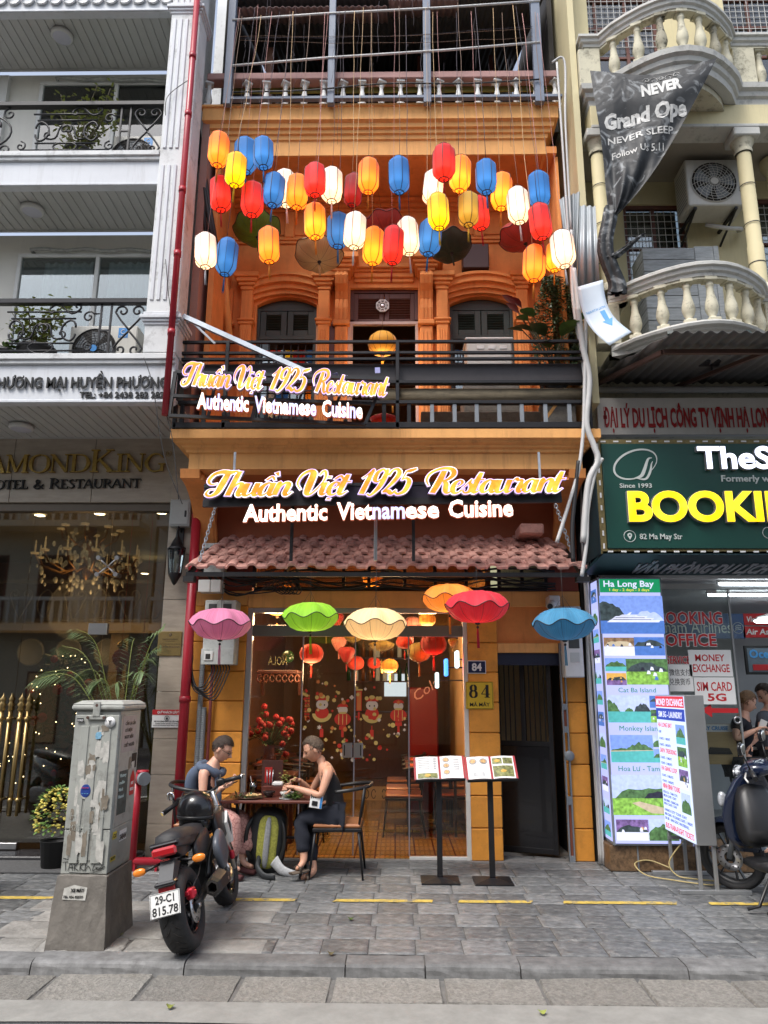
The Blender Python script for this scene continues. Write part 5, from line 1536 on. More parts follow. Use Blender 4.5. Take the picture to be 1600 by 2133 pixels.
g.tube([c+Ve((0,0,.33)),c+Ve((0,.02,.38)),c+Ve((0,.1,.36)),c+Ve((0,.14,.3))],.008,6)
g.box(c.x-.03,c.x+.03,7.735,7.76,c.z+.1,c.z+.4)
g.B('lantern_frame',M.black,t)
MB().lathe([(wd*.7,-.125),(wd*.96,.13)],c,6,smooth=False).B('lantern_glass',G['win'],t)
for dx in(-.02,.02):MB().cyl(c+Ve((dx,0,-.12)),c+Ve((dx,0,-.02)),.009,n=8).B('candle_tube',M.paper,t)
A=at(330,1315,7.74);B=at(378,1366,7.74)
t=thing('brass_plaque','brass company plaque on the marble pier beside the red pipe','plaque',(A.x,7.75,B.z))
BX(A.x,B.x-.01,7.745,7.76,B.z,A.z,.004).B('plate',M.brass,t)
q=MB()
fmx=frame(((A.x+B.x)/2,7.744,0),(1,0,0))
text(q,'DIAMONDKING',fmx,.016,ext=.001,align='C',y=B.z+.16);text(q,'HOTEL & RESTAURANT',fmx,.007,ext=.001,align='C',y=B.z+.145)
text(q,'CÔNG TY TNHH ĐẦU TƯ VÀ THƯƠNG MẠI',fmx,.008,ext=.001,align='C',y=B.z+.115)
text(q,'HUYỀN PHƯƠNG',fmx,.019,ext=.001,align='C',y=B.z+.08,bold=.02)
text(q,'Hà Nội',fmx,.009,ext=.001,align='C',y=B.z+.045)
q.sphere(((A.x+B.x)/2,7.744,A.z-.035),.016,8,6,(1,.1,1.2))
q.B('engraving',pm('engraved_dark',(.12,.08,.04),.5),t)
A=at(318,1478,7.74);B=at(377,1516,7.74)
t=thing('notice_sign','white notice sign with red header on the marble pier beside the red pipe','sign',(A.x,7.75,B.z))
BX(A.x,B.x,7.745,7.757,B.z,A.z,.003).B('plate',M.paper,t)
BX(A.x,B.x,7.741,7.7449,A.z-.05,A.z).B('red_header',M.redsign,t)
q=MB();fmx=frame((A.x+.05,7.7405,A.z-.037))
text(q,'QUÝ KHÁCH LƯU Ý',fmx,.024,B.x-A.x-.07,ext=.001,bold=.03)
q.B('header_text',M.paper,t)
q=MB();fmx=frame(((A.x+B.x)/2,7.744,0),(1,0,0))
text(q,'XIN VUI LÒNG KHÓA XE CẨN THẬN',fmx,.012,B.x-A.x-.04,ext=.001,align='C',y=B.z+.055,bold=.02)
text(q,'TỰ BẢO QUẢN TÀI SẢN CÁ NHÂN',fmx,.01,B.x-A.x-.07,ext=.001,align='C',y=B.z+.035)
text(q,'KHÁCH SẠN KHÔNG CHỊU TRÁCH NHIỆM',fmx,.008,B.x-A.x-.03,ext=.001,align='C',y=B.z+.018)
cx=(A.x+B.x)/2;cz=A.z-.085
q.tube([(cx+.024*cos(a),7.743,cz+.024*sin(a))for a in[2*PI*k/16 for k in range(16)]],.002,4,closed=True)
q.box(cx-.011,cx+.011,7.741,7.744,cz-.012,cz+.004)
q.tube([(cx-.007,7.743,cz+.004),(cx-.006,7.743,cz+.012),(cx+.006,7.743,cz+.012),(cx+.007,7.743,cz+.004)],.0015,4)
q.B('notice_print',M.blackp,t)
t=thing('fire_hydrant_pipe','red fire pipe with hose valve standing behind the utility cabinet','hydrant',(-2.33,7.3,0))
c=at(292,1622,7.2)
xh=c.x
MB().tube([(xh-.06,7.3,0.001),(xh-.06,7.3,c.z+.03)],.045,12).B('riser',M.redpipe,t)
MB().tube([(xh-.06,7.3,.12),(xh-.03,7.3,.08),(xh+.28,7.3,.08),(xh+.3,7.35,.08),(xh+.3,7.7,.08)],.035,10).B('feed_pipe',M.redpipe,t)
MB().cyl((xh-.06,7.3,c.z),(xh+.03,7.2,c.z),.05,n=14).B('valve_body',M.redpipe,t)
MB().cyl((xh+.02,7.21,c.z),(xh+.05,7.18,c.z),.06,n=14).B('hose_cap',M.grey,t)
MB().lathe([(.02,0),(.055,.01),(.055,.03),(.0,.035)],(xh+.01,7.24,c.z+.04),12).B('hand_wheel',M.redpipe,t)
for dx in(0,.2):BX(xh-.03+dx,xh-.01+dx,7.27,7.33,0,.06).B('pipe_foot',M.redpipe,t)
r_=random.Random(21)
pb_=at(250,1600,7.45)
t=thing('potted_palm','feathery pale green palm behind the utility cabinet','potted plant',(pb_.x,7.4,0))
MB().lathe([(.001,0),(.16,0),(.2,.45),(.22,.47),(.19,.46)],(pb_.x,7.4,0),18).B('pot',M.plasticw,t)
st_=MB()
fr_=[((75,1415)),((95,1400)),((160,1310)),((130,1345)),((200,1420)),((345,1300)),((330,1345)),((310,1370)),((240,1425)),((280,1330)),((165,1400)),((300,1400))]
for(px,py)in fr_:
 e=at(px,py,7.4+r_.uniform(-.25,.1))
 s_=Ve((pb_.x,7.4,.9))
 m_=s_.lerp(e,.55)+Ve((0,0,.28+.1*r_.random()))
 pts=[Vector(q_)for q_ in crom([Ve((pb_.x,7.4,.4)),s_,m_,e],8)]
 st_.tube(pts,[.009*(1-.8*i/(len(pts)-1))for i in range(len(pts))],5)
 g=MB()
 for i in range(10,len(pts)):
  for kk in range(2):
   p=pts[i].lerp(pts[i-1],kk/2)
   tn=(pts[i]-pts[i-1]).normalized()
   sd_=tn.cross(Ve((0,0,1))).normalized()
   L=.2*sin(min(1,(i-9)/(len(pts)-9)+.1)*PI*.85)+.05
   for s2 in(1,-1):
    leaf_blade(g,p,tn*1.0+sd_*s2*.8+Ve((0,0,-.15)),L,.011,.9,0,2)
 g.B('frond',M.leafp,t)
st_.B('stems',M.leafl,t)
mp=at(118,1700,7.3)
t=thing('flower_pot','bushy pot of small yellow flowers left of the utility cabinet','flower pot',(mp.x,7.35,0))
MB().lathe([(.001,0),(.11,0),(.14,.25),(.15,.25),(.13,.24)],(mp.x,7.35,0),16).B('pot',M.pot,t)
g=MB();h_=MB()
for k in range(420):
 a=r_.uniform(0,2*PI);u=r_.uniform(-.4,1);rr=math.sqrt(max(0,1-u*u))
 p=Ve((mp.x+.21*rr*cos(a),7.35+.2*rr*sin(a),.44+.26*u))
 if k%2:leaf_blade(g,p,(cos(a),sin(a),u),.05,.03,.4)
 else:h_.sphere(p,r_.uniform(.011,.02),6,4,(1,1,.6))
g.B('leaves',M.leaf,t,**ST);h_.B('blossoms',pm('yellow_petals',(.6,.5,.1),.6,var=.2),t,**ST)
# cream building on the right
AB=thing('cream_building','cream stucco building with bulging balustraded balconies over a travel agency','building',(3.6,7.8,0))
XA=2.02
XE=6.2
def bulge_path(x0,xc,hw,x1,yo,yi,n=12):
 P=[(x0,yo+.45),(x0,yo)]if x0 is not None else[]
 P.append((xc-hw-.12,yo))
 for k in range(n+1):
  t=-1+2*k/n
  P.append((xc+hw*t,yo-(yo-yi)*(cos(t*PI/2))**.9-.03*(abs(t)<.99)))
 P.append((xc+hw+.12,yo))
 P.append((x1,yo))
 return P
def profile_sweep(name,m,prof,path,parent):
 return MB().sweep(prof,path).B(name,m,parent)
cbal=[(.04,0),(.05,0),(.05,.03),(.03,.05),(.026,.06),(.045,.1),(.055,.14),(.05,.19),(.034,.26),(.026,.34),(.03,.35),(.036,.362),(.03,.374),(.034,.4),(.05,.42),(.05,.43)]
def balcony(zfl,zr,xc,hw,yo,yi,nb,x0,lab,mossy,tk=1):
 path=bulge_path(x0,xc,hw,XE,yo,yi)
 t=thing('balcony_balustrade',lab,'balustrade',(xc,yo,zfl))
 H=zr-.13-zfl-.04
 base=[(-.1,zfl-.22*tk),(.0,zfl-.22*tk),(.01,zfl-.15*tk),(.04,zfl-.13*tk),(.05,zfl-.08*tk),(.09,zfl-.06*tk),(.1,zfl-.0),(.06,zfl+.01),(.05,zfl+.04),(-.1,zfl+.04)]
 profile_sweep('base_moulding',M.stone,base,path,t)
 rail=[(-.09,zr-.13),(.03,zr-.13),(.035,zr-.1),(.06,zr-.085),(.065,zr-.05),(.09,zr-.04),(.09,zr-.01),(.08,zr),(-.09,zr)]
 profile_sweep('rail',M.stone,rail,path,t)
 under=[(-.075,zr-.155),(.02,zr-.155),(.02,zr-.131),(-.075,zr-.131)]
 profile_sweep('rail_underside',M.creamc,under,path,t)
 ms=[baluster_mesh('baluster','creamc',H,1.15,12,cbal),baluster_mesh('baluster','mossbal',H,1.15,12,cbal)]
 for k in range(nb):
  s_=-1+2*(k+.5)/nb
  x=xc+hw*s_
  y=yo-(yo-yi)*(cos(s_*PI/2))**.9+.0
  inst('baluster',ms[1 if k in mossy else 0],None,(x,y,zfl+.04),t,rot=(0,0,math.atan2((yo-yi)*sin(s_*PI/2),hw)))
 for(a,b)in((xc-hw-.26,xc-hw-.02),(xc+hw+.02,xc+hw+.26)):
  BX(a,b,yo-.03,yo+.16,zfl+.04,zr-.156,.006).B('pedestal',M.creamc,t)
 x=xc+hw+.34
 k=0
 while x<XE:
  inst('baluster',ms[k%2 if mossy else 0],None,(x,yo+.05,zfl+.04),t)
  x+=.19;k+=1
 if x0 is not None and x0+.1<xc-hw-.3:
  for kk in range(max(1,int((xc-hw-.3-x0)/.19))):
   inst('baluster',ms[1],None,(x0+.08+kk*.19,yo+.05,zfl+.04),t)
 pl=[(p[0],p[1]+.1)for p in path[1:]]+[(XE,7.95),(x0,7.95)]
 MB().prism(pl,zfl-.21*tk,zfl-.02,'XY').B('slab',M.creamc,t)
 return t
zu=8.78
balcony(8.1,zu,3.03,.72,6.98,6.52,7,2.14,'upper cream balustraded balcony bulging above the black banner',(2,5))
zl_=5.62
balcony(4.98,zl_,3.03,.72,6.98,6.52,7,2.3,'lower cream balustraded balcony bulging above the corrugated awning',(),.4)
BX(2.14,XE,6.96,7.2,7.62,7.88,.006).B('beam',M.cream,AB)
BX(2.14,XE,6.94,7.2,7.58,7.62,.006).B('beam_fillet',M.stone,AB)
pp=bulge_path(None,3.03,.6,3.8,7.0,6.62)[1:-1]
MB().prism(pp+[(3.8,7.0),(2.3,7.0)],7.79,7.87,'XY').B('bulge_corbel',M.creamc,AB)
for i,px in enumerate((1243,1546)):
 A=at(px,300,7.08)
 cx=[2.33,3.70][i]if False else A.x
 c=MB().lathe([(.082,5.63),(.082,6.2),(.075,6.21),(.075,7.32),(.07,7.33)],(cx,7.08,0),20).B('column',M.cream,AB)
 MB().lathe([(.09,7.33),(.095,7.36),(.085,7.38),(.1,7.42),(.12,7.47),(.125,7.48)],(cx,7.08,0),20).B('capital_ring',M.creamc,c)
 BX(cx-.14,cx+.14,6.94,7.2,7.48,7.58,.01).B('capital_block',M.stone,c)
 MB().lathe([(.13,5.63),(.13,5.68),(.1,5.72),(.085,5.74)],(cx,7.08,0),20).B('column_base',M.creamc,c)
 for zz in(5.98,6.45,6.92):
  MB().lathe([(.0845,zz),(.0865,zz+.006),(.0845,zz+.012)],(cx,7.08,0),20).B('joint_ring',M.blackp,c)
A=at(1598,320,7.5)
MB().lathe([(.085,5.0),(.08,7.4),(.13,7.5),(.13,7.58)],(A.x+.04,7.5,0),18).B('column',M.cream,AB)
yw=7.9
BX(XA,XE,yw,yw+.15,4.4,5.0).B('wall',M.cream,AB)
BX(XA,XE,7.2,yw,7.62,7.66).B('porch_ceiling',pm('porch_ceiling',(.3,.27,.22),.8,var=.1),AB)
def joinery(x0,x1,z0,z1,cols,rows,y,parent,grille=None,nm='window'):
 q=MB()
 f=.045
 q.box(x0,x1,y-.03,y+.03,z1-f,z1,.004);q.box(x0,x1,y-.03,y+.03,z0,z0+f,.004)
 q.box(x0,x0+f,y-.03,y+.03,z0+f,z1-f,.004);q.box(x1-f,x1,y-.03,y+.03,z0+f,z1-f,.004)
 for k in range(1,cols):
  x=x0+(x1-x0)*k/cols
  q.box(x-.02,x+.02,y-.025,y+.025,z0+f,z1-f)
 for k in range(1,rows):
  z=z0+(z1-z0)*k/rows
  q.box(x0+f,x1-f,y-.02,y+.02,z-.015,z+.015)
 o=q.B(nm,M.woodred,parent)
 for i in range(cols):
  a=x0+(x1-x0)*i/cols;b=x0+(x1-x0)*(i+1)/cols
  BX(a+.02,b-.02,y-.002,y+.002,z0+f,z1-f).B('pane',G['win'],o)
 if grille:
  g=MB()
  n=int((x1-x0)/.075)
  for k in range(n+1):
   x=x0+(x1-x0)*k/n
   g.box(x-.003,x+.003,y-.06,y-.054,grille[0],grille[1])
  for k in range(int((grille[1]-grille[0])/.09)+1):
   g.box(x0,x1,y-.063,y-.057,grille[0]+k*.09,grille[0]+k*.09+.006)
  g.B('window_grille',M.pvc,o)
 BX(x0+f,x1-f,y+.1,y+.11,z0,z1).B('dark_backing',M.dark,o)
 return o
def wall_with(x0,x1,z0,z1,holes,m,parent):
 xs_=[x0]+[v for h in holes for v in h[:2]]+[x1]
 for k in range(0,len(xs_),2):
  if xs_[k+1]-xs_[k]>.01:BX(xs_[k],xs_[k+1],yw,yw+.15,z0,z1).B('wall',m,parent)
 for(a,b,c_,d_)in holes:
  if d_<z1:BX(a,b,yw,yw+.15,d_,z1).B('wall',m,parent)
  if c_>z0+.01:BX(a,b,yw,yw+.15,z0,c_).B('wall',m,parent)
px0=at(1300,470,yw).x;px1=at(1428,470,yw).x;zt_=at(1350,425,yw).z
px2=at(1548,420,yw).x;zt2=at(1560,412,yw).z
wall_with(XA,XE,5.0,7.66,[(px0,px1,5.0,zt_),(px2,px2+.8,5.0,zt2)],M.cream,AB)
joinery(px0,px1,5.0,zt_,2,4,yw+.06,AB,(5.9,zt_-.1))
joinery(px2,px2+.8,5.0,zt2,2,4,yw+.06,AB,(5.9,zt2-.1))
a1=at(1168,60,yw).x;b1=at(1385,60,yw).x;z8=8.1
c1=at(1212,20,7.4).x;d1_=at(1470,20,7.4).x
wall_with(XA,XE,8.1,11.0,[(at(1180,60,yw).x,at(1370,60,yw).x,8.1,10.4),(at(1500,60,yw).x,at(1500,60,yw).x+1.2,8.1,10.4)],M.cream,AB)
joinery(at(1180,60,yw).x,at(1370,60,yw).x,8.1,10.4,3,5,yw+.06,AB,(9.6,10.4))
joinery(at(1500,60,yw).x,at(1500,60,yw).x+1.2,8.1,10.4,3,5,yw+.06,AB,(9.6,10.4))
for px in(1203,1484):
 x=at(px,20,7.45).x
 BX(x-.09,x+.09,7.36,7.54,8.1,11.0,.006).B('square_column',M.cream,AB)
BX(1.97,2.04,7.0,7.95,4.4,11).B('wall',M.cream,AB)
A=at(1425,445,7.55);B=at(1530,350,7.55)
ac=ac_unit('off white air conditioner with large round grille on wall brackets right of the banner',(A.x,7.4,A.z),B.x-A.x,B.z-A.z,.34,(B.x-A.x)*.48,grille=M.acw,sticker=False,fr=(B.z-A.z)*.43)
for dx in(.08,B.x-A.x-.1):
 MB().bar((A.x+dx,7.42,A.z-.02),(A.x+dx,7.9,A.z-.02),.03,.03).B('bracket',M.black,ac)
 MB().bar((A.x+dx,7.42,A.z-.02),(A.x+dx,7.9,A.z-.2),.02,.02).B('bracket',M.black,ac)
pts=[(A.x+.3,7.7,A.z-.04),(A.x+.5,7.65,A.z-.12),(A.x+.7,7.7,A.z-.1),(A.x+.75,7.85,A.z-.03)]
MB().tube(crom(pts,5),.025,8).B('hose',M.pvc,ac)
A=at(1342,575,7.25);B=at(1495,516,7.25)
cr=thing('wooden_crate','grey weathered plank crate standing behind the lower cream balustrade','crate',((A.x+B.x)/2,7.4,5.0))
nz=5
H_=B.z-5.0
for k in range(9):
 z0=5.0+H_*k/9;z1=5.0+H_*(k+1)/9-.006
 BX(A.x,A.x+(B.x-A.x)*.68,7.24,7.262,z0,z1,.003).B('plank',M.plank,cr)
 BX(A.x+.0,A.x+.02,7.265,7.6,z0,z1,.003).B('plank',M.plank,cr)
BX(A.x+(B.x-A.x)*.68+.004,B.x-.06,7.235,7.258,5.0,B.z+.01,.003).B('plank',M.plank,cr)
BX(B.x-.055,B.x,7.235,7.258,5.0,B.z+.015,.003).B('plank',M.plank,cr)
BX(A.x+.02,B.x,7.6,7.62,5.0,B.z-.02).B('crate_back',M.plank,cr)
Pa,Pb,Pc=at(1228,150,6.72),at(1492,124,6.42),at(1272,452,6.72)
bt=thing('banner','crumpled black banner with pale lettering hanging from the upper cream balcony','banner',(Pa+Pb)/2)
def ban(u,v,off=0.0):
 top=Pa.lerp(Pb,u)
 top=top+Ve((0,0,-.10*sin(PI*u)))
 left=Pa.lerp(Pc,v)
 w_=(1-v)**.82
 p=left+(top-Pa)*(w_*1.0)+Ve((.05*v*u,0,0))
 fold=.035*sin(u*9+v*5)*(.3+v)+.02*sin(u*23-v*9)*v+.05*sin(PI*u)*sin(PI*min(1,v*3))*(1 if v<.34 else .6)
 sag=-.07*sin(PI*u)*math.exp(-((v-.12)/.1)**2)
 return p+Ve((0,-fold-off-.02,sag))
bmt=bpy.data.materials.new('banner_cloth')
bmt.use_nodes=True
nt=bmt.node_tree;N_,L_=nt.nodes,nt.links
b_=N_['Principled BSDF'];sv(b_,'Roughness',.6)
ge=N_.new('ShaderNodeNewGeometry');n1=N_.new('ShaderNodeTexNoise');sv(n1,'Scale',4);sv(n1,'Detail',9);sv(n1,'Distortion',2.5)
cr_=N_.new('ShaderNodeValToRGB');e=cr_.color_ramp.elements
e[0].position=.54;e[0].color=(.018,.02,.022,1);e[1].position=.74;e[1].color=(.3,.32,.33,1)
L_.new(ge.outputs['Position'],n1.inputs[0]);lk(L_,n1,cr_,0);lk(L_,cr_,b_,'Base Color')
n2=N_.new('ShaderNodeTexNoise');sv(n2,'Scale',2.5);sv(n2,'Distortion',1.5);bp=N_.new('ShaderNodeBump');sv(bp,'Strength',.9);sv(bp,'Distance',.03)
L_.new(ge.outputs['Position'],n2.inputs[0]);lk(L_,n2,bp,'Height');lk(L_,bp,b_,'Normal')
bo=MB().grid(lambda u,v:ban(u,v),40,44).B('banner_cloth',bmt,bt,fix=False)
pale=pm('faded_banner_print',(.5,.5,.48),.5,var=.3,scale=20,bump=0)
def ban_text(s,px,py,wpx,hpx,bold=.02,shear=0,Y=6.6):
 V,Fs=_raw(s,bold,0.0,2)
 x0=min(v.x for v in V);x1=max(v.x for v in V)
 P=[]
 o=at(px,py,Y);e_=at(px+wpx,py-wpx*.03,Y);up=at(px,py-hpx,Y)
 for v in V:
  tx=(v.x-x0)/(x1-x0);tz=v.y/.727
  P.append((o.x+(e_.x-o.x)*tx,o.z+(e_.z-o.z)*tx+(up.z-o.z)*tz))
 return P,Fs
from mathutils.bvhtree import BVHTree
bw=[bo.matrix_world@v.co for v in bo.data.vertices]
off_=WLOC[bo.name]
bw=[v.co+off_ for v in bo.data.vertices]
tree_=BVHTree.FromPolygons(bw,[tuple(p.vertices)for p in bo.data.polygons])
def project(P,Fs):
 out=[]
 for(x,z)in P:
  h_=tree_.ray_cast(Ve((x,4.0,z)),Ve((0,1,0)))
  y=h_[0].y-.004 if h_[0]is not None else None
  out.append((x,y,z))
 fs=[f for f in Fs if all(out[i][1]is not None for i in f)]
 ok=[(x,y if y is not None else 0,z)for x,y,z in out]
 used=sorted({i for f in fs for i in f});mp={i:k for k,i in enumerate(used)}
 return[ok[i]for i in used],[tuple(mp[i]for i in f)for f in fs]
for(s,px,py,wp,hp,bd,lb_)in(('NEVER',1334,208,76,24,.05,'a'),('Grand Ope',1264,258,160,28,.05,'b'),('NEVER SLEEP',1272,288,128,13,.02,'c'),('Follow Us 5.11',1282,318,100,14,.01,'d')):
 P,Fs=project(*ban_text(s,px,py,wp,hp,bd))
 if Fs:MB().add(P,Fs).B('banner_print',pale,bt,fix=False,**ST)
for s_ in(1,-1):
 for(r_,dx,dz)in((.05,.07,0),(.035,.14,.02),(.03,.0,.01)):
  sp_=spiral(at(1372,178,6.6).x+s_*dx,at(1372,178,6.6).z+dz,r_,0 if s_>0 else PI,1.2,0,s_,14)
  pts=[]
  for(x,_,z)in sp_:
   h_=tree_.ray_cast(Ve((x,4.0,z)),Ve((0,1,0)))
   if h_[0]is not None:pts.append((x,h_[0].y-.004,z))
  if len(pts)>4:MB().tube(pts,.003,4).B('banner_flourish',pale,bt)
def tail(pts,r0,r1,seedn,nm):
 pts=[Vector(q)for q in crom(pts,8)]
 n=len(pts)
 def tf_(u,v):
  i=min(n-1,int(v*(n-1)))
  p=pts[i]
  rr=r0+(r1-r0)*v
  a=2*PI*u+v*3
  k=1+.35*sin(a*5+seedn)+.15*sin(a*11+v*9)
  return p+Ve((cos(a)*rr*k,sin(a)*rr*k*.6,0))
 MB().grid(tf_,40,24).B(nm,bmt,bt,fix=False)
k1,k2,k3=at(1270,455,6.7),at(1262,520,6.7),at(1284,590,6.75)
tail([Pc+Ve((.0,0,.12)),k1,k2,k3,at(1285,612,6.75)],.05,.075,1,'twisted_tail')
tail([k2+Ve((.05,0,-.1)),at(1300,520,6.65),at(1342,486,6.55)],.06,.012,3,'loose_tail')
cs=thing('corrugated_sheets','two upright grey corrugated sheets beside the lower cream balcony','sheet metal',at(1215,600,6.95))
def upright_corr(a,b,c_,d_,y,m):
 A,B,C_,D_=at(*a,y),at(*b,y),at(*c_,y),at(*d_,y)
 nn=48
 P=[]
 for i in range(nn+1):
  t=i/nn
  T=A.lerp(B,t);Bo=D_.lerp(C_,t)
  dy=.012*sin(t*(B-A).length/.06*2*PI)
  P+=[T+Ve((0,dy,0)),Bo+Ve((0,dy,0))]
 o=MB().add(P,[(2*i,2*i+1,2*i+3,2*i+2)for i in range(nn)],True).B('corrugated_sheet',m,cs)
 sf=o.modifiers.new('thick','SOLIDIFY');sf.thickness=.003
upright_corr((1165,415),(1212,398),(1200,600),(1190,600),7.0,M.corr)
upright_corr((1208,428),(1240,430),(1250,605),(1202,600),6.9,M.corr)
sh=thing('bent_white_sheet','white plastic sheet with a blue arrow bent against the corrugated awning','sheet',at(1260,650,6.6))
q1,q2,q3,q4=at(1203,598,6.62),at(1256,583,6.62),at(1316,692,6.42),at(1270,720,6.42)
def shf(u,v,o=0):
 L_=q1.lerp(q4,v);R_=q2.lerp(q3,v)
 p=L_.lerp(R_,u)
 b=sin(PI*v)
 return p+Ve((-.055*b,.05*b-o,-.03*b))
so=MB().grid(shf,6,16).B('sheet',pm('blue_white_sheet',(.52,.6,.68),.4,var=.05,bump=.03),sh,fix=False)
sf=so.modifiers.new('thick','SOLIDIFY');sf.thickness=.004
g=MB()
def su(u,v):return shf(u,v,.006)
g.add([su(.62,.45),su(.82,.45),su(.8,.62),su(.93,.62),su(.7,.75),su(.5,.62),su(.62,.62)],[(0,1,2,6),(3,4,5)])
g.B('blue_arrow',pm('arrow_blue',(.06,.28,.6),.5,var=0,bump=0),sh,fix=False)
V,Fs=_raw('INSTALL IN THE RIGHT',.02,0,2)
xm_=max(v.x for v in V)
MB().add([su(.9-.8*v.x/xm_,.42-(v.y/.727)*.035)for v in V],Fs).B('sheet_print',pm('arrow_blue',(.06,.28,.6),.5,var=0,bump=0),sh,fix=False,**ST)
aw=thing('corrugated_awning','rusty framed dark corrugated awning sloping over the white travel sign','awning',(3.8,7.0,4.6))
fl=at(1325,720,6.2);fr_=at(1600,705,6.2)
zfw=fl.z;zbw=zfw+.2
x0=at(1225,795,7.62).x
n=260
P=[]
for i in range(n+1):
 x=2.06+(5.6-2.06)*i/n
 d=.014*sin(2*PI*x/.1)
 yfr=5.93+max(0,(2.4-x))*4.4
 P+=[(x,yfr,zfw+(yfr-6.2)/1.45*.2+d+.03),(x,7.65,zbw+d)]
o=MB().add(P,[(2*i,2*i+1,2*i+3,2*i+2)for i in range(n)],True).B('corrugated_sheet',pm('weathered_corrugated_awning',(.13,.125,.12),.65,metal=.1,var=.25,bump=.2,dirt=.5,dc=(.05,.035,.025),ds=3),aw)
sf=o.modifiers.new('thick','SOLIDIFY');sf.thickness=.003
BX(2.42,5.6,6.23,6.27,zfw-.06,zfw-.018,.003).B('front_beam',M.rust,aw)
MB().bar((2.42,6.25,zfw-.04),(2.06,7.6,zbw-.04),.04).B('side_beam',M.rust,aw)
BX(2.06,5.6,7.58,7.62,zbw-.07,zbw-.02,.003).B('back_beam',M.rust,aw)
for x in(3.05,4.0):
 MB().bar((x+.3,6.25,zfw-.04),(x-.1,7.6,zbw-.05),.035).B('rafter',M.rust,aw)
for px,py,a in((1392,690,.4),(1510,690,-.5)):
 p=at(px,py,6.5)
 MB().bar((p.x,6.5,zfw+.06),(p.x-a*.2,6.25,zfw+.16),.05,.04).B('timber_offcut',M.woodg,aw)
p=at(1483,752,6.75)
fl_=thing('floodlight','black floodlight fixture hanging under the corrugated awning','floodlight',p)
BX(p.x-.1,p.x+.1,6.7,6.84,p.z-.02,p.z+.01,.006).B('lamp_head',M.black,fl_)
MB().tube([(p.x-.09,6.77,p.z),(p.x-.09,6.77,p.z+.1),(p.x+.08,6.77,p.z+.1),(p.x+.08,6.77,p.z)],.006,5).B('lamp_yoke',M.black,fl_)
MB().bar((p.x,6.77,p.z+.1),(p.x,6.77,zbw-.06-(7.6-6.77)/1.4*.2),.012).B('stem',M.black,fl_)
MB().cyl((2.05,7.35,at(1400,812,7.35).z),(5.6,7.35,at(1400,812,7.35).z),.035,n=12).B('gutter_pipe',M.pvc,AB)
BX(XA,XE,7.45,7.95,4.3,5.0).B('wall',M.creamc,AB)
ws=thing('travel_sign','long white sign with tall dark red Vietnamese lettering under the awning','sign',(4.0,7.2,4.1))
A=at(1248,905,7.15);B=at(1248,828,7.15)
xw0,zw0,zw1=A.x,A.z,B.z
BX(xw0,5.8,7.16,7.22,zw0,zw1,.004).B('sign_panel',pm('aged_white_sign',(.5,.48,.45),.5,var=.08,bump=0,streak=.2,dc=(.3,.26,.2)),ws)
A=at(1258,889,7.155)
letters('ĐẠI LÝ DU LỊCH CÔNG TY VỊNH HẠ LONG',frame((A.x,7.158,A.z)),.205,at(1618,889,7.155).x-A.x,'letter',pm('dark_red_letter',(.3,.01,.012),.5,var=.1,bump=0),ws,ext=.006,bold=.03)
gs_=thing('agency_sign','large dark green booking office sign with white and yellow raised letters','sign',(4.0,7.0,3.4))
yg=6.98
A=at(1262,1142,yg);B=at(1257,924,yg)
xg0=(A.x+B.x)/2;zg0,zg1=A.z,B.z
BX(xg0,5.8,yg,yg+.05,zg0,zg1,.004).B('sign_panel',pm('dark_green_panel',(.008,.055,.042),.35,var=.1,scale=1,bump=0),gs_)
tr_=pm('tarnished_gold_trim',(.22,.17,.07),.5,metal=.4,var=.3,scale=30)
BX(xg0-.06,xg0-.002,yg+.02,yg+.06,zg0-.05,zg1+.05,.003).B('trim',tr_,gs_)
BX(xg0-.002,5.8,yg+.02,yg+.06,zg0-.05,zg0-.002,.003).B('trim',tr_,gs_)
BX(xg0-.002,5.8,yg+.02,yg+.06,zg1+.002,zg1+.05,.003).B('trim',tr_,gs_)
g=MB()
x=xg0
while x<5.6:
 g.box(x,x+.05,yg+.014,yg+.0195,zg0-.035,zg0-.02);g.box(x,x+.05,yg+.014,yg+.0195,zg1+.02,zg1+.035);x+=.125
z=zg0
while z<zg1:
 g.box(xg0-.04,xg0-.025,yg+.014,yg+.0195,z,z+.05);z+=.125
g.B('tape_marks',M.paper,gs_,**ST)
BX(xg0-.07,xg0-.062,yg+.03,7.8,zg0-.05,zg1+.05).B('side_panel',pm('dark_teal_panel',(.01,.035,.045),.5),gs_)
lw=lit('lit_white_letter',(.75,.8,1),1.6)
lyw=lit_mat('lit_yellow_letter',(.95,.62,.0),(1,.78,.02),.85,4)
ret=pm('steel_letter_return',(.45,.45,.46),.4,metal=.6)
gw=pm('grey_white_print',(.5,.54,.52),.5,var=.03,bump=0)
def gpt(px,py):p=at(px,py,yg-.002);return Ve((p.x,yg-.001,p.z))
def gw_(pxa,pxb,py):return gpt(pxb,py).x-gpt(pxa,py).x
letters('TheSinh',frame(gpt(1452,978)),.225,gw_(1452,1692,978),'letter',lw,gs_,ext=.06,bold=.02,res=5,back=(ret,.012,.05))
letters('BOOKING',frame(gpt(1308,1086)),.29,gw_(1308,1728,1086),'letter',lyw,gs_,ext=.06,bold=.03,res=6,back=(ret,.014,.05))
for(s,a,b,py,h_,bd)in(('Formerly were',1503,1633,1003,.065,.02),('Since 1993',1291,1358,1016,.045,.015),('82 Ma May Str',1333,1422,1123,.055,.01)):
 q=MB();text(q,s,frame(gpt(a,py)),h_,gw_(a,b,py),ext=.003,bold=bd)
 q.B('sign_print',gw,gs_,**ST)
fm=frame(gpt(1280,1002))
em=MB()
cx,cz=.215,.17
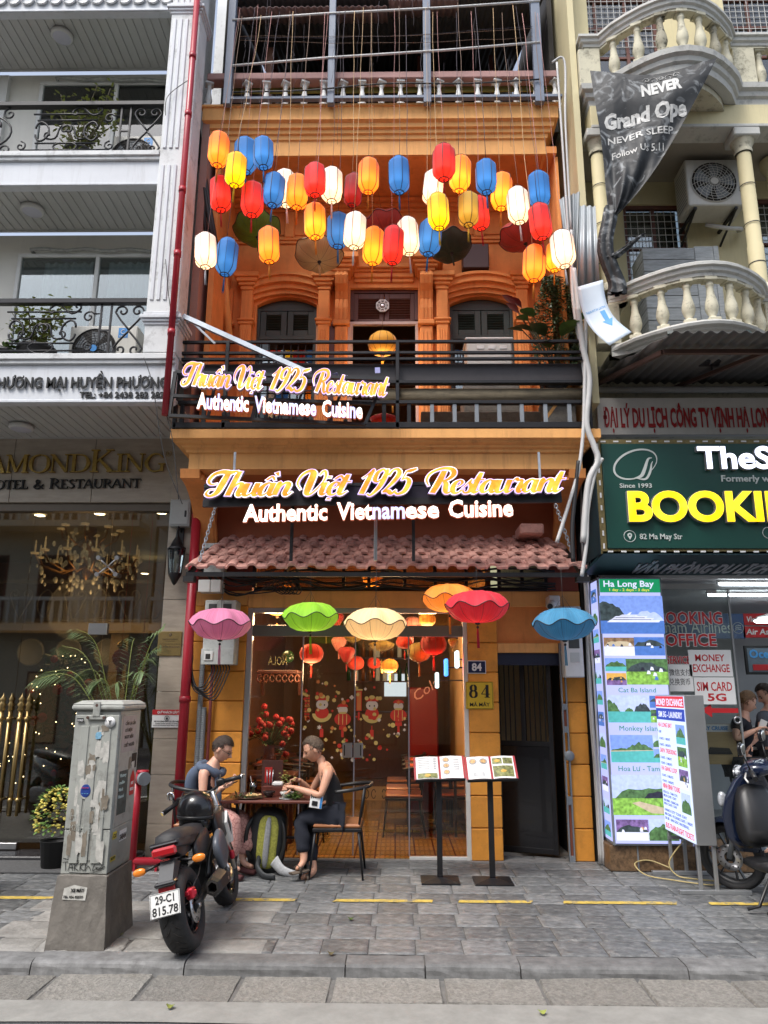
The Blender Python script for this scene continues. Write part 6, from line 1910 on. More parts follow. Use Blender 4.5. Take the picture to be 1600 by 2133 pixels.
ell=[(cx+.205*cos(a)*1.0+.05*sin(a),cz+.15*sin(a)+.02*cos(a),.006+.014*abs(sin((a+.4)/2)))for a in[R(-40)+R(320)*k/26 for k in range(27)]]
stroke(em,ell,fm,0,.003,sub=2)
stroke(em,[(.17,.02,.004),(.26,.05,.03),(.3,.12,.03),(.34,.22,.02),(.38,.235,.006)],fm,0,.004)
stroke(em,[(.2,.03,.003),(.3,.02,.02),(.35,.09,.022),(.37,.17,.012),(.385,.2,.004)],fm,0,.0045)
em.B('emblem',gw,gs_,**ST)
em=MB();c=gpt(1312,1117)
em.tube([(c.x+.055*cos(a),yg-.002,c.z+.055*sin(a))for a in[2*PI*k/20 for k in range(20)]],.004,4,closed=True)
em.prism([(c.x,c.z-.035)]+[(c.x+.022*cos(a),c.z+.01+.022*sin(a))for a in[R(-25)+R(230)*k/10 for k in range(11)]],yg-.006,yg-.001)
em.B('map_pin_symbol',gw,gs_,**ST)
MB().sphere((c.x,yg-.006,c.z+.01),.009,8,4,(1,.3,1)).B('pin_hole',MATS['dark_green_panel'],gs_)
c=gpt(1601,1110)
MB().tube([(c.x+.055*cos(a),yg-.002,c.z+.055*sin(a))for a in[2*PI*k/20 for k in range(20)]],.004,4,closed=True).B('phone_symbol',gw,gs_)
A0=Ve((xg0-.05,yg+.02,zg0-.055));B0=Ve((5.8,yg+.02,zg0-.055))
pz=at(1300,1198,7.5).z
A1=Ve((xg0-.12,7.5,pz));B1=Ve((5.8,7.5,pz))
tf_=thing('sloping_fascia','dark teal sloping fascia with grey italic lettering below the booking sign','fascia',A0)
nn_=(A1-A0).normalized()
MB().add([A0,B0,B1,A1]+[p+Ve((0,.0,.03))for p in(A0,B0,B1,A1)],[(0,1,2,3),(7,6,5,4),(0,4,5,1),(1,5,6,2),(2,6,7,3),(3,7,4,0)]).B('fascia_panel',pm('dark_teal_panel',(.01,.035,.045),.5),tf_)
ta=at(1322,1180,7.2)
dv=Ve((0,A1.y-A0.y,A1.z-A0.z)).normalized()
base_=Ve((ta.x,A0.y,A0.z))+dv*.43+Ve((0,-.0,-.004))
q=MB()
text(q,'VĂN PHÒNG DU LỊCH',frame(base_,(1,0,0),-dv),.22,at(1610,1180,7.2).x-ta.x,ext=.004,bold=.04,shear=.2)
q.B('italic_lettering',pm('grey_italic_print',(.25,.27,.31),.5,var=0,bump=0),tf_,**ST)
ai=thing('agency_interior','bright white walled travel agency room behind the glass','interior',(4,9,0))
aw_=pm('agency_wall',(.45,.47,.5),.6,var=.05)
BX(2.1,7,11.0,11.1,0,3).B('back_wall',aw_,ai)
BX(2.05,2.1,7.9,11.0,0,3).B('side_wall',aw_,ai)
BX(2.1,7,7.9,11.0,0,.03).B('floor_slab',pm('agency_floor',(.2,.2,.2),.3,var=.1),ai)
BX(2.1,7,7.55,11.0,2.72,2.78).B('ceiling_panel',pm('agency_ceiling',(.5,.5,.52),.6,var=.03),ai)
for i,(x0,y)in enumerate(((3.35,7.7),(3.6,8.6))):
 t=thing('tube_lamp',['lit fluorescent tube at the front of the agency ceiling','lit fluorescent tube deeper inside the agency ceiling'][i],'lamp',(x0+.6,y,2.7))
 MB().cyl((x0,y,2.685),(x0+1.2,y,2.685),.016,n=10).B('tube',lit('tube_glow',(.85,.95,1),9),t)
 BX(x0-.02,x0+1.22,y-.03,y+.03,2.7,2.72,.004).B('fixture',M.plasticw,t)
bl=pm('airline_blue_panel',(.02,.06,.16),.4,var=.05,bump=0)
yb_=10.2
A=at(1395,1370,9.8);B=at(1548,1275,9.8)
s1=thing('airline_sign','dark blue airline name board on the agency back wall','sign',((A.x+B.x)/2,9.8,A.z),group=None)
BX(A.x-.4,B.x,9.8,9.84,at(1500,1330,9.8).z,at(1500,1278,9.8).z).B('board',bl,s1)
q=MB();p=at(1385,1318,9.79);text(q,'Vietnam Airlines',frame((at(1340,1318,9.79).x,9.795,p.z),(1,0,0)),.16,at(1525,1318,9.79).x-at(1340,1318,9.79).x,ext=.002)
p=at(1538,1308,9.79)
q.tube([(p.x+.07*cos(a),9.795,p.z+.07*sin(a))for a in[2*PI*k/16 for k in range(16)]],.004,4,closed=True)
for dz in(-.025,.0,.025):q.tube([(p.x-.04,9.795,p.z+dz-.01),(p.x,9.795,p.z+dz+.012),(p.x+.04,9.795,p.z+dz)],.006,4)
q.B('board_print',gw,s1,**ST)
for(s,ya,yb2,lab)in(('Vietjet Air',1278,1302,'red airline board, upper of two on the agency back wall'),('Air Asia',1305,1328,'red airline board, lower of two on the agency back wall')):
 A=at(1550,yb2,9.8);B=at(1620,ya,9.8)
 s2=thing('airline_board',lab,'sign',(A.x,9.8,A.z))
 BX(A.x,B.x+.3,9.8,9.84,A.z,B.z).B('board',M.redsign,s2)
 q=MB();text(q,s,frame((A.x+.03,9.796,A.z+.04)),.075,.36,ext=.002,bold=.02,shear=.15)
 q.B('board_print',M.paper,s2,**ST)
A=at(1556,1405,9.3);B=at(1640,1345,9.3)
s2=thing('framed_poster','dark framed poster with blue lettering on the agency wall at right','poster',(A.x,9.3,A.z))
BX(A.x,B.x+.2,9.3,9.33,A.z,B.z,.004).B('frame',M.blackp,s2)
BX(A.x+.03,B.x+.2,9.297,9.2999,A.z+.03,B.z-.03).B('picture',pm('grey_blue_poster',(.12,.16,.2),.5,var=.3,scale=4),s2)
q=MB();text(q,'Ocean',frame((A.x+.05,9.294,A.z+.2)),.1,.36,ext=.002,bold=.03);q.B('poster_print',pm('arrow_blue',(.06,.28,.6),.5),s2,**ST)
BX(A.x+.08,B.x+.1,9.29,9.2965,A.z+.05,A.z+.12).B('red_strip',M.redsign,s2)
A=at(1545,1600,8.6)
ct=thing('counter','dark agency counter stacked with trays and cards','counter',(A.x+.4,8.6,.03))
BX(A.x,A.x+1.4,8.4,8.9,.03,1.0,.01).B('counter_body',pm('dark_counter',(.03,.03,.04),.4),ct)
BX(A.x-.03,A.x+1.4,8.36,8.92,1.0,1.03,.006).B('counter_top',M.plasticw,ct)
for k in range(6):
 BX(A.x+.06+U(0,.03),A.x+.42,8.42,8.7,1.035+k*.035,1.06+k*.035,.004).B('paper_tray',M.plasticw if k%2 else M.blackp,ct)
p=at(1575,1282,9.0)
t=thing('ceiling_fan','white ceiling fan lamp at the right edge inside the agency','fan',(p.x+.1,9.0,2.72))
MB().cyl((p.x+.2,9.0,2.5),(p.x+.2,9.0,2.72),.02,n=8).B('fan_rod',M.plasticw,t)
MB().lathe([(.0,2.42),(.16,2.44),(.18,2.48),(.05,2.52)],(p.x+.2,9.0,0),20).B('fan_motor',M.plasticw,t)
MB().tube([(p.x+.2+.2*cos(a),9.0+.2*sin(a),2.43)for a in[2*PI*k/24 for k in range(24)]],.012,6,closed=True).B('ring_light',lit('tube_glow',(.85,.95,1),9),t)
yd=7.72
gd=thing('agency_glass_door','clear glass door of the travel agency covered with red lettering','glass door',(3.1,yd,0))
A=at(1368,1228,yd);B=at(1512,1228,yd);C_=at(1572,1780,yd)
xr_=(B.x+C_.x)/2
BX(2.72,xr_,yd,yd+.01,.12,A.z).B('pane',G['shop'],gd)
BX(xr_+.003,xr_+.02,yd-.005,yd+.015,.1,A.z).B('edge_strip',M.lframe,gd)
BX(2.7,6,yd-.02,yd+.04,A.z+.003,A.z+.06).B('head_rail',M.lframe,gd)
BX(2.7,6,yd-.02,yd+.06,0,.1).B('sill',M.black,gd)
p=at(1482,1232,yd);BX(p.x-.05,p.x+.05,yd-.01,yd+.02,A.z-.04,A.z,.003).B('patch_fitting',M.steel,gd)
p=at(1535,1500,yd)
MB().tube([(p.x+.03*cos(a),yd-.012,p.z+.03*sin(a))for a in[2*PI*k/16 for k in range(16)]],.009,6,closed=True).B('finger_ring',M.steel,gd)
def dpt(px,py,o=.002):p=at(px,py,yd);return Ve((p.x,yd-o,p.z))
def dtext(s,a,b,py,h_,col=M.redsign,outline=True,bold=.02):
 w_=dpt(b,py).x-dpt(a,py).x
 q=MB();text(q,s,frame(dpt(a,py,.004)),h_,w_,ext=.0008,bold=bold)
 o=q.B('glass_lettering',col,gd,**ST)
 if outline:
  q=MB();text(q,s,frame(dpt(a-1.5,py,.002)),h_,w_+.012,ext=.0004,bold=bold+.035)
  q.B('lettering_outline',M.paper,gd,**ST)
dtext('BOOKING',1372,1505,1299,.125)
dtext('OFFICE',1386,1493,1345,.125)
dtext('SERVICE',1389,1437,1382,.075)
def card(nm,lab,a,b,ya,yb2,lines,m=M.paper,o=.012):
 A=at(a,yb2,yd-.02);B=at(b,ya,yd-.02)
 t=thing(nm,lab,'card',(A.x,yd-.02,A.z))
 BX(A.x,B.x,yd-.02,yd-.014,A.z,B.z,.001).B('card_sheet',m,t)
 for(s,fx0,fx1,fy,h_,mt,bd)in lines:
  W_=B.x-A.x;H_=B.z-A.z
  q=MB();text(q,s,frame((A.x+W_*fx0,yd-.0203,A.z+H_*fy)),H_*h_,W_*(fx1-fx0),ext=.0006,bold=bd)
  q.B('card_print',mt,t,**ST)
card('paper_notice','white card reading money exchange, stuck on the agency glass',1438,1522,1354,1409,[('MONEY',.15,.84,.58,.26,M.redsign,.015),('EXCHANGE',.08,.93,.17,.3,M.redsign,.015)])
card('paper_notice','white card reading SIM card 5G, stuck below the money exchange card',1450,1529,1411,1467,[('SIM CARD',.06,.93,.5,.34,M.redsign,.015),('5G',.3,.76,.13,.28,M.redsign,.03)])
card('paper_notice','pale card with black Chinese characters on the agency glass',1391,1441,1384,1440,[('微信支付',.12,.92,.6,.2,M.blackp,.0),('兑换货币',.1,.88,.25,.2,M.blackp,.0)])
A=at(1462,1488,yd);B=at(1537,1472,yd)
q=MB().prism([(A.x,(A.z+B.z)/2),(A.x+.1,B.z+.03),(A.x+.1,B.z-.015),(B.x,B.z-.015),(B.x,A.z+.015),(A.x+.1,A.z+.015),(A.x+.1,A.z-.03)],yd-.003,yd-.001)
q.B('red_arrow',M.redsign,gd)
A=at(1462,1592,8.1);B=at(1530,1508,8.1)
t=thing('cruise_poster','golden bay cruise poster standing inside the agency glass','poster',(A.x,8.1,A.z))
BX(A.x,B.x,8.1,8.12,A.z,B.z).B('picture',pm('golden_sea_print',(.42,.3,.14),.5,var=.25,scale=3,bump=0,st=(.3,1,4)),t)
BX(A.x,B.x,8.094,8.098,B.z-.08,B.z-.004).B('title_band',M.paper,t)
q=MB();text(q,'BAY CRUISE',frame((A.x+.02,8.092,B.z-.062)),.04,.28,ext=.001,bold=.03);q.B('title_print',pm('arrow_blue',(.06,.28,.6),.5),t,**ST)
q=MB().prism([(A.x+.05,A.z+.1),(B.x-.05,A.z+.1),(B.x-.08,A.z+.16),(A.x+.1,A.z+.17)],8.092,8.097)
q.B('ship_silhouette',M.blackp,t)
BX(A.x,A.x+.04,8.08,8.2,.03,A.z-.002).box(B.x-.04,B.x,8.08,8.2,.03,A.z-.002).B('poster_stand',M.lframe,t)
PH=dict(sky=lit('print_sky_blue',(.22,.35,.85),.55),sky2=lit('print_pale_sky',(.5,.6,.95),.55),sea=lit('print_sea_blue',(.08,.2,.6),.5),tur=lit('print_turquoise',(.1,.5,.5),.5),hill=lit('print_dark_hill',(.06,.09,.1),.35),hillg=lit('print_green_hill',(.1,.22,.08),.4),field=lit('print_field_green',(.25,.5,.08),.5),white=lit('print_white',(.72,.75,1),.6),sand=lit('print_sand',(.6,.5,.35),.5),wood=lit('print_brown',(.3,.18,.1),.45),dark=lit('print_dark',(.03,.03,.06),.3),purple=lit('print_purple',(.25,.15,.4),.4),yel=lit('print_orange_light',(.8,.45,.1),.5))
for k_,m_ in PH.items():
 N2=m_.node_tree
 nz_=N2.nodes.new('ShaderNodeTexNoise');sv(nz_,'Scale',34);sv(nz_,'Detail',6)
 g2=N2.nodes.new('ShaderNodeNewGeometry');N2.links.new(g2.outputs['Position'],nz_.inputs[0])
 mr_=N2.nodes.new('ShaderNodeMapRange');sv(mr_,1,.3);sv(mr_,2,.7)
 am=.05 if k_=='white' else .7 if k_ in('hill','hillg','field','dark','wood','purple')else .16
 sv(mr_,3,1-am);sv(mr_,4,1+am)
 N2.links.new(nz_.outputs[0],mr_.inputs[0])
 sc_=N2.nodes.new('ShaderNodeVectorMath');sc_.operation='SCALE'
 sv(sc_,0,N2.nodes['Principled BSDF'].inputs['Emission Color'].default_value[:3])
 N2.links.new(mr_.outputs[0],sc_.inputs['Scale']);N2.links.new(sc_.outputs[0],N2.nodes['Principled BSDF'].inputs['Emission Color'])
def photo(M4,w_,h_,kind,parent,seedn=0):
 r_=random.Random(seedn)
 def poly(pts,d,k):
  q=MB().add([M4@Ve((max(0,min(w_,x)),max(0,min(h_,y)),d))for x,y in pts],[tuple(range(len(pts)))])
  return q,PH[k]
 def ridge(y0,amp,k,d,x0=0,x1=1,base=0.0,n=12,peak=None):
  pts=[(x0*w_,base*h_)]
  for i in range(n+1):
   t=i/n
   x=x0+(x1-x0)*t
   e=amp*(sin(t*PI)**.5 if peak is None else max(0,1-abs(t-peak)*2)**.6)*r_.uniform(.7,1.1)
   pts.append((x*w_,(y0+e)*h_))
  pts.append((x1*w_,base*h_))
  return[((pts[0]),(pts[j]),(pts[j+1]))for j in range(1,len(pts)-2)],k,d,pts
 items=[]
 def rid(*a,**kw):
  _,k,d,pts=ridge(*a,**kw)
  q=MB()
  b=[p for p in pts[1:-1]]
  by=pts[0][1]
  for(p0,p1)in zip(b[:-1],b[1:]):
   q.add([M4@Ve((p0[0],by,d)),M4@Ve((p1[0],by,d)),M4@Ve((p1[0],min(h_,p1[1]),d)),M4@Ve((p0[0],min(h_,p0[1]),d))],[(0,1,2,3)])
  items.append((q,PH[k]))
 bgk,hor={'ship':('sky',.35),'room':('wood',.5),'boat':('sea',.5),'isle':('sky',.35),'cave':('yel',.4),'kayak':('hillg',.5),'bay':('sky2',.4),'beach':('sky',.45),'field':('sky2',.42),'temple':('purple',.4),'mist':('sky2',.3),'trek':('hillg',.5)}[kind]
 q,m=poly([(0,0),(w_,0),(w_,h_),(0,h_)],0,bgk)
 root=q.B('photo_print',m,parent,fix=False)
 wat={'ship':'sea','isle':'tur','kayak':'field','bay':'tur','beach':'tur','boat':'sea','cave':'purple','field':'field','temple':'white','room':'white','mist':'hillg','trek':'field'}[kind]
 items.append(poly([(0,0),(w_,0),(w_,hor*h_),(0,hor*h_)],.0006,wat))
 if kind=='ship':
  rid(.34,.6,'hill',.001,0,.62,.34,peak=.2);rid(.34,.25,'sky2',.0008,.5,1,.34)
  for(a,b,c_,d_)in((.1,.95,.3,.36),(.16,.85,.37,.41),(.2,.75,.42,.46),(.3,.6,.47,.5),(.42,.5,.5,.56)):
   items.append(poly([(a*w_,c_*h_),((b-.03)*w_,c_*h_),(b*w_,d_*h_),((a+.05)*w_,d_*h_)],.0014,'white'))
  for(a,b,c_)in((.2,.8,.365),(.24,.7,.415)):
   items.append(poly([(a*w_,c_*h_),(b*w_,c_*h_),(b*w_,(c_+.012)*h_),(a*w_,(c_+.012)*h_)],.0018,'dark'))
 elif kind in('isle','beach','bay','mist'):
  rid(hor,.5 if kind!='beach' else .3,'hillg',.001,0 if kind!='beach' else .35,.38 if kind=='bay' else 1,hor,peak=.5 if kind!='bay' else .2)
  if kind=='bay':rid(hor,.3,'hill',.001,.62,1,hor);rid(hor,.14,'hillg',.001,.4,.6,hor)
  if kind=='beach':rid(hor-.03,.1,'hillg',.0012,0,.5,hor-.03);items.append(poly([(0,(hor-.06)*h_),(w_,(hor-.02)*h_),(w_,(hor)*h_),(0,(hor-.02)*h_)],.0014,'sand'))
 elif kind=='field':
  rid(hor,.3,'hillg',.001,.05,1,hor,n=9);rid(hor,.2,'dark',.0012,.5,1,hor,n=7)
  items.append(poly([(.3*w_,.3*h_),(.42*w_,.34*h_),(w_,.1*h_),(w_,.02*h_),(.6*w_,.05*h_)],.0012,'sand'))
 elif kind in('kayak','boat','temple','cave','room','trek'):
  rid(hor,.35,'hill' if kind!='room' else 'sand',.001,0,1,hor,n=8)
  for i in range(6):
   x=r_.uniform(.1,.9);y=r_.uniform(.15,.6)
   k=r_.choice(('white','white','yel','dark','sea'))
   items.append(poly([((x-.05)*w_,y*h_),((x+.05)*w_,y*h_),((x+.03)*w_,(y+.12)*h_),((x-.02)*w_,(y+.14)*h_)],.0014+i*.0002,k))
 for(q,m)in items:q.B('photo_area',m,root,fix=False)
 return root
yx=7.36
lbx=thing('tour_light_box','tall backlit tour picture board standing on a brown granite plinth','light box',(2.45,7.5,0))
L0=[at(1236,1202,yx),at(1366,1199,yx),at(1290,1762,yx),at(1432,1764,yx)]
xl0=(L0[0].x+L0[2].x)/2-.005;xl1=(L0[1].x+L0[3].x)/2+.01
zl0=L0[2].z;zl1=L0[0].z
BX(xl0,xl1,yx+.012,yx+.3,zl0,zl1,.004).B('box_body',M.grey,lbx)
BX(xl0+.02,xl1-.02,yx+.004,yx+.0115,zl0+.02,zl1-.02).B('lit_face',lit('backlit_panel',(.5,.54,1),.55),lbx)
def lpt(px,py):
 t=(py-1202)/560.0
 el=1236+54*t;er=1366+66*t
 return Ve((xl0+(xl1-xl0)*(px-el)/(er-el),yx+.003,at(1300,py,yx).z))
a,b=lpt(1240,1234),lpt(1363,1204)
BX(xl0+.02,xl1-.02,yx+.001,yx+.0035,a.z,zl1-.02).B('title_band',lit('print_green_band',(.01,.3,.12),.5),lbx)
q=MB();p=lpt(1250,1222);text(q,'Ha Long Bay',frame((p.x,yx,p.z)),.062,lpt(1352,1222).x-p.x,ext=.0008,bold=.015);q.B('title_print',PH['white'],lbx,**ST)
q=MB();p=lpt(1262,1231);text(q,'1 day - 2 days - 3 days',frame((p.x,yx,p.z)),.026,lpt(1343,1231).x-p.x,ext=.0008,bold=.02);q.B('title_print',lit('print_yellow',(.8,.8,.1),.5),lbx,**ST)
gp=lit('print_green_letter',(.02,.32,.14),.35)
for(s,xa_,xb_,py,h_)in(('Cat Ba Island',1288,1364,1442,.045),('Monkey Island',1293,1378,1522,.048),('Hoa Lư - Tam Cốc',1294,1408,1606,.048)):
 q=MB();p=lpt(xa_,py);text(q,s,frame((p.x,yx,p.z)),h_,lpt(xb_,py).x-p.x,ext=.0008,bold=.0);q.B('caption_print',gp,lbx,**ST)
for i,(a_,b_,c_,d_,k)in enumerate(((1249,1369,1241,1320,'ship'),(1257,1315,1328,1366,'room'),(1319,1376,1327,1365,'boat'),(1260,1300,1371,1398,'isle'),(1264,1302,1402,1427,'cave'),(1305,1384,1372,1426,'kayak'),(1270,1351,1448,1505,'bay'),(1353,1388,1449,1474,'boat'),(1356,1389,1478,1505,'trek'),(1279,1360,1531,1588,'beach'),(1363,1400,1531,1556,'mist'),(1365,1402,1560,1588,'isle'),(1287,1408,1614,1698,'field'),(1296,1358,1707,1751,'temple'),(1361,1418,1706,1751,'mist'))):
 A=lpt(a_,d_);B=lpt(b_,c_)
 fm=frame((A.x,yx+.002,A.z))
 photo(fm,B.x-A.x,B.z-A.z,k,lbx,i)
for k in range(12):
 z0=zl0+.06+k*(zl1-zl0-.1)/12;z1=z0+.13
 fm=frame((xl0-.003,yx+.26,z0),(0,-1,0))
 photo(fm,.2,.13,['isle','bay','temple','beach','mist','boat'][k%6],lbx,30+k)
BX(xl0-.002,xl0-.0005,yx+.03,yx+.29,zl0+.03,zl1-.03).B('lit_side',lit('backlit_panel',(.5,.54,1),.55),lbx)
BX(xl0-.03,3.35,yx+.05,7.8,.0,zl0-.004,.008).B('granite_plinth',pm('brown_granite',(.14,.085,.045),.35,var=.6,scale=30,bump=.05),lbx)
for x in(xl0+.22,xl0+.75):
 BX(x,x+.012,yx+.044,yx+.05,.0,zl0-.01).B('plinth_joint',M.grey,lbx)
fs_=thing('freestanding_sign','freestanding lit tour price sign on grey steel legs in front of the agency','sign',(2.55,6.95,0))
XF=2.475
zb0=at(1462,1762,6.62).z;zb1=at(1424,1448,6.62).z
ya,yb3=6.62,7.35
BX(XF+.004,XF+.17,ya,yb3,zb0,zb1,.004).B('sign_case',M.lframe,fs_)
BX(XF,XF+.0035,ya+.01,yb3-.01,zb0+.01,zb1-.01).B('lit_face',lit('backlit_panel_white',(.62,.72,1),.65),fs_)
FM=frame((XF-.0005,yb3-.012,zb0),(0,-1,0))
Wf,Hf=yb3-ya-.024,zb1-zb0
def fsb(x0,x1,y0,y1,m,nm='print_band',d=.0006):
 MB().add([FM@Vector(p)for p in((x0*Wf,y0*Hf,d),(x1*Wf,y0*Hf,d),(x1*Wf,y1*Hf,d),(x0*Wf,y1*Hf,d))],[(0,1,2,3)]).B(nm,m,fs_,fix=False)
rl_=lit('print_red',(.75,.02,.03),.5);bl_=lit('print_deep_blue',(.03,.06,.45),.5)
fsb(0,1,.91,.99,rl_,'red_band');fsb(0,1,.815,.9,bl_,'blue_band')
def ft(s,x0,x1,y,h_,m,bd=.03):
 q=MB();text(q,s,FM@TR((x0*Wf,y*Hf,.001)),h_*Hf,(x1-x0)*Wf,ext=.0006,bold=bd);q.B('sign_print',m,fs_,**ST)
ft('MONEY EXCHANGE',.03,.97,.922,.052,PH['white'],.015);ft('SIM 5G - LAUNDRY',.08,.92,.835,.045,PH['white'],.015)
for(s,y,m,h_,w_)in(('HA LONG BAY',.76,rl_,.035,.5),('1 DAY',.715,bl_,.02,.1),('2 DAYS - 1 NIGHT',.665,bl_,.018,.4),('3 DAYS - 2 NIGHTS',.62,bl_,.018,.4),('SAPA TREKKING',.57,rl_,.035,.58),('2 DAYS - 1 NIGHT',.525,bl_,.018,.4),('3 DAYS - 2 NIGHTS',.485,bl_,.018,.4),('HA GIANG LOOP',.44,rl_,.035,.55),('3 DAYS - 2 NIGHTS',.395,bl_,.018,.4),('4 DAYS - 3 NIGHTS',.355,bl_,.018,.4),('NINH BINH TOURS',.31,rl_,.038,.6),('HOA LU - TAM COC',.275,bl_,.018,.5),('MUA CAVE 1 DAY',.248,bl_,.018,.45),('BAI DINH - TRANG AN',.215,bl_,.018,.5),('MUA CAVE 1 DAY',.19,bl_,.018,.45),('HANOI CITY TOUR 1DAY',.145,bl_,.02,.75),('MAI CHAU - PU LUONG 2 DAYS - 1 NIGHT',.115,bl_,.02,.92),('BA BE - BAN GIOC WATERFALL',.085,bl_,.02,.8),('BUS-TRAIN-FLIGHT TICKETS',.025,rl_,.04,.93)):
 ft(s,.04,.04+w_,y,h_,m,.008)
for i,(y0,k)in enumerate(((.655,'isle'),(.5,'trek'),(.345,'temple'),(.185,'mist'))):
 photo(FM@TR((.66*Wf,y0*Hf,.0012)),.3*Wf,.135*Hf,k,fs_,60+i)
for y in(ya+.02,yb3-.05):
 for x in(XF+.02,XF+.15):
  BX(x-.014,x+.014,y,y+.028,.03,zb0-.001,.002).B('leg',M.lframe,fs_)
 BX(XF-.16,XF+.42,y-.01,y+.04,.0,.032,.003).B('foot_bar',M.lframe,fs_)
BX(XF+.0,XF+.17,yb3-.06,yb3-.04,.3,.33).B('cross_bar',M.lframe,fs_)
cb=crom([(XF+.1,7.2,.3),(XF-.02,7.25,.12),(XF+.02,7.2,.02),(XF+.15,7.1,.012),(XF+.35,7.0,.012),(XF+.2,6.9,.012),(XF-.05,7.05,.012),(XF-.25,7.2,.02),(XF-.3,7.35,.08),(XF-.15,7.4,.1),(XF+.02,7.3,.05)],6)
MB().tube(cb,.006,6).B('yellow_flex',pm('yellow_flex',(.4,.32,.14),.6),None,label='pale yellow electric flex coiled at the foot of the freestanding sign',cat='cable')
# cables, conduits and meters
def cable(pts,r,m,label=None,parent=None,name='cable',sub=6,cat='cable',group=None):
 q=MB().tube(crom([Vector(p)for p in pts],sub),r,6)
 return q.B(name,m,parent,label=label,cat=cat if label else None,group=group)
cdt=thing('conduit_bundle','grey ribbed conduits and dull red pipe running down beside the left orange pier','conduit',(-2.0,7.7,0))
for(pxa,ya_,pxb,r_,mt,nm)in((402,1360,408,.028,'flex','ribbed_conduit'),(415,1470,417,.026,'flex','ribbed_conduit'),(428,1390,430,.017,'redcond','red_conduit')):
 xx=at(pxb,1600,7.72).x
 top=at(pxa,ya_,7.72)
 if mt=='flex':
  n=int((top.z-.02)/.017)
  prof=[]
  for k in range(n):
   z=.02+k*.017
   prof+=[(r_*.86,z),(r_,z+.004),(r_,z+.011),(r_*.86,z+.015)]
  MB().lathe(prof,(xx,7.74,0),10).B(nm,M.flex,cdt)
 else:
  MB().tube([(xx,7.74,0.01),(xx,7.74,top.z),(xx-.02,7.74,top.z+.1),(xx-.13,7.76,2.2)],r_,8).B(nm,M[mt],cdt)
tr_=thing('black_cables','thick dark cable trunk climbing the gap between the hotel and the orange house','cable',(-2.17,7.3,4.1))
pts=[at(388,150,7.35),at(410,260,7.3),at(428,400,7.2),at(438,480,7.2),at(452,560,7.4)]
for k in range(6):
 o=Ve((U(-.05,.03),U(-.04,.04),0))
 cable([at(380+5*k,-40,7.5)]+[p+o+Ve((U(-.02,.02),0,0))for p in pts],U(.012,.028),M.cable,None,tr_,'trunk_cable')
for k in range(5):
 cable([at(382+9*k,-30,7.2),at(392+7*k,80,7.25+.05*k),at(388+4*k,200,7.3)],.01,M.cable,None,tr_,'trunk_cable')
def box_px(nm,lab,cat,a,b,Y,d,m,parts=()):
 A=at(a[0],b[1],Y);B=at(b[0],a[1],Y)
 t=thing(nm,lab,cat,((A.x+B.x)/2,Y+d/2,A.z))
 BX(A.x,B.x,Y,Y+d,A.z,B.z,.008).B('box_body',m,t)
 W_,H_=B.x-A.x,B.z-A.z
 for(pn,x0,x1,z0,z1,pm_,th)in parts:
  BX(A.x+W_*x0,A.x+W_*x1,Y-th,Y-.0005,A.z+H_*z0,A.z+H_*z1,.003).B(pn,pm_,t)
 return t,A,B
gd_=pm('grey_dark_window',(.06,.065,.065),.3,var=.2)
box_px('meter_box','large weathered grey meter box behind the pink parasol lantern','meter box',(420,1250),(493,1384),7.55,.22,M.meter,(('meter_window',.12,.38,.78,.94,gd_,.006),('meter_window',.58,.85,.78,.94,gd_,.006),('lower_cover',-.02,1.0,.0,.24,M.meter,.02),('socket_frame',.08,.36,.06,.2,M.plasticw,.03),('socket',.13,.28,.08,.16,M.dark,.034)))
box_px('switch_box','small white double switch box just under the left end of the canopy','switch box',(412,1208),(462,1233),7.6,.15,M.plasticw,(('cover',.02,.52,.0,1,M.plasticw,.015),('cover',.56,.98,.0,1,M.plasticw,.015)))
box_px('meter_box','grey meter box peeking out above the left end of the tiled canopy','meter box',(424,1131),(466,1195),7.6,.2,M.meter,(('meter_window',.3,.85,.5,.9,gd_,.005),))
box_px('meter_box','pale grey electricity meter under the blue parasol lantern','meter box',(1178,1325),(1213,1411),7.62,.16,M.plasticw,(('meter_window',.25,.82,.7,.93,gd_,.006),('lower_cover',.02,.98,.02,.3,M.plasticw,.014),('meter_plate',.3,.8,.36,.6,M.meter,.003)))
t,A,B=box_px('security_camera','white bullet security camera above the blue parasol lantern','camera',(1144,1240),(1166,1262),7.6,.18,M.plasticw)
MB().cyl(A+Ve((.05,.02,.03)),A+Ve((-.02,-.14,-.02)),.035,n=14).B('camera_barrel',M.plasticw,t)
MB().cyl(A+Ve((-.02,-.141,-.02)),A+Ve((-.022,-.148,-.022)),.028,n=14).B('camera_lens',M.blackp,t)
BX(at(1150,1262,7.62).x,at(1212,1262,7.62).x,7.66,7.8,at(1180,1285,7.62).z,at(1180,1262,7.62).z,.01).B('junction_box',M.meter,None,label='flat grey junction box directly above the blue parasol lantern',cat='junction box')
r_=random.Random(8)
for k in range(7):
 a=at(440+6*k,1384,7.6);b=at(405+3*k,1425+4*k,7.62);c=at(400,1380+8*k,7.66)
 cable([a,a+Ve((.01,-.02,-.08)),(a+b)/2+Ve((.02,-.05,-.12-.01*k)),b,c,(c.x-.02,7.7,c.z+.3)],.0065,M.cable,'thin black cable looping below the large meter box',None,'loose_cable',group='black cables looping below the large meter box')
for k in range(9):
 z0=2.66+.02*k
 pts=[(-2.08,7.72,z0+.2)]
 for j in range(1,12):
  pts.append((-2.08+j*.34,7.72+r_.uniform(-.04,.03),z0-.05*sin(j*.9+k)-(.04 if j%3 else 0)+r_.uniform(-.02,.02)))
 cable(pts,r_.uniform(.005,.012),M.cable,'black service cable sagging along the wall under the canopy',None,'service_cable',4,group='black service cables under the canopy')
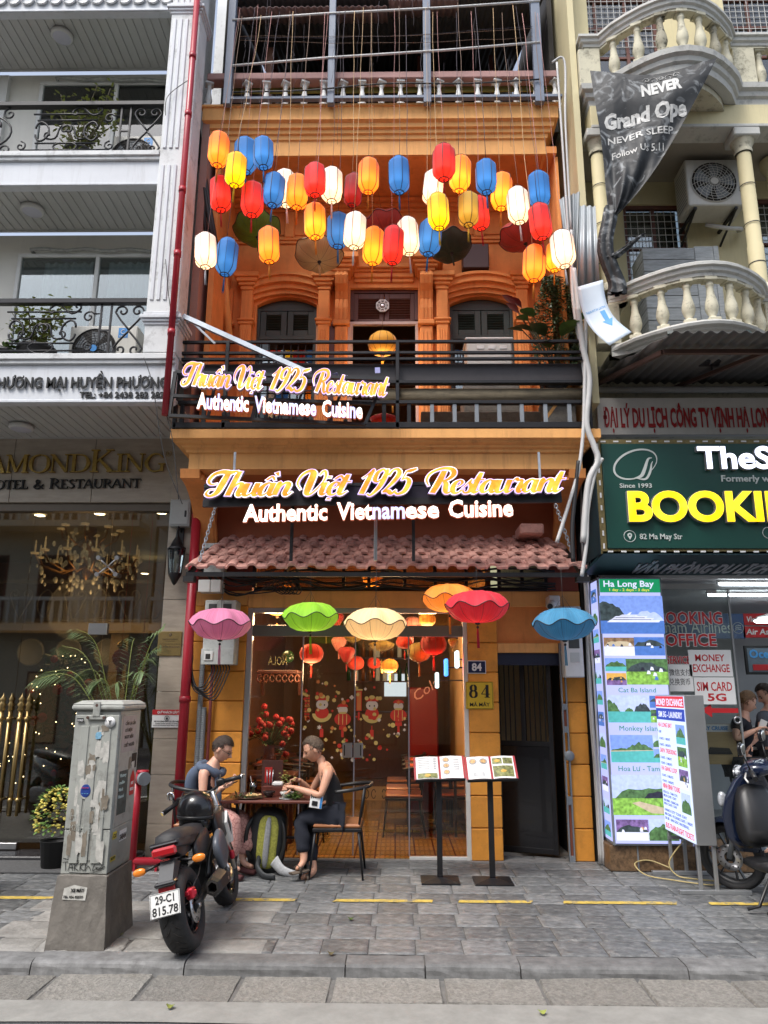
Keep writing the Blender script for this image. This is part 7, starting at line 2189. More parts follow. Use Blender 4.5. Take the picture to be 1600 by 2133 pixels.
for k in range(5):
 a=at(545+8*k,1228,7.5)
 cable([a,a+Ve((.12,-.04,.08+.02*k)),a+Ve((.24,0,.02)),a+Ve((.2,.05,-.04)),a+Ve((.02,.02,.05))],.006,M.cable,'coil of black cable in front of the transom window',None,'loose_cable',group='cable coils in front of the transom window')
bd=thing('cable_bundle','thick vertical bundle of black cables and grey pipes right of the orange pier','cable',(2.0,7.7,0))
for k in range(14):
 x=1.95+.12*((k*5)%14)/14
 y=7.62+.12*r_.random()
 xt=x+.03
 pts=[(x,y,.01),(x+r_.uniform(-.01,.01),y,.8),(x+r_.uniform(-.015,.015),y,1.6),(x+r_.uniform(-.02,.02),y,2.4),(xt+r_.uniform(-.05,.03),y-.05,3.2),(xt+r_.uniform(-.06,.03),y-.2,4.1)]
 cable(pts,r_.choice((.008,.012,.018)),M.cable if k%3 else M.pvc,None,bd,'bundle_cable',5)
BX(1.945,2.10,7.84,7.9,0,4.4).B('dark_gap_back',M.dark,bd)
for(pa,m_,r1)in(([(1222,600),(1218,800),(1215,900),(1205,980),(1185,1050),(1160,1130)],'pvc',.018),([(1203,640),(1214,720),(1228,790),(1222,880),(1238,930),(1245,960),(1225,1010),(1215,1130)],'pvc',.03),([(1255,955),(1240,985),(1225,1060),(1222,1130),(1212,1200)],'pvc',.018),([(1240,960),(1228,1000),(1220,1080),(1213,1130)],'cable',.012),([(1205,960),(1198,1030),(1192,1100),(1194,1170)],'cable',.02)):
 cable([at(x,y,6.78)for x,y in pa],r1,M[m_],{600:'long grey conduit sagging down past the right end of the balcony',640:'fat grey hose bending round the top left corner of the booking sign',955:'slim grey conduit beside the green booking sign',960:'black cable beside the fat grey hose at the booking sign'}.get(pa[0][1]if pa[0][0]!=1205 else 0,'stout black cable hanging behind the right chain'),None,'conduit')
for(pa,r1,lb_)in(([(1195,560),(1205,650),(1212,720),(1222,800)],.028,'fat white wrapped pipe beside the ivy at the right of the balcony'),([(1190,480),(1192,600),(1203,690),(1216,730)],.018,'thin white wrapped pipe left of the fat one beside the ivy')):
 cable([at(x,y,6.9)for x,y in pa],r1,M.pvc,lb_,None,'wrapped_pipe')
for(pa,lb_)in(([(1160,130),(1172,300),(1185,500),(1196,640)],'long white conduit falling from the roof terrace at the right corner'),([(1150,130),(1176,128),(1178,260),(1190,480)],'white hose looping over the terrace rail at the right corner')):
 cable([at(x,y,6.95)for x,y in pa],.013,M.pvc,lb_,None,'conduit')
p0=at(1150,640,7.5)
iv=thing('ivy_mass','dark hanging ivy mass at the right end of the orange balcony','ivy',(p0.x,7.55,5.2))
g=MB()
for k in range(3600):
 u=r_.random()
 py=575+180*u
 wd=12+44*min(1,(u+.15)*1.5)
 px=1152+8*u+r_.uniform(-1,1)*wd*.9
 p=at(px,py,7.2+r_.uniform(0,.4))
 leaf_blade(g,p,(r_.gauss(0,1),-abs(r_.gauss(0,1)),r_.uniform(-1.6,.2)),r_.uniform(.025,.05),r_.uniform(.02,.035),.3,.1,2)
g.B('leaves',M.leafd,iv,**ST)
cable([at(1150,575,7.5),at(1158,640,7.55),at(1162,700,7.55),at(1165,760,7.6)],.05,M.stem,None,iv,'stem')
pp_=at(1152,738,7.15)
t=thing('potted_anthurium','potted plant with big green leaves and dark red flowers on the balcony railing','potted plant',(pp_.x,7.1,4.07))
MB().lathe([(.001,4.45),(.12,4.45),(.16,4.62),(.17,4.74),(.15,4.78),(.13,4.77)],(pp_.x,7.1,0),18).B('pot',M.blackg,t)
BX(pp_.x-.16,pp_.x+.16,6.98,7.25,4.07,4.449,.01).B('pot_stand',M.concd,t)
for i,((px,py),L,w_,mm)in enumerate((((1195,672),.26,.14,'leaf'),((1170,700),.3,.2,'leafl' if False else 'leaf'),((1135,700),.3,.17,'leafd'),((1108,690),.24,.1,'leafd'),((1112,660),.2,.15,'leaf'),((1100,668),.16,.12,'leaf'),((1180,690),.22,.2,'leaf'),((1145,725),.2,.14,'leaf'),((1090,690),.2,.08,'leafd'))):
 e=at(px,py,7.0)
 b_=Ve((pp_.x,7.1,4.78))
 MB().tube([b_,b_.lerp(e,.5)+Ve((0,0,.05)),e],.006,5).B('stem',M.stem,t)
 g=MB();d_=(e-b_);d_.z*=.2;d_.y=-.15
 leaf_blade(g,e,d_,L,w_,.5,.25);g.B('leaf',M[mm],t)
wine=pm('wine_red_spathe',(.2,.02,.02),.35,var=.2)
for(px,py)in((1072,635),(1080,652),(1086,640)):
 e=at(px,py,7.0);b_=Ve((pp_.x,7.1,4.78))
 MB().tube([b_,b_.lerp(e,.5),e],.005,5).B('stem',M.stem,t)
 g=MB();leaf_blade(g,e,(-.6,-.3,.5),.17,.1,.3,.3);g.B('spathe',wine,t)
for(pa,lb_)in(([(395,165),(350,200),(345,240)],'thin cable from the red pipe to the corner pier'),([(345,540),(352,620),(362,700),(350,790),(345,850),(360,920),(372,1040)],'thin black wire hanging from the lower hotel balcony to the switch box'),([(300,745),(318,800),(330,880),(345,960),(380,1050)],'thin wire dangling in front of the hotel letters')):
 cable([at(x,y,6.6)for x,y in pa],.004,M.cable,lb_,None,'wire')
# silk lanterns
def silk(name,col,glow,es,zb=.1,k=.012,base=None,transl=.35):
 m=bpy.data.materials.new(name);m.use_nodes=True
 nt=m.node_tree;N,L=nt.nodes,nt.links
 b=N['Principled BSDF'];sv(b,'Roughness',.65);sv(b,'Sheen Weight',.2)
 sv(b,'Base Color',(*(base or col),1))
 tr=N.new('ShaderNodeBsdfTranslucent');sv(tr,0,(*col,1))
 mx=N.new('ShaderNodeMixShader');sv(mx,0,transl)
 tc=N.new('ShaderNodeTexCoord')
 vd=N.new('ShaderNodeVectorMath');vd.operation='DISTANCE';sv(vd,1,(0,0,zb))
 L.new(tc.outputs['Object'],vd.inputs[0])
 p2=N.new('ShaderNodeMath');p2.operation='POWER';sv(p2,1,2.4)
 L.new(vd.outputs['Value'],p2.inputs[0])
 dv=N.new('ShaderNodeMath');dv.operation='DIVIDE';sv(dv,0,k*es)
 lk(L,p2,dv,1)
 sv(b,'Emission Color',(*glow,1))
 lk(L,dv,b,'Emission Strength')
 wv=N.new('ShaderNodeTexNoise');sv(wv,'Scale',120)
 bp=N.new('ShaderNodeBump');sv(bp,'Strength',.12);sv(bp,'Distance',.002)
 L.new(tc.outputs['Object'],wv.inputs[0]);lk(L,wv,bp,'Height');lk(L,bp,b,'Normal')
 lk(L,b,mx,1);lk(L,tr,mx,2);L.new(mx.outputs[0],N['Material Output'].inputs[0])
 return m
SC_=dict(O=('orange',(.8,.25,.025),(1,.22,.01),.5),R=('red',(.55,.012,.02),(1,.03,.01),.35),B=('blue',(.02,.2,.55),(.1,.4,.9),.12),W=('white',(.8,.78,.78),(1,.55,.25),.5),Y=('yellow',(.85,.55,.02),(1,.5,.0),.4),Q=('amber',(.8,.28,.02),(1,.27,.01),.65),D=('dark red',(.3,.01,.015),(.8,.02,.01),.1),Z=('dull yellow',(.6,.38,.03),(1,.5,.05),.12))
SILK={k:silk('silk_'+v[0].replace(' ','_'),v[1],v[2],v[3])for k,v in SC_.items()}
TAS={k:pm('tassel_'+SC_[k][0].replace(' ','_'),tuple(min(1,c*.9)for c in SC_[k][1]),.8,var=.1,bump=0)for k in SC_}
prof=[(.042,.0),(.072,.022),(.095,.055),(.103,.085),(.104,.2),(.103,.3),(.095,.325),(.072,.352),(.042,.375)]
LM={}
g=MB()
nseg=32
P=[]
for(r_,z)in prof:
 for i in range(nseg):
  a=2*PI*i/nseg
  fl=1-.075*(abs(sin(4*a))**.8)*(1 if r_>.05 else .2)
  P.append((r_*fl*cos(a),r_*fl*sin(a),z))
g.add(P,[(j*nseg+i,j*nseg+(i+1)%nseg,(j+1)*nseg+(i+1)%nseg,(j+1)*nseg+i)for j in range(len(prof)-1)for i in range(nseg)],True)
lme,_=g.mesh('lantern_body',center=False)
g=MB()
for q in range(4):
 a=R(45+90*q)
 g.tube([((r_+.001)*cos(a),(r_+.001)*sin(a),z)for r_,z in prof],.0032,5)
for q in range(4):
 a=R(90*q)
 g.tube([((r_+.0005)*cos(a),(r_+.0005)*sin(a),z)for r_,z in prof],.0011,4)
g.tube([(.044*cos(2*PI*i/16),.044*sin(2*PI*i/16),.0)for i in range(16)],.005,5,closed=True)
g.tube([(.044*cos(2*PI*i/16),.044*sin(2*PI*i/16),.375)for i in range(16)],.004,5,closed=True)
g.tube([(-.04,0,0),(.04,0,0)],.003,4);g.tube([(0,-.04,0),(0,.04,0)],.003,4)
g.tube([(-.04,0,.375),(0,0,.40),(.04,0,.375)],.0015,4)
rme,_=g.mesh('wire_ribs',center=False);rme.materials.append(M.blackp)
g=MB().sphere((0,0,-.018),.009,8,6)
for k in range(9):
 a=2*PI*k/9
 g.tube([(.002*cos(a),.002*sin(a),-.025),(.006*cos(a),.006*sin(a),-.06),(.008*cos(a)+.002,.008*sin(a),-.17-.012*(k%3))],.0022,3)
tme_,_=g.mesh('tassel',center=False)
bul=MB().sphere((0,0,.1),.022,8,6);bme,_=bul.mesh('bulb',center=False);bme.materials.append(lit('warm_bulb',(1,.6,.3),6))
prot={}
def lantern_proto(kc):
 if kc in prot:return prot[kc],False
 t=thing('silk_lantern','x','lantern',(0,0,0))
 me=lme.copy();me.materials.append(SILK[kc])
 inst('lantern_body',me,None,(0,0,0),t)
 inst('wire_ribs',rme,None,(0,0,0),t)
 tm=tme_.copy();tm.materials.append(TAS[kc])
 inst('tassel',tm,None,(0,0,0),t)
 prot[kc]=t
 return t,True
LN=[(453,264,351,'O'),(511,276,365,'B',6.85),(549,272,355,'B'),(488,309,393,'Y',6.25),(460,356,444,'R',6.6),(524,365,455,'R'),(567,346,434,'B',6.45),(597,343,434,'W',6.85),(618,352,439,'O',6.6),(656,328,413,'R',6.3),(691,339,426,'W',6.6),(733,354,434,'D',6.9),(767,321,407,'O',6.4),(657,410,501,'Q',6.55),(704,431,520,'B',6.75),(737,431,522,'W',6.45),(561,461,552,'O',6.4),(428,473,563,'W',6.3),(468,487,578,'B',6.5),(776,464,556,'Q',6.7),(832,320,407,'B',6.6),(817,463,555,'R',6.55),(853,444,536,'W',6.7),(892,443,536,'B',6.8),(899,343,430,'W',6.95),(925,294,380,'R',6.35),(957,316,404,'Q',6.75),(915,394,482,'Y',6.35),(976,386,475,'Z',6.5),(1003,401,483,'R',6.9),(1014,321,407,'B',6.5),(1044,351,441,'Q',6.85),(1083,381,470,'W',6.5),(1126,350,437,'B',6.65),(1130,415,503,'R',6.4),(1112,500,591,'O',6.55),(1155,494,570,'Q',6.85),(1177,468,561,'W',6.35)]
wirec=[pm('wire_brown',(.2,.12,.08),.6,var=0,bump=0),pm('wire_pink',(.45,.22,.2),.6,var=0,bump=0),pm('wire_dark',(.06,.045,.06),.6,var=0,bump=0),pm('wire_tan',(.5,.33,.17),.6,var=0,bump=0)]
LL=['orange lantern in the top left corner of the cluster, above the yellow one','blue lantern second from left in the top row, partly behind the yellow one','blue lantern third from left in the top row','glowing yellow lantern at far left below the topmost orange one','red lantern at far left hanging just under the yellow one','red lantern hanging above the green parasol lantern','blue lantern between the red and the slim white one, left half','white lantern half hidden between a blue and an orange lantern','orange lantern left of the big red one, second row','bright red lantern above the amber lit one, left of centre','white lantern right of the bright red one, second row','dark red unlit lantern left of the topmost centre orange one','orange lantern in the top row just left of centre','amber lit lantern below the bright red one, above the cream parasol','blue lantern left of the white one in the bottom row, left of centre','white lantern between blue and amber ones, bottom row','orange lantern lowest at left, over the left arched window','white lantern at the far left end of the bottom row','blue lantern at the far left, beside the lowest white one','amber lit lantern in the bottom row, left of the red one at centre','blue lantern alone in the top row at the centre','red lantern at the centre of the bottom row above the octagonal mirror','white lantern right of the centre red one, bottom row','blue lantern in the bottom row over the dark green parasol','white lantern mostly hidden behind a red and a yellow one, right of centre','red lantern highest of all, right of centre','amber lantern directly behind the highest red one','glowing yellow lantern below the highest red one','dull yellow unlit lantern right of the glowing yellow one','red lantern half hidden behind the dull yellow one','blue lantern in the top row right of centre','amber lit lantern behind the right hand top blue one','white lantern right of the amber one, over the red parasol','blue lantern at the upper right corner above a red one','red lantern at far right below the blue one','orange lantern lowest at right, above the potted anthurium','amber lantern squeezed behind the white one at far right','white lantern at the far right end of the cluster']
lampgrp='silk lanterns strung in front of the loggia'
rl2=random.Random(12)
ztopr=at(800,20,7.02).z
for i,e in enumerate(LN):
 px,y0,y1,kc=e[:4]
 Y=e[4]if len(e)>4 else 6.4
 p=at(px,y1-6,Y)
 t,new=lantern_proto(kc)
 o=t if new else copy_tree(t)
 s_=(at(px,y0,Y).z-at(px,y1,Y).z)/.475
 place(o,(p.x,Y,p.z),(rl2.uniform(-.09,.09),rl2.uniform(-.09,.09),rl2.uniform(0,PI/2)),(s_*rl2.uniform(.96,1.08),s_*rl2.uniform(.96,1.08),s_))
 o['label']=LL[i];o['category']='lantern';o['group']=lampgrp
 top=Ve((p.x,Y,p.z+.385*s_))
 ex=Ve((p.x+rl2.uniform(-.04,.04),7.0,ztopr+rl2.uniform(-.1,.1)))
 pts=[top]
 for k in range(1,7):
  q=top.lerp(ex,k/6)
  pts.append(q+Ve((rl2.uniform(-.012,.012),0,0)))
 MB().tube(pts,rl2.choice((.0018,.0024,.0032)),4).B('lantern_string',wirec[i%4],None,label='string holding the '+LL[i].split(',')[0],cat='string',group='strings holding the silk lanterns')
g=MB()
for k in range(34):
 x=-1.75+3.45*rl2.random()
 y_=6.9+rl2.uniform(-.2,.08)
 z0=rl2.uniform(7.0,8.9);z1=ztopr+rl2.uniform(-.9,.2)
 n=6
 g.tube([(x+rl2.uniform(-.015,.015),y_+(7.0-y_)*j/n,z0+(z1-z0)*j/n)for j in range(n+1)],rl2.choice((.0011,.0015,.002)),3)
g.B('loose_wires',wirec[2],None,**ST,label='many thin loose wires hanging down from the roof terrace frame',cat='wires')
for k in range(3):
 A=at(500,75+5*k,7.0);B=at(1110,60-6*k+30*(k==2),7.0)
 MB().tube([A.lerp(B,j/10)+Ve((0,0,-.05*sin(PI*j/10)+rl2.uniform(-.01,.01)))for j in range(11)],.003,4).B('cross_wire',wirec[(k*2)%4],None,label=['upper','middle','lower'][k]+' thin wire strung across the terrace posts',cat='wire')
def lotus(kc,col,glow,es,loc,scale=1.0,lab='',lit_=True,tilt=0,tas=True,strings=None,name='parasol_lantern'):
 nm='pleated_silk_'+kc
 m=MATS.get(nm)
 if m is None:
  m=silk(nm,col,glow,es,-.02,.02,transl=.3);MATS[nm]=m
  N,L=m.node_tree.nodes,m.node_tree.links
  b=N['Principled BSDF']
  tc=N.new('ShaderNodeTexCoord');sx=N.new('ShaderNodeSeparateXYZ');L.new(tc.outputs['Object'],sx.inputs[0])
  at2=N.new('ShaderNodeMath');at2.operation='ARCTAN2';L.new(sx.outputs[1],at2.inputs[0]);lk(L,sx,at2,1)
  cb_=N.new('ShaderNodeCombineXYZ');mu=N.new('ShaderNodeMath');mu.operation='MULTIPLY';sv(mu,1,26)
  lk(L,at2,mu,0);lk(L,mu,cb_,0);L.new(sx.outputs[2],cb_.inputs[1])
  nz=N.new('ShaderNodeTexNoise');sv(nz,'Scale',1.6);sv(nz,'Detail',3);lk(L,cb_,nz,0)
  mr=N.new('ShaderNodeMapRange');sv(mr,1,.3);sv(mr,2,.7);sv(mr,3,.62);sv(mr,4,1.25);lk(L,nz,mr,0)
  sc=N.new('ShaderNodeVectorMath');sc.operation='SCALE';sv(sc,0,col);lk(L,mr,sc,'Scale');lk(L,sc,b,'Base Color')
  sg=N.new('ShaderNodeVectorMath');sg.operation='SCALE';sv(sg,0,glow);lk(L,mr,sg,'Scale');lk(L,sg,b,'Emission Color')
  bp=N.new('ShaderNodeBump');sv(bp,'Strength',.5);sv(bp,'Distance',.006);lk(L,nz,bp,'Height');lk(L,bp,b,'Normal')
 t=thing(name,lab,'lantern',(0,0,0))
 ns=96
 def rimz(a):return .024*cos(a*7)
 def rimr(a):return .285*(1+.03*cos(a*7))
 g=MB();P=[]
 up_=[(.13,.145),(.45,.132),(.72,.1),(.9,.05),(1,0)]
 lo_=[(1,0),(.93,-.04),(.78,-.09),(.55,-.125),(.3,-.14),(.08,-.145)]
 for ring in(up_,lo_):
  P=[]
  for(fr_,z)in ring:
   for i in range(ns):
    a=2*PI*i/ns
    k=fr_**2.2
    rr=rimr(a)*fr_*(1-.03*abs(sin(a*4))*(1-k)*2)
    P.append((rr*cos(a),rr*sin(a),z+rimz(a)*k))
  g.add(P,[(j*ns+i,j*ns+(i+1)%ns,(j+1)*ns+(i+1)%ns,(j+1)*ns+i)for j in range(len(ring)-1)for i in range(ns)],True)
 me,_=g.mesh('silk_shade',center=False);me.materials.append(m)
 inst('silk_shade',me,None,(0,0,0),t)
 q=MB().tube([(rimr(a)*1.01*cos(a),rimr(a)*1.01*sin(a),rimz(a))for a in[2*PI*i/96 for i in range(96)]],.0045,5,closed=True)
 for kk in range(8):
  a=2*PI*(kk+.5)/8
  q.tube([(rimr(a)*f_*cos(a)*.995,rimr(a)*f_*sin(a)*.995,z+rimz(a)*f_**2.2)for f_,z in lo_],.0016,3)
 q.sphere((0,0,-.148),.026,10,6,(1,1,.6));q.sphere((0,0,-.185),.013,8,6);q.tube([(0,0,-.13),(0,0,-.19)],.002,4)
 q.tube([(.03*cos(2*PI*i/12),.03*sin(2*PI*i/12),.145)for i in range(12)],.003,4,closed=True)
 me,_=q.mesh('wire_frame',center=False);me.materials.append(M.blackp);inst('wire_frame',me,None,(0,0,0),t)
 if tas:
  q=MB()
  for k in range(8):
   a=2*PI*k/8
   q.tube([(.003*cos(a),.003*sin(a),-.185),(.009*cos(a),.009*sin(a),-.24),(.01*cos(a)+.004,.01*sin(a),-.37)],.0028,3)
  me,_=q.mesh('tassel',center=False);me.materials.append(pm('tassel_'+kc,tuple(c*.9 for c in col),.8,bump=0));inst('tassel',me,None,(0,0,0),t)
 if strings:
  q=MB();hz=strings
  q.tube([(0,0,.13+.0),(0,0,hz)],.0022,4)
  for k in range(3):
   a=2*PI*k/3+.4;q.tube([(.08*cos(a),.08*sin(a),.14),(0,0,min(hz,.26))],.0014,3)
  me,_=q.mesh('hanging_wire',center=False);me.materials.append(M.cable);inst('hanging_wire',me,None,(0,0,0),t)
 place(t,loc,(tilt,rl2.uniform(-.03,.03),rl2.uniform(0,1)),(scale,)*3)
 return t
def top_to(px,py,Y,zc):return zc-at(px,py,Y).z
for(px,py,Y,s_,kc,col,glow,es,lb_)in((460,1300,6.85,.98,'pink',(.72,.24,.42),(.9,.3,.4),.1,'pink lotus parasol lantern at the left end under the canopy'),(647,1285,6.95,.92,'lime',(.24,.55,.015),(.5,.8,.05),.35,'lime green lotus parasol lantern under the canopy'),(782,1300,6.85,1.0,'cream',(.85,.68,.4),(1,.62,.25),.55,'lit cream lotus parasol lantern over the middle of the entrance'),(936,1246,7.1,.92,'tangerine',(.85,.3,.04),(1,.36,.04),.6,'lit orange lotus parasol lantern behind the red one'),(994,1264,6.8,1.0,'scarlet',(.62,.02,.05),(1,.03,.03),.25,'red lotus parasol lantern in front of the orange one'),(1175,1300,6.85,1.0,'sky',(.06,.3,.52),(.1,.4,.7),.06,'blue lotus parasol lantern beside the tall tour board')):
 p=at(px,py,Y)
 lotus(kc,col,glow,es,(p.x,Y,p.z),s_,lb_,strings=(2.72-p.z)/s_)
for(px,py,Y,s_,kc,col,glow,es,lb_,ti)in((536,476,7.6,.95,'olive',(.12,.2,.015),(.2,.3,.02),.02,'green parasol lantern hanging in the left of the loggia',-.25),(665,528,7.5,.95,'sand',(.5,.36,.18),(.6,.4,.2),.03,'beige parasol lantern hanging over the left arched window',-.3),(938,512,7.5,.85,'bottle_green',(.02,.04,.025),(.02,.04,.02),.01,'dark green parasol lantern hanging right of the centre of the loggia',-.3),(1088,488,7.6,.95,'maroon',(.42,.04,.03),(.5,.05,.03),.03,'dark red parasol lantern hanging in the right of the loggia',-.25),(800,470,7.8,.9,'maroon',(.42,.04,.03),(.5,.05,.03),.03,'dark red parasol lantern half hidden behind the bottom row of silk lanterns',-.2)):
 p=at(px,py,Y)
 lotus(kc,col,glow,es,(p.x,Y,p.z),s_,lb_,tilt=ti,strings=(7.5-p.z)/s_)
def ball(px,py,Y,wpx,kc,col,glow,es,lb_,shape='ball',zc=3.05,grp='ribbed ball lanterns inside the restaurant',power=0):
 p=at(px,py,Y)
 w_=(at(px+wpx,py,Y)-at(px,py,Y)).length/2
 nm='ball_silk_'+kc
 m=MATS.get(nm)
 if m is None:
  m=silk(nm,col,glow,es,0,.03,transl=.2);MATS[nm]=m
 t=thing('ball_lantern',lb_,'lantern',(0,0,0),group=grp)
 if shape=='ball':pr_=[(.25,.78),(.6,.68),(.86,.42),(1,.05),(.93,-.35),(.65,-.66),(.22,-.8)]
 elif shape=='drop':pr_=[(.3,.8),(.75,.72),(1,.4),(.92,0),(.62,-.5),(.35,-.95),(.2,-1.0)]
 else:pr_=[(.2,.5),(1,.12),(.8,-.15),(.5,-.3),(.12,-.42)]
 g=MB().lathe(pr_,(0,0,0),24)
 me,_=g.mesh('silk_shade',center=False);me.materials.append(m);inst('silk_shade',me,None,(0,0,0),t)
 q=MB()
 for k in range(12):
  a=2*PI*k/12
  q.tube([((r_+.01)*cos(a),(r_+.01)*sin(a),z)for r_,z in pr_],.014,3)
 q.sphere((0,0,pr_[-1][1]-.05),.14,8,5);q.tube([(0,0,pr_[0][1]),(0,0,max(1,(zc-p.z)/w_))],.02,3)
 me,_=q.mesh('wire_frame',center=False);me.materials.append(pm('wire_frame_dark',(.1,.05,.02),.6));inst('wire_frame',me,None,(0,0,0),t)
 q=MB().tube([(0,0,-1.0),(0,0,-1.25),(.02,0,-2.0)],[.03,.09,.08],6)
 me,_=q.mesh('tassel',center=False);me.materials.append(m);inst('tassel',me,None,(0,0,0),t)
 if power:
  ld=bpy.data.lights.new('lantern_bulb','POINT');ld.energy=power*1.3;ld.color=glow if max(glow)<.99 else(1,.6,.3);ld.shadow_soft_size=w_*1.05
  lo=bpy.data.objects.new('lantern_bulb',ld);COL.objects.link(lo);lo.parent=t;lo.location=(0,0,-1.3)
 place(t,(p.x,Y,p.z),(0,0,rl2.random()),(w_,)*3)
 return t
RD=('red',(.6,.03,.01),(1,.05,.01),.9);YL=('golden',(.8,.4,.05),(1,.5,.08),1.6);OL=('olive_gold',(.3,.2,.03),(.6,.4,.05),.35);DR=('deep_red',(.35,.01,.01),(.8,.03,.02),.45);PK=('rose',(.6,.2,.15),(1,.35,.2),.9)
for(px,py,Y,w_,c,lb_,sh_,pw)in((649,1361,8.3,50,RD,'round red ribbed lantern below the lime parasol','ball',12),(741,1381,9.6,36,RD,'left one of two small red ball lanterns at the centre of the door','ball',0),(779,1381,9.8,30,RD,'small red ball lantern right beside the lit yellow one','ball',0),(812,1387,9.2,36,YL,'lit yellow ball lantern at the centre behind the glass','ball',22),(843,1337,8.8,36,RD,'red ball lantern behind the right glass panel edge','ball',0),(873,1358,8.6,50,OL,'large olive gold ball lantern in the right glass panel','ball',0),(903,1341,8.3,56,DR,'large dark red ball lantern under the orange parasol','ball',8),(943,1338,8.6,20,OL,'narrow olive drop lantern next to the right door frame','drop',0),(776,1212,8.4,42,YL,'lit yellow drop lantern in the transom window','drop',20),(578,1272,8.6,52,YL,'lit cream parasol lantern inside at the upper left of the glass','par',12),(706,1340,9.2,32,PK,'rose drop lantern left of the door centre','drop',0),(722,1362,9.0,36,DR,'dark red drop lantern left of the door centre','drop',0),(735,1330,9.4,40,OL,'olive parasol lantern above the small red lanterns','par',0),(795,1345,9.3,56,OL,'wide dull gold parasol lantern behind the cream parasol','par',0),(890,1290,9.0,36,YL,'lit yellow ball lantern above the door rail at right','ball',14),(860,1300,9.4,40,PK,'rose ball lantern high behind the right panel','ball',0),(700,1290,9.2,34,DR,'dark red lantern above the door rail left of centre','drop',0),(680,1300,10,40,OL,'olive parasol lantern above the rail behind the lime one','par',0),(590,1228,8.4,46,YL,'lit cream parasol lantern in the left transom window','par',10),(668,1232,8.6,30,RD,'small red parasol lantern in the transom window','par',0)):
 ball(px,py,Y,w_,*c,lb_,sh_,power=pw)
ball(797,716,7.9,62,'golden_big',(.75,.42,.04),(1,.5,.06),.5,'large yellow ribbed lantern hanging in the upper balcony doorway','ball',5.8,None,6)
ball(800,876,7.6,60,'deep_red',*DR[1:],'dark red parasol lantern seen between the rails behind the upper sign','par',4.9,None)
ball(818,822,7.6,40,'golden',*YL[1:],'lit cream lantern just right of the upper sign end','par',5.2,None)
# restaurant interior and glass front
RI=thing('restaurant_interior','warm dim restaurant room behind the glass doors','interior',(-.4,10,0))
iw=pm('ochre_interior_wall',(.25,.12,.045),.6,var=.12,scale=1.5,bump=.05)
BX(-2.10,-2.04,7.95,14,0,3.06).B('left_wall',iw,RI)
BX(.98,1.04,8.1,14,0,3.06).B('right_wall',pm('tan_interior_wall',(.38,.24,.11),.6,var=.1),RI)
BX(-2.1,1.04,14,14.1,0,3.06).B('back_wall',pm('dark_brown_wall',(.14,.07,.035),.6,var=.1),RI)
BX(-2.1,1.04,7.9,14,3.1,3.14).B('ceiling_panel',pm('dark_ceiling',(.1,.06,.035),.8,var=.1),RI)
for y in(8.9,10.2,11.5,12.8):
 BX(-2.04,.98,y,y+.1,2.98,3.1,.004).B('ceiling_beam',M.woodb,RI)
ft_=bpy.data.materials.new('patterned_floor_tile');ft_.use_nodes=True
nt=ft_.node_tree;N_,L_=nt.nodes,nt.links
b_=N_['Principled BSDF'];sv(b_,'Roughness',.22)
ge=N_.new('ShaderNodeNewGeometry')
bk=N_.new('ShaderNodeTexBrick');bk.offset=0;sv(bk,'Scale',1)
for k_,v_ in(('Color1',(.3,.2,.07,1)),('Color2',(.26,.17,.06,1)),('Mortar',(.12,.05,.02,1))):sv(bk,k_,v_)
sv(bk,'Brick Width',.2);sv(bk,'Row Height',.2);sv(bk,'Mortar Size',.009)
vo=N_.new('ShaderNodeTexVoronoi');sv(vo,'Scale',20);sv(vo,'Randomness',0)
cr_=N_.new('ShaderNodeValToRGB');cr_.color_ramp.elements[0].position=.25;cr_.color_ramp.elements[0].color=(.35,.2,.1,1);cr_.color_ramp.elements[1].position=.33;cr_.color_ramp.elements[1].color=(1,1,1,1)
mx=N_.new('ShaderNodeMix');mx.data_type='RGBA';mx.blend_type='MULTIPLY';sv(mx,0,.8)
L_.new(ge.outputs['Position'],bk.inputs['Vector']);L_.new(ge.outputs['Position'],vo.inputs['Vector']);L_.new(vo.outputs['Distance'],cr_.inputs[0])
L_.new(bk.outputs['Color'],mx.inputs[6]);lk(L_,cr_,mx,7);L_.new(mx.outputs[2],b_.inputs['Base Color'])
BX(-2.04,.98,7.86,14,-.02,.012).B('floor_slab',ft_,RI)
BX(-.5,.55,11.8,11.83,.012,.2).B('step_riser',pm('step_cream',(.4,.3,.15),.5),RI)
q=MB()
for k in range(8):
 cx=-.44+k*.13
 scroll_C(q,cx,.1,.09,.13,11.79,0,1 if k%2 else-1,.006)
q.B('step_scroll_pattern',M.blackp,RI)
BX(-2.04,.98,11.83,14,.012,.2).B('raised_floor',ft_,RI)
BX(-2.04,-2.01,8.1,9.4,1.5,2.5,.005).B('mural',pm('purple_orange_mural',(.3,.12,.12),.5,var=.8,scale=3,bump=0),RI)
for y in(8.2,8.62,9.04,9.6,10.2):
 BX(-2.04,-2.015,y,y+.36,.1,1.35,.01).B('wall_panel',pm('varnished_panel',(.3,.15,.05),.35,var=.2,st=(1,1,6)),RI)
sh_=thing('carved_shelf','dark carved wall shelf carrying a watermelon and offerings inside the left pane','shelf',(-1.7,8.6,2.0))
A=at(540,1400,8.6);B=at(625,1390,8.6)
BX(A.x,B.x,8.45,8.8,A.z-.02,A.z+.02,.008).B('shelf_board',M.woodb,sh_)
q=MB()
for k in range(7):scroll_C(q,A.x+.04+k*.07,A.z-.07,.07,.08,8.46,0,1,.01)
q.B('carved_apron',M.woodred,sh_)
for x in(A.x+.02,B.x-.02):MB().bar((x,8.7,A.z),(x,8.79,A.z-.25),.03).B('bracket',M.woodb,sh_)
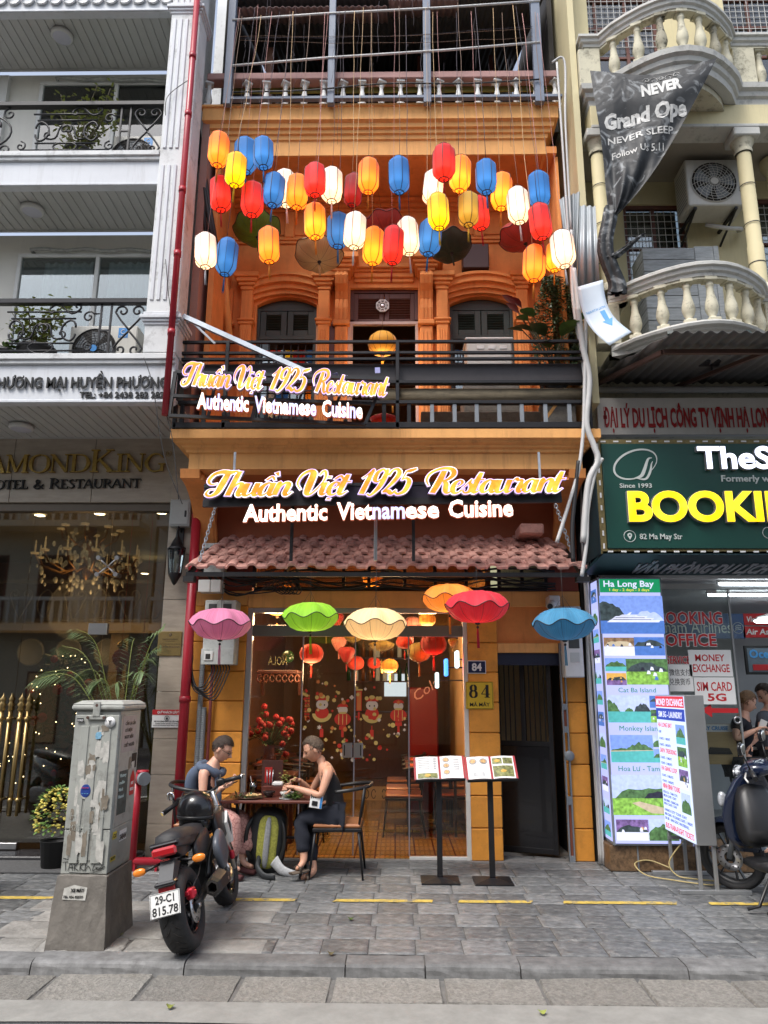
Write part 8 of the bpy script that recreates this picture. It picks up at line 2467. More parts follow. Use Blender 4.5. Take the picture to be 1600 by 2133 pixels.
c=at(600,1368,8.55);MB().sphere(c,.07,14,10).B('watermelon',pm('melon_skin',(.01,.04,.01),.25,var=.6,scale=25),None,label='round dark green watermelon on the carved shelf',cat='fruit')
q=MB()
p=at(578,1385,7.89);text(q,'NOLA',frame((p.x,7.89,p.z),(-1,0,0))@Matrix.Identity(4),.09,.2,ext=.001,align='C',bold=.01)
q.B('glass_lettering',pm('pale_gold_print',(.5,.42,.18),.4),RI,**ST)
A=at(760,1418,12.5);B=at(850,1370,12.5)
br=thing('bottle_shelf','bar shelf with rows of bottles at the back of the restaurant','shelf',((A.x+B.x)/2,12.6,A.z))
for z in(A.z,A.z+.38):
 BX(A.x-.3,B.x+.1,12.5,12.75,z-.02,z,.004).B('shelf_board',M.woodb,br)
r_=random.Random(6)
bp_=[(.001,0),(.035,0),(.035,.16),(.03,.19),(.012,.23),(.012,.29),(.001,.29)]
bcol=[pm('bottle_white',(.5,.48,.4),.2,emit=(1,.8,.5),es=.08),pm('bottle_amber',(.25,.1,.03),.15),pm('bottle_green',(.02,.08,.03),.15)]
for k in range(18):
 x=A.x-.27+(k%9)*.12;z=A.z+.38*(k//9)
 MB().lathe(bp_,(x,12.6,z+.001),8).B('bottle',r_.choice(bcol),None,label='first second third fourth fifth sixth seventh eighth ninth'.split()[k%9]+' bottle from the left on the '+('lower' if k<9 else 'upper')+' bar shelf inside',cat='bottle',group='bottles on the bar shelf')
BX(-.7,.5,12.9,13.5,.2,1.25,.01).B('bar_counter',M.woodb,RI)
p=at(790,1455,12.88)
BX(-.2,.2,13.95,13.99,1.5,1.9).B('back_doorway',lit('far_daylight',(.7,.75,.8),.6),RI)
A=at(852,1640,10.6);B=at(912,1432,10.6)
fg=thing('drinks_fridge','dark red drinks fridge with faded white script standing behind the right pane','fridge',((A.x+B.x)/2,10.8,.012))
BX(A.x,B.x,10.6,11.2,.012,B.z,.02).B('fridge_body',pm('dark_red_fridge',(.14,.008,.01),.3,var=.1),fg)
q=MB();text(q,'Cola',frame((A.x+.1,10.595,1.45),Ve((.8,0,.55)),Ve((-.55,0,.8))),.14,.4,ext=.001,shear=.25);q.B('script_print',pm('faded_pink_print',(.5,.25,.22),.5),fg,**ST)
for k in range(9):
 y=8.2+k*.42
 MB().add([(.98,y,.1),(.84,y+.2,.1),(.98,y+.4,.1),(.98,y,2.3),(.84,y+.2,2.3),(.98,y+.4,2.3)],[(0,1,4,3),(1,2,5,4),(3,4,5),(0,2,1)]).B('folding_panel',pm('tan_fold',(.45,.3,.14),.5,var=.1),RI)
for(px,py,Y,h_,m_,lb_)in((953,1373,8.5,.19,lit('sign_white_blue',(.6,.9,1),1.6),'small lit white edge sign nearest the right pier'),(930,1390,8.9,.2,lit('sign_blue',(.05,.3,1),1.5),'small lit blue edge sign in the right pane'),(911,1417,9.4,.19,lit('sign_white_blue',(.6,.9,1),1.6),'small lit white edge sign farthest along the right wall')):
 p=at(px,py,Y)
 t=thing('edge_sign',lb_,'sign',p)
 BX(p.x-.02,p.x+.02,Y-.01,Y+.16,p.z-h_/2,p.z+h_/2,.01).B('lit_box',m_,t)
 MB().bar((p.x+.02,Y+.08,p.z),(.98,Y+.08,p.z),.015).B('bracket',M.black,t)
def chair(label,loc,rz,seatm,group,arm=True):
 t=thing('dining_chair',label,'chair',(0,0,0),group)
 wd,dp,sh=.21,.21,.45
 BX(-wd,wd,-dp,dp,sh-.035,sh,.012).B('seat',seatm,t)
 BX(-wd-.005,wd+.005,-dp-.005,dp+.005,sh-.065,sh-.036,.004).B('seat_frame',M.black,t)
 for(x,y)in((-1,-1),(1,-1),(-1,1),(1,1)):
  MB().tube([(x*wd*1.08,y*dp*1.12,0.0),(x*(wd-.02),y*(dp-.02),sh-.05)],[.009,.013],8).B('leg',M.black,t)
 for x in(-1,1):
  MB().tube([(x*(wd-.02),dp-.02,sh-.05),(x*(wd+.0),dp+.03,sh+.3)],.011,8).B('back_post',M.black,t)
 pts=[(-wd-.02,-.02,sh+.27),(-wd-.03,dp*.6,sh+.29),(-wd*.7,dp+.06,sh+.31),(0,dp+.09,sh+.32),(wd*.7,dp+.06,sh+.31),(wd+.03,dp*.6,sh+.29),(wd+.02,-.02,sh+.27)]
 MB().tube(crom(pts,4),.017,8).B('top_rail',M.blackp,t)
 return place(t,loc,(0,0,rz))
tan=pm('tan_leather_seat',(.3,.12,.05),.35,var=.15,bump=.1)
ch0=chair('dark chair with tan seat along the right row of tables inside',(.1,9.1,.012),R(-90),tan,'dining chairs inside the restaurant')
for i,(x,y,rz)in enumerate(((.1,9.7,-90),(.1,10.5,-90),(.72,9.2,90),(.72,10.0,90),(-1.0,9.6,90),(-1.0,10.4,90),(-1.75,9.7,-90),(-1.75,10.5,-90),(-1.0,8.8,90))):
 c_=copy_tree(ch0);place(c_,(x,y,.012),(0,0,R(rz)))
 c_['label']='dark chair with tan seat, '+['second along the right row','third along the right row','first on the wall side of the right row','second on the wall side of the right row','second in the left row inside','third in the left row inside','nearest on the left wall inside','far one on the left wall inside','first in the left row behind the glass'][i]
for i,(x,y)in enumerate(((.42,9.25),(.42,10.1),(-1.4,9.6),(-1.4,10.6))):
 t=thing('dining_table',['front dark table in the right row inside','second dark table in the right row inside','dark table in the left row inside behind the glass','far dark table in the left row inside'][i],'table',(x,y,.012),'dining tables inside the restaurant')
 BX(x-.3,x+.3,y-.35,y+.35,.72,.75,.006).B('tabletop',M.woodb,t)
 for a in(-1,1):
  for b in(-1,1):BX(x+a*.26-.015,x+a*.26+.015,y+b*.3-.015,y+b*.3+.015,.012,.719).B('leg',M.black,t)
 for k in range(2):
  BX(x-.25+.28*k,x-.03+.28*k,y-.3+.25*k,y-.0+.25*k,.7505,.765,.003).B('red_menu',M.woodred if k else pm('orange_red_menu',(.45,.08,.03),.5),None,label=['red menu book','brown menu book'][k]+' lying on the '+['front right','second right','left','far left'][i]+' inside table',cat='menu')
p=at(560,1600,8.35)
fv=thing('flower_vase','dark red flowers in a vase behind the left pane','vase',(p.x,8.35,.75))
MB().lathe([(.001,.75),(.06,.75),(.08,.85),(.05,1.0),(.07,1.03)],(p.x,8.35,0),14).B('vase_body',M.woodred,fv)
BX(p.x-.3,p.x+.3,8.1,8.6,.7,.748,.006).box(p.x-.25,p.x-.21,8.14,8.18,.012,.699).box(p.x+.21,p.x+.25,8.14,8.18,.012,.699).box(p.x-.25,p.x-.21,8.5,8.54,.012,.699).box(p.x+.21,p.x+.25,8.5,8.54,.012,.699).B('side_table',M.woodb,None,label='dark side table under the red flowers behind the left pane',cat='table')
g=MB();h_=MB()
for k in range(26):
 c=Ve((p.x+r_.gauss(0,.16),8.35+r_.gauss(0,.1),1.22+r_.gauss(0,.09)))
 g.sphere(c,.035,8,5);h_.tube([(p.x,8.35,1.02),c],.004,4)
 for j in range(4):leaf_blade(h_,c-Ve((0,0,.06)),(r_.gauss(0,1),r_.gauss(0,1),.2),.1,.03,.6)
g.B('blossoms',pm('dark_red_petals',(.3,.01,.02),.6,var=.3),fv,**ST);h_.B('stems',M.leafd,fv,**ST)
GF=thing('glass_doors','frameless glass restaurant doors covered with red new year stickers','glass door',(-.4,YF,0))
xl,xr=at(513,1500,YF).x-.0,at(966,1500,YF).x
xl=-1.50;xr=.735
def gx(px,py=1550):return at(px,py,YF).x
BX(-1.545,-1.49,7.81,7.89,0.0,2.44,.004).B('frame_post',M.lframe,GF)
BX(.70,.745,7.81,7.89,0,2.44,.004).B('frame_post',M.plasticw,GF)
BX(-1.49,.70,7.81,7.89,2.39,2.44,.004).B('frame_head',M.lframe,GF)
BX(.14,.70,7.82,7.88,0.0,.03,.003).B('frame_sill',M.plasticw,GF)
zt1,zt0=at(760,1303,YF).z,at(760,1326,YF).z
BX(-1.49,.70,7.835,7.865,zt0,zt1,.003).B('transom_rail',pm('grey_green_rail',(.14,.15,.13),.35,var=.1),GF)
edges=[-1.488,gx(626),gx(738),gx(852),.698]
for i in range(4):
 a,b=edges[i]+.003,edges[i+1]-.003
 BX(a,b,YF-.005,YF+.005,.035,zt0-.002).B('pane',G['shop'],GF)
 BX(a,b,YF-.005,YF+.005,zt1+.002,2.388).B('pane',G['shop'],GF)
 if i:BX(edges[i]-.006,edges[i]+.006,YF-.012,YF+.012,.035,zt0).B('edge_strip',pm('grey_rubber_strip',(.22,.21,.24),.3),GF)
for(x0,x1)in((gx(714),gx(734)),(gx(737),gx(756))):
 z0,z1=at(735,1578,YF).z,at(735,1547,YF).z
 h_=BX(x0,x1,YF-.03,YF-.006,z0,z1,.003).B('lock_plate',M.steel,GF)
 cx=x0+.02 if x0<gx(735)else x1-.02
 BX(cx-.006,cx+.006,YF-.033,YF-.0305,z0+.02,z1-.02,.002).B('finger_slot',M.dark,h_)
BX(-2.13,1.93,7.72,7.9,-.02,.004).B('threshold',M.kerb,RB)
sr=pm('sticker_red',(.5,.03,.015),.5,emit=(.6,.03,.01),es=.03,bump=0,var=0);sy=pm('sticker_gold',(.6,.42,.12),.5,bump=0,var=0);sw_=pm('sticker_cream',(.62,.5,.4),.5,bump=0,var=0);so_=pm('sticker_orange',(.6,.18,.04),.5,bump=0,var=0)
yq=YF-.0065
def disc(c,rx,rz,m,parent,k=0,n=14,a0=0,a1=2*PI):
 pts=[(c.x+rx*cos(a0+(a1-a0)*i/n),yq-.0006*k,c.z+rz*sin(a0+(a1-a0)*i/n))for i in range(n+(a1-a0<6))]
 MB().add(pts,[tuple(range(len(pts)))]).B('sticker_area',m,parent,fix=False)
def sq(c,w_,h_,m,parent,k=0):
 MB().add([(c.x-w_,yq-.0006*k,c.z-h_),(c.x+w_,yq-.0006*k,c.z-h_),(c.x+w_,yq-.0006*k,c.z+h_),(c.x-w_,yq-.0006*k,c.z+h_)],[(0,1,2,3)]).B('sticker_area',m,parent,fix=False)
V3=Vector
for(px,py,kind)in((671,1480,'kid'),(714,1498,'lamp'),(775,1482,'kid'),(830,1490,'lamp'),(748,1460,'scroll'),(640,1470,'crackers')):
 c=at(px,py,YF)
 st=thing('new_year_sticker',{671:'sticker of a round child with lion hat, left',714:'red lantern sticker left of the door joint',775:'sticker of a round child with lion hat, right of the door joint',830:'red lantern sticker at the right door edge',748:'red scroll sticker beside the door joint',640:'red firecracker sticker at the left door edge'}[px],'sticker',(c.x,yq,c.z))
 if kind=='kid':
  disc(c+V3((0,0,-.03)),.1,.085,sy,st,0,a0=PI,a1=2*PI);disc(c+V3((0,0,-.02)),.07,.06,sr,st,1)
  disc(c+V3((0,0,.06)),.062,.05,sw_,st,2);disc(c+V3((0,0,.1)),.066,.045,sr,st,3,a0=0,a1=PI)
  for s_ in(-1,1):disc(c+V3((s_*.055,0,.13)),.02,.02,sy,st,4);disc(c+V3((s_*.024,0,.055)),.007,.009,M.blackp,st,4)
  disc(c+V3((0,0,.14)),.03,.02,sy,st,5);sq(c+V3((0,0,-.19)),.004,.05,sr,st);sq(c+V3((0,0,-.22)),.018,.04,sr,st,1)
 elif kind=='lamp':
  disc(c+V3((0,0,.09)),.05,.045,sw_,st,1);disc(c+V3((0,0,.12)),.055,.035,sr,st,2,a0=0,a1=PI);disc(c,.085,.065,sr,st,2)
  for dx in(-.04,0,.04):disc(c+V3((dx,0,0)),.004,.058,sy,st,3)
  sq(c+V3((0,0,-.085)),.035,.018,sr,st,2);sq(c+V3((0,0,.062)),.035,.01,sy,st,4);sq(c+V3((0,0,-.14)),.012,.035,sr,st)
 elif kind=='scroll':
  sq(c,.028,.1,sr,st);sq(c,.02,.09,so_,st,1);sq(c+V3((0,0,.11)),.036,.008,sy,st,2);sq(c+V3((0,0,-.15)),.01,.04,sr,st)
 else:
  for k in range(9):
   for s_ in(-1,1):sq(c+V3((s_*.014,0,.1-k*.026)),.011,.009,sr if k%2 else so_,st,1)
r_=random.Random(44)
for k in range(110):
 px=r_.uniform(632,845);py=1418+r_.random()**.8*165
 c=at(px,py,YF)
 q=MB();rr=r_.uniform(.01,.026);n=r_.choice((4,6,10,12))
 q.add([(c.x+rr*(1 if(i%2 or n<12)else .5)*cos(2*PI*i/n),yq-.004,c.z+rr*(1 if(i%2 or n<12)else .5)*sin(2*PI*i/n))for i in range(n)],[tuple(range(n))])
 q.B('small_sticker',r_.choice((sr,sy,sy,so_,sw_)),GF,fix=False)
gt_=thing('black_gate','black steel side gate standing ajar beside the house number pier','gate',(1.7,7.9,0))
Mx=TR((1.62,7.95,0))@RO(R(158),4,'Z')
def gb(x0,x1,z0,z1,d=.02):return BX(x0,x1,-d,d,z0,z1,.003,Mx)
gb(0,.6,.03,1.05,.01).B('solid_panel',M.blackg,gt_)
gb(0,.05,.03,1.95).B('stile',M.black,gt_);gb(.55,.6,.03,1.95).B('stile',M.black,gt_)
for z in(.03,1.05,1.9):gb(.05,.55,z,z+.05).B('gate_rail',M.black,gt_)
gb(.28,.33,1.1,1.9).B('stile',M.black,gt_)
for k in range(9):
 x=.075+k*.052
 if .26<x<.34:continue
 gb(x,x+.012,1.1,1.9,.006).B('gate_bar',M.black,gt_)
BX(1.05,1.74,8.1,12,-.02,.02).B('passage_floor',M.conc,RB)
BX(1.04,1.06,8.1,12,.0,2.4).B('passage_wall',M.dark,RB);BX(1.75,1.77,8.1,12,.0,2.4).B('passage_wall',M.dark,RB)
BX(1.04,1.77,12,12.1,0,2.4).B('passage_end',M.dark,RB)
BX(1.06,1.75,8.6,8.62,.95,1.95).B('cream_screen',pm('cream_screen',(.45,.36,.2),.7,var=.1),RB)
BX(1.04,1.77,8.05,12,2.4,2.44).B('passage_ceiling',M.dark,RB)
BX(1.05,1.72,7.84,7.9,1.86,1.985,.003).B('dark_head_beam',pm('navy_steel',(.012,.016,.04),.4),RB)
cp=thing('steel_channel','grey slotted steel shutter channel beside the black gate','door channel',(1.72,7.76,0))
ca,cb_=1.675,1.733
for(z0,z1)in((0,.06),(.52,.6),(1.2,1.26),(1.42,1.48),(2.0,2.08)):
 BX(ca,cb_,7.755,7.788,z0,z1,.002).B('channel_web',M.grey,cp)
BX(ca,ca+.014,7.75,7.789,0,2.08,.002).B('channel_flange',M.grey,cp);BX(cb_-.014,cb_,7.75,7.789,0,2.08,.002).B('channel_flange',M.grey,cp)
BX(ca+.015,cb_-.015,7.772,7.789,.06,.52).box(ca+.015,cb_-.015,7.772,7.789,1.26,1.42).B('channel_insert',pm('rusty_red_insert',(.22,.06,.03),.7,var=.2),cp,**ST)
c=Ve((cb_-.01,7.745,.98));MB().lathe([(.0,-.01),(.045,-.01),(.05,0),(.05,.012)],c,16,'Y').B('disc_lock',M.grey,cp)
A=at(974,1403,7.775);B=at(1012,1376,7.775)
t=thing('house_number_plate','small navy enamel plate with a white 84 on the orange pier','number plate',(A.x,7.78,A.z))
BX(A.x,B.x,7.772,7.788,A.z,B.z,.004).B('plate_border',M.paper,t)
BX(A.x+.008,B.x-.008,7.768,7.7715,A.z+.008,B.z-.008).B('plate_face',pm('navy_enamel',(.012,.02,.07),.3),t)
q=MB();text(q,'84',frame(((A.x+B.x)/2,7.7675,A.z+.03),(1,0,0)),.075,.1,ext=.001,align='C',bold=.035,res=4);q.B('numeral',M.paper,t,**ST)
A=at(971,1477,7.775);B=at(1027,1420,7.775)
t=thing('house_number_plate','yellow plate with a large black 84 and street name on the orange pier','number plate',(A.x,7.78,A.z))
BX(A.x,B.x,7.772,7.788,A.z,B.z,.005).B('plate_face',pm('yellow_plate',(.62,.42,.03),.4,var=.05),t)
q=MB();fm=frame(((A.x+B.x)/2,7.7715,A.z),(1,0,0))
W_,H_=B.x-A.x,B.z-A.z
def didone(cx,base,h_,s):
 k=h_
 if s=='8':
  for(cz,rx,rz)in((.74,.2,.24),(.27,.25,.27)):
   pts=[(cx+rx*k*cos(a),base+(cz+rz*sin(a))*k,k*(.05+.17*abs(cos(a))))for a in[2*PI*i/16 for i in range(17)]]
   stroke(q,pts,fm,0,.001 if cz>.5 else .0018,sub=2)
 else:
  stroke(q,[(cx+.12*k,base,.24*k),(cx+.12*k,base+k,.24*k)],fm,0,.001)
  stroke(q,[(cx+.12*k,base+.97*k,.05*k),(cx-.34*k,base+.27*k,.07*k),(cx-.34*k,base+.27*k,.07*k)],fm,0,.0016,smooth=False)
  stroke(q,[(cx-.36*k,base+.27*k,.06*k),(cx+.36*k,base+.27*k,.06*k)],fm,0,.0022)
  stroke(q,[(cx-.1*k,base+.02*k,.05*k),(cx+.34*k,base+.02*k,.05*k)],fm,0,.0028)
didone(-.062,H_*.42,.125,'8');didone(.062,H_*.42,.125,'4')
text(q,'MÃ MÂY',fm,.038,W_*.72,ext=.001,align='C',y=H_*.1,bold=.012)
for(a,b,c_,d_)in((.03,.97,.025,.035),(.03,.97,.965,.975),(.03,.04,.035,.965),(.96,.97,.035,.965)):
 q.add([fm@Ve((W_*(x-.5),H_*z,.001))for x,z in((a,c_),(b,c_),(b,d_),(a,d_))],[(0,1,2,3)])
q.B('plate_print',M.blackp,t,**ST)
# street things
cabm=pm('grey_green_cabinet',(.34,.35,.32),.6,var=.14,bump=.15,dirt=1,dc=(.16,.155,.14),ds=8)
cb=thing('utility_cabinet','battered grey electricity cabinet covered in torn stickers on a concrete plinth','cabinet',(-2.02,5.45,0))
x0,x1,y0,y1=-2.185,-1.86,5.2,5.66
g=MB()
P=[]
for(z,o)in((-.01,.03),(.1,.022),(.25,.012),(.425,.0),(.43,-.01)):
 for i in range(24):
  s_=i/24*4;e=int(s_);f_=s_-e
  c_=[(x0-o,y0-o),(x1+o,y0-o),(x1+o,y1+o),(x0-o,y1+o)]
  a,b=Vector(c_[e]),Vector(c_[(e+1)%4])
  p=a.lerp(b,f_)
  P.append((p.x+U(-.004,.004),p.y+U(-.004,.004),z+U(-.004,.004)*(z>0)))
g.add(P,[(j*24+i,j*24+(i+1)%24,(j+1)*24+(i+1)%24,(j+1)*24+i)for j in range(4)for i in range(24)]+[tuple(96+i for i in range(24))])
g.B('concrete_plinth',M.concd,cb)
bd_=BX(x0+.01,x1-.01,y0+.02,y1-.02,.432,1.46,.008).B('cabinet_body',cabm,cb)
BX(x0+.012,x1-.012,y0+.014,y0+.019,.436,.70,.002).B('lower_door',cabm,cb)
dr=BX(x0+.012,x1-.012,y0+.010,y0+.018,.708,1.43,.003).B('upper_door',cabm,cb)
for(a,b)in((.06,.115),(.13,.18),(.2,.265)):
 BX(x0+a,x0+b,y0+.004,y0+.0095,.50,1.36,.003).B('door_rib',cabm,cb)
BX(x0-.015,x1+.02,y0-.005,y1+.005,1.462,1.5,.012).B('lid',cabm,cb)
MB().add([(x0-.01,y0,1.501),(x1+.015,y0,1.501),(x1+.015,y1,1.501),(x0-.01,y1,1.501),(x0+.03,y0+.06,1.525),(x1-.02,y0+.06,1.525),(x1-.02,y1-.04,1.525),(x0+.03,y1-.04,1.525)],[(0,1,5,4),(1,2,6,5),(2,3,7,6),(3,0,4,7),(4,5,6,7)]).B('lid_ridge',cabm,cb)
BX(x0+.135,x0+.185,y0-.012,y0+.0,1.42,1.52,.004).box(x0+.1,x0+.22,y0-.008,y0+.009,1.40,1.43,.004).B('hasp',cabm,cb)
MB().cyl((x0+.16,y0-.013,1.495),(x0+.16,y0-.0125,1.495),.01,n=10).cyl((x0+.105,y0-.015,1.415),(x0+.105,y0,1.415),.01,n=8).cyl((x0+.215,y0-.015,1.415),(x0+.215,y0,1.415),.01,n=8).B('hasp_bolts',M.rust,cb,**ST)
BX(x1-.011,x1-.005,y0+.04,y1-.04,.708,1.43,.003).B('side_door',cabm,cb)
BX(x1-.011,x1-.007,y0+.04,y1-.04,.45,.70,.003).B('side_door',cabm,cb)
old=pm('torn_paper',(.48,.47,.43),.7,var=.25,scale=25,bump=0)
old2=pm('brown_glue_scar',(.2,.17,.13),.8,var=.3,scale=20,bump=0)
r_=random.Random(77)
yf_=y0+.0035
def ragged(cx,cz,w_,h_,m,nm,k=0,side=False):
 n=14;pts=[]
 for i in range(n):
  a=2*PI*i/n;rr=r_.uniform(.7,1.1)
  u=max(-1,min(1,1.25*cos(a)))*w_/2*rr;v=max(-1,min(1,1.25*sin(a)))*h_/2*rr
  pts.append((x1-.0045+.0004*k,cx+u,cz+v)if side else(cx+u,yf_-.0004*k,cz+v))
 MB().add(pts,[tuple(range(n))]).B(nm,m,cb,fix=False)
for k in range(34):
 ragged(x0+r_.uniform(.05,.27),r_.uniform(.55,1.35),r_.uniform(.02,.06),r_.uniform(.04,.16),old if k%3 else old2,'torn_sticker',k*.2)
for k in range(5):ragged(y0+r_.uniform(.1,.36),r_.uniform(.75,1.3),.06,.09,old if k%2 else old2,'torn_sticker',k%3,True)
ragged(x0+.185,1.30,.045,.05,pm('blue_dotted_sticker',(.2,.4,.55),.5,var=.3,scale=60),'torn_sticker',7)
def fsq(x,z,w_,h_,m,nm,k=6):BX(x,x+w_,yf_-.003-.0004*k,yf_-.0005*k,z,z+h_).B(nm,m,cb)
def ftx(s,x,z,h_,w_,m,k=9,bd=.02):
 q=MB();text(q,s,frame((x,yf_-.003-.0004*k,z)),h_,w_,ext=.0006,bold=bd);q.B('sticker_print',m,cb,**ST)
fsq(x0+.03,1.385,.045,.025,M.blackp,'black_sticker');ftx('UON:D',x0+.033,1.39,.014,.039,M.paper)
MB().lathe([(.0,-.004),(.036,-.004),(.036,-.002)],(x0+.255,yf_,1.385),20,'Y').B('round_sticker',M.paper,cb)
ftx('Y',x0+.243,1.37,.03,.024,M.blackp,9,.03)
oq=MB().sphere((x0+.13,yf_-.001,.945),.034,18,10,(1,.06,1.25)).B('blue_oval_sticker',pm('deep_blue_sticker',(.02,.05,.25),.4,var=.3,scale=50),cb)
ftx('Discover',x0+.105,.962,.009,.05,M.red,12,.02);ftx('~ ~ ~',x0+.108,.925,.012,.045,pm('aqua_ink',(.2,.5,.55),.5),12)
scr=pm('scratched_white_marks',(.5,.52,.48),.6,bump=0)
for(s,x,z,h_,w_)in(('H',.05,.77,.045,.035),('HON',.105,.79,.05,.05),('M2CH',.05,.70,.04,.09),('NG',.19,.75,.06,.03),('"M',.02,.67,.03,.04),('K',.115,.66,.035,.02),('2',.17,.68,.04,.02),('LG',.24,.78,.07,.03)):
 ftx(s,x0+x,z,h_,w_,scr,4,-.03)
q=MB()
fm=frame((x0+.02,y0+.0105,.455))
for pts in([(0,.05),(.05,.055)],[(.02,.055),(.025,.0)],[(.04,.0),(.055,.05),(.07,0)],[(.045,.02),(.075,.022)],[(.08,.05),(.082,0)],[(.105,.05),(.083,.02),(.11,0)],[(.115,.05),(.118,0)],[(.14,.05),(.12,.02),(.145,0)],[(.155,.05),(.15,0),(.17,.03),(.19,.0)],[(.19,.04),(.21,.045),(.2,.0),(.23,.02)],[(0,.075),(.1,.06),(.24,.062)],[(.22,.05),(.26,.04),(.24,.01),(.22,.02),(.27,.015)],[(.05,-.01),(.2,-.012),(.28,.03)]):
 stroke(q,[(a,b,.0035)for a,b in pts],fm,0,.0008+.0001*len(q.f)/40,smooth=len(pts)>2)
q.B('graffiti_tag',M.blackp,cb,**ST)
def sside(y,z,w_,h_,m,nm,d=.0012):BX(x1-.0048,x1-.0048+d,y,y+w_,z,z+h_).B(nm,m,cb)
sside(y0+.07,1.18,.28,.24,pm('grey_warning_plate',(.33,.31,.31),.6,var=.1,scale=20),'warning_plate')
fs2=frame((x1-.0035,y0+.12,0),(0,1,0))
for(s,z,h_,w_)in(('CẤM LẠI GẦN',1.36,.022,.2),('CÓ ĐIỆN',1.315,.022,.14),('NGUY HIỂM',1.27,.022,.17),('CHẾT NGƯỜI',1.215,.022,.2)):
 q=MB();text(q,s,fs2,h_,w_,ext=.0006,y=z,bold=.02);q.B('plate_print',M.blackp,cb,**ST)
sside(y0+.08,.78,.17,.28,pm('dark_torn_poster',(.04,.07,.07),.5,var=.7,scale=22),'dark_poster')
q=MB();fs3=frame((x1-.0035,y0+.09,0),(0,1,0))
for i,(s,w_)in enumerate((('Victory',.12),('radio',.1),('Mark',.08),('Hanoi',.1))):text(q,s,fs3,.022,w_,ext=.0006,y=1.02-.045*i,bold=.02)
q.B('poster_print',pm('pale_teal_ink',(.45,.6,.6),.5),cb,**ST)
sside(y0+.3,1.06,.1,.1,M.dark,'broken_hole');ragged(y0+.33,1.08,.07,.06,old,'torn_sticker',6,True)
MB().add([(x1-.003,y,z)for y,z in((y0+.3,.88),(y0+.39,.88),(y0+.39,1.0),(y0+.345,1.05),(y0+.3,1.0))],[(0,1,2,3,4)]).B('red_arrow_sticker',M.redsign,cb,fix=False)
q=MB();text(q,'BDSO',frame((x1-.0028,y0+.308,.91),(0,1,0)),.02,.07,ext=.0005,bold=.03);text(q,'HOT',frame((x1-.0028,y0+.318,.95),(0,1,0)),.02,.05,ext=.0005,bold=.03);q.B('arrow_print',M.paper,cb,**ST)
for(s,y,z,w_,h_,m_,t_)in(('CLI',.05,.635,.07,.045,'yellow_sticker',M.blackp),('SABAN',.17,.6,.14,.07,None,M.blackp),('NOTO',.04,.5,.09,.03,'yellow_sticker',M.blackp)):
 sside(y0+y,z,w_,h_,pm('yellow_sticker',(.6,.5,.05),.5)if m_ else M.paper,'small_sticker')
 q=MB();text(q,s,frame((x1-.0034,y0+y+.008,z+.01),(0,1,0)),h_*.5,w_-.016,ext=.0005,bold=.04);q.B('sticker_print',t_,cb,**ST)
fm_=(x0+.05,y0-.0135,.33)
MB().add([(x0+.05,y0-.0145,.29),(x0+.2,y0-.0145,.285),(x0+.205,y0-.0095,.36),(x0+.12,y0-.009,.375),(x0+.055,y0-.01,.355)],[(0,1,2,3,4)]).B('torn_flyer',old,cb,fix=False)
q=MB();text(q,'XE MÁY',frame((x0+.1,y0-.0145,.335)),.02,.09,ext=.0006,bold=.04);text(q,'TEL 036 82529',frame((x0+.055,y0-.0165,.3)),.014,.13,ext=.0006,bold=.03)
q.B('flyer_print',M.blackp,cb,**ST)
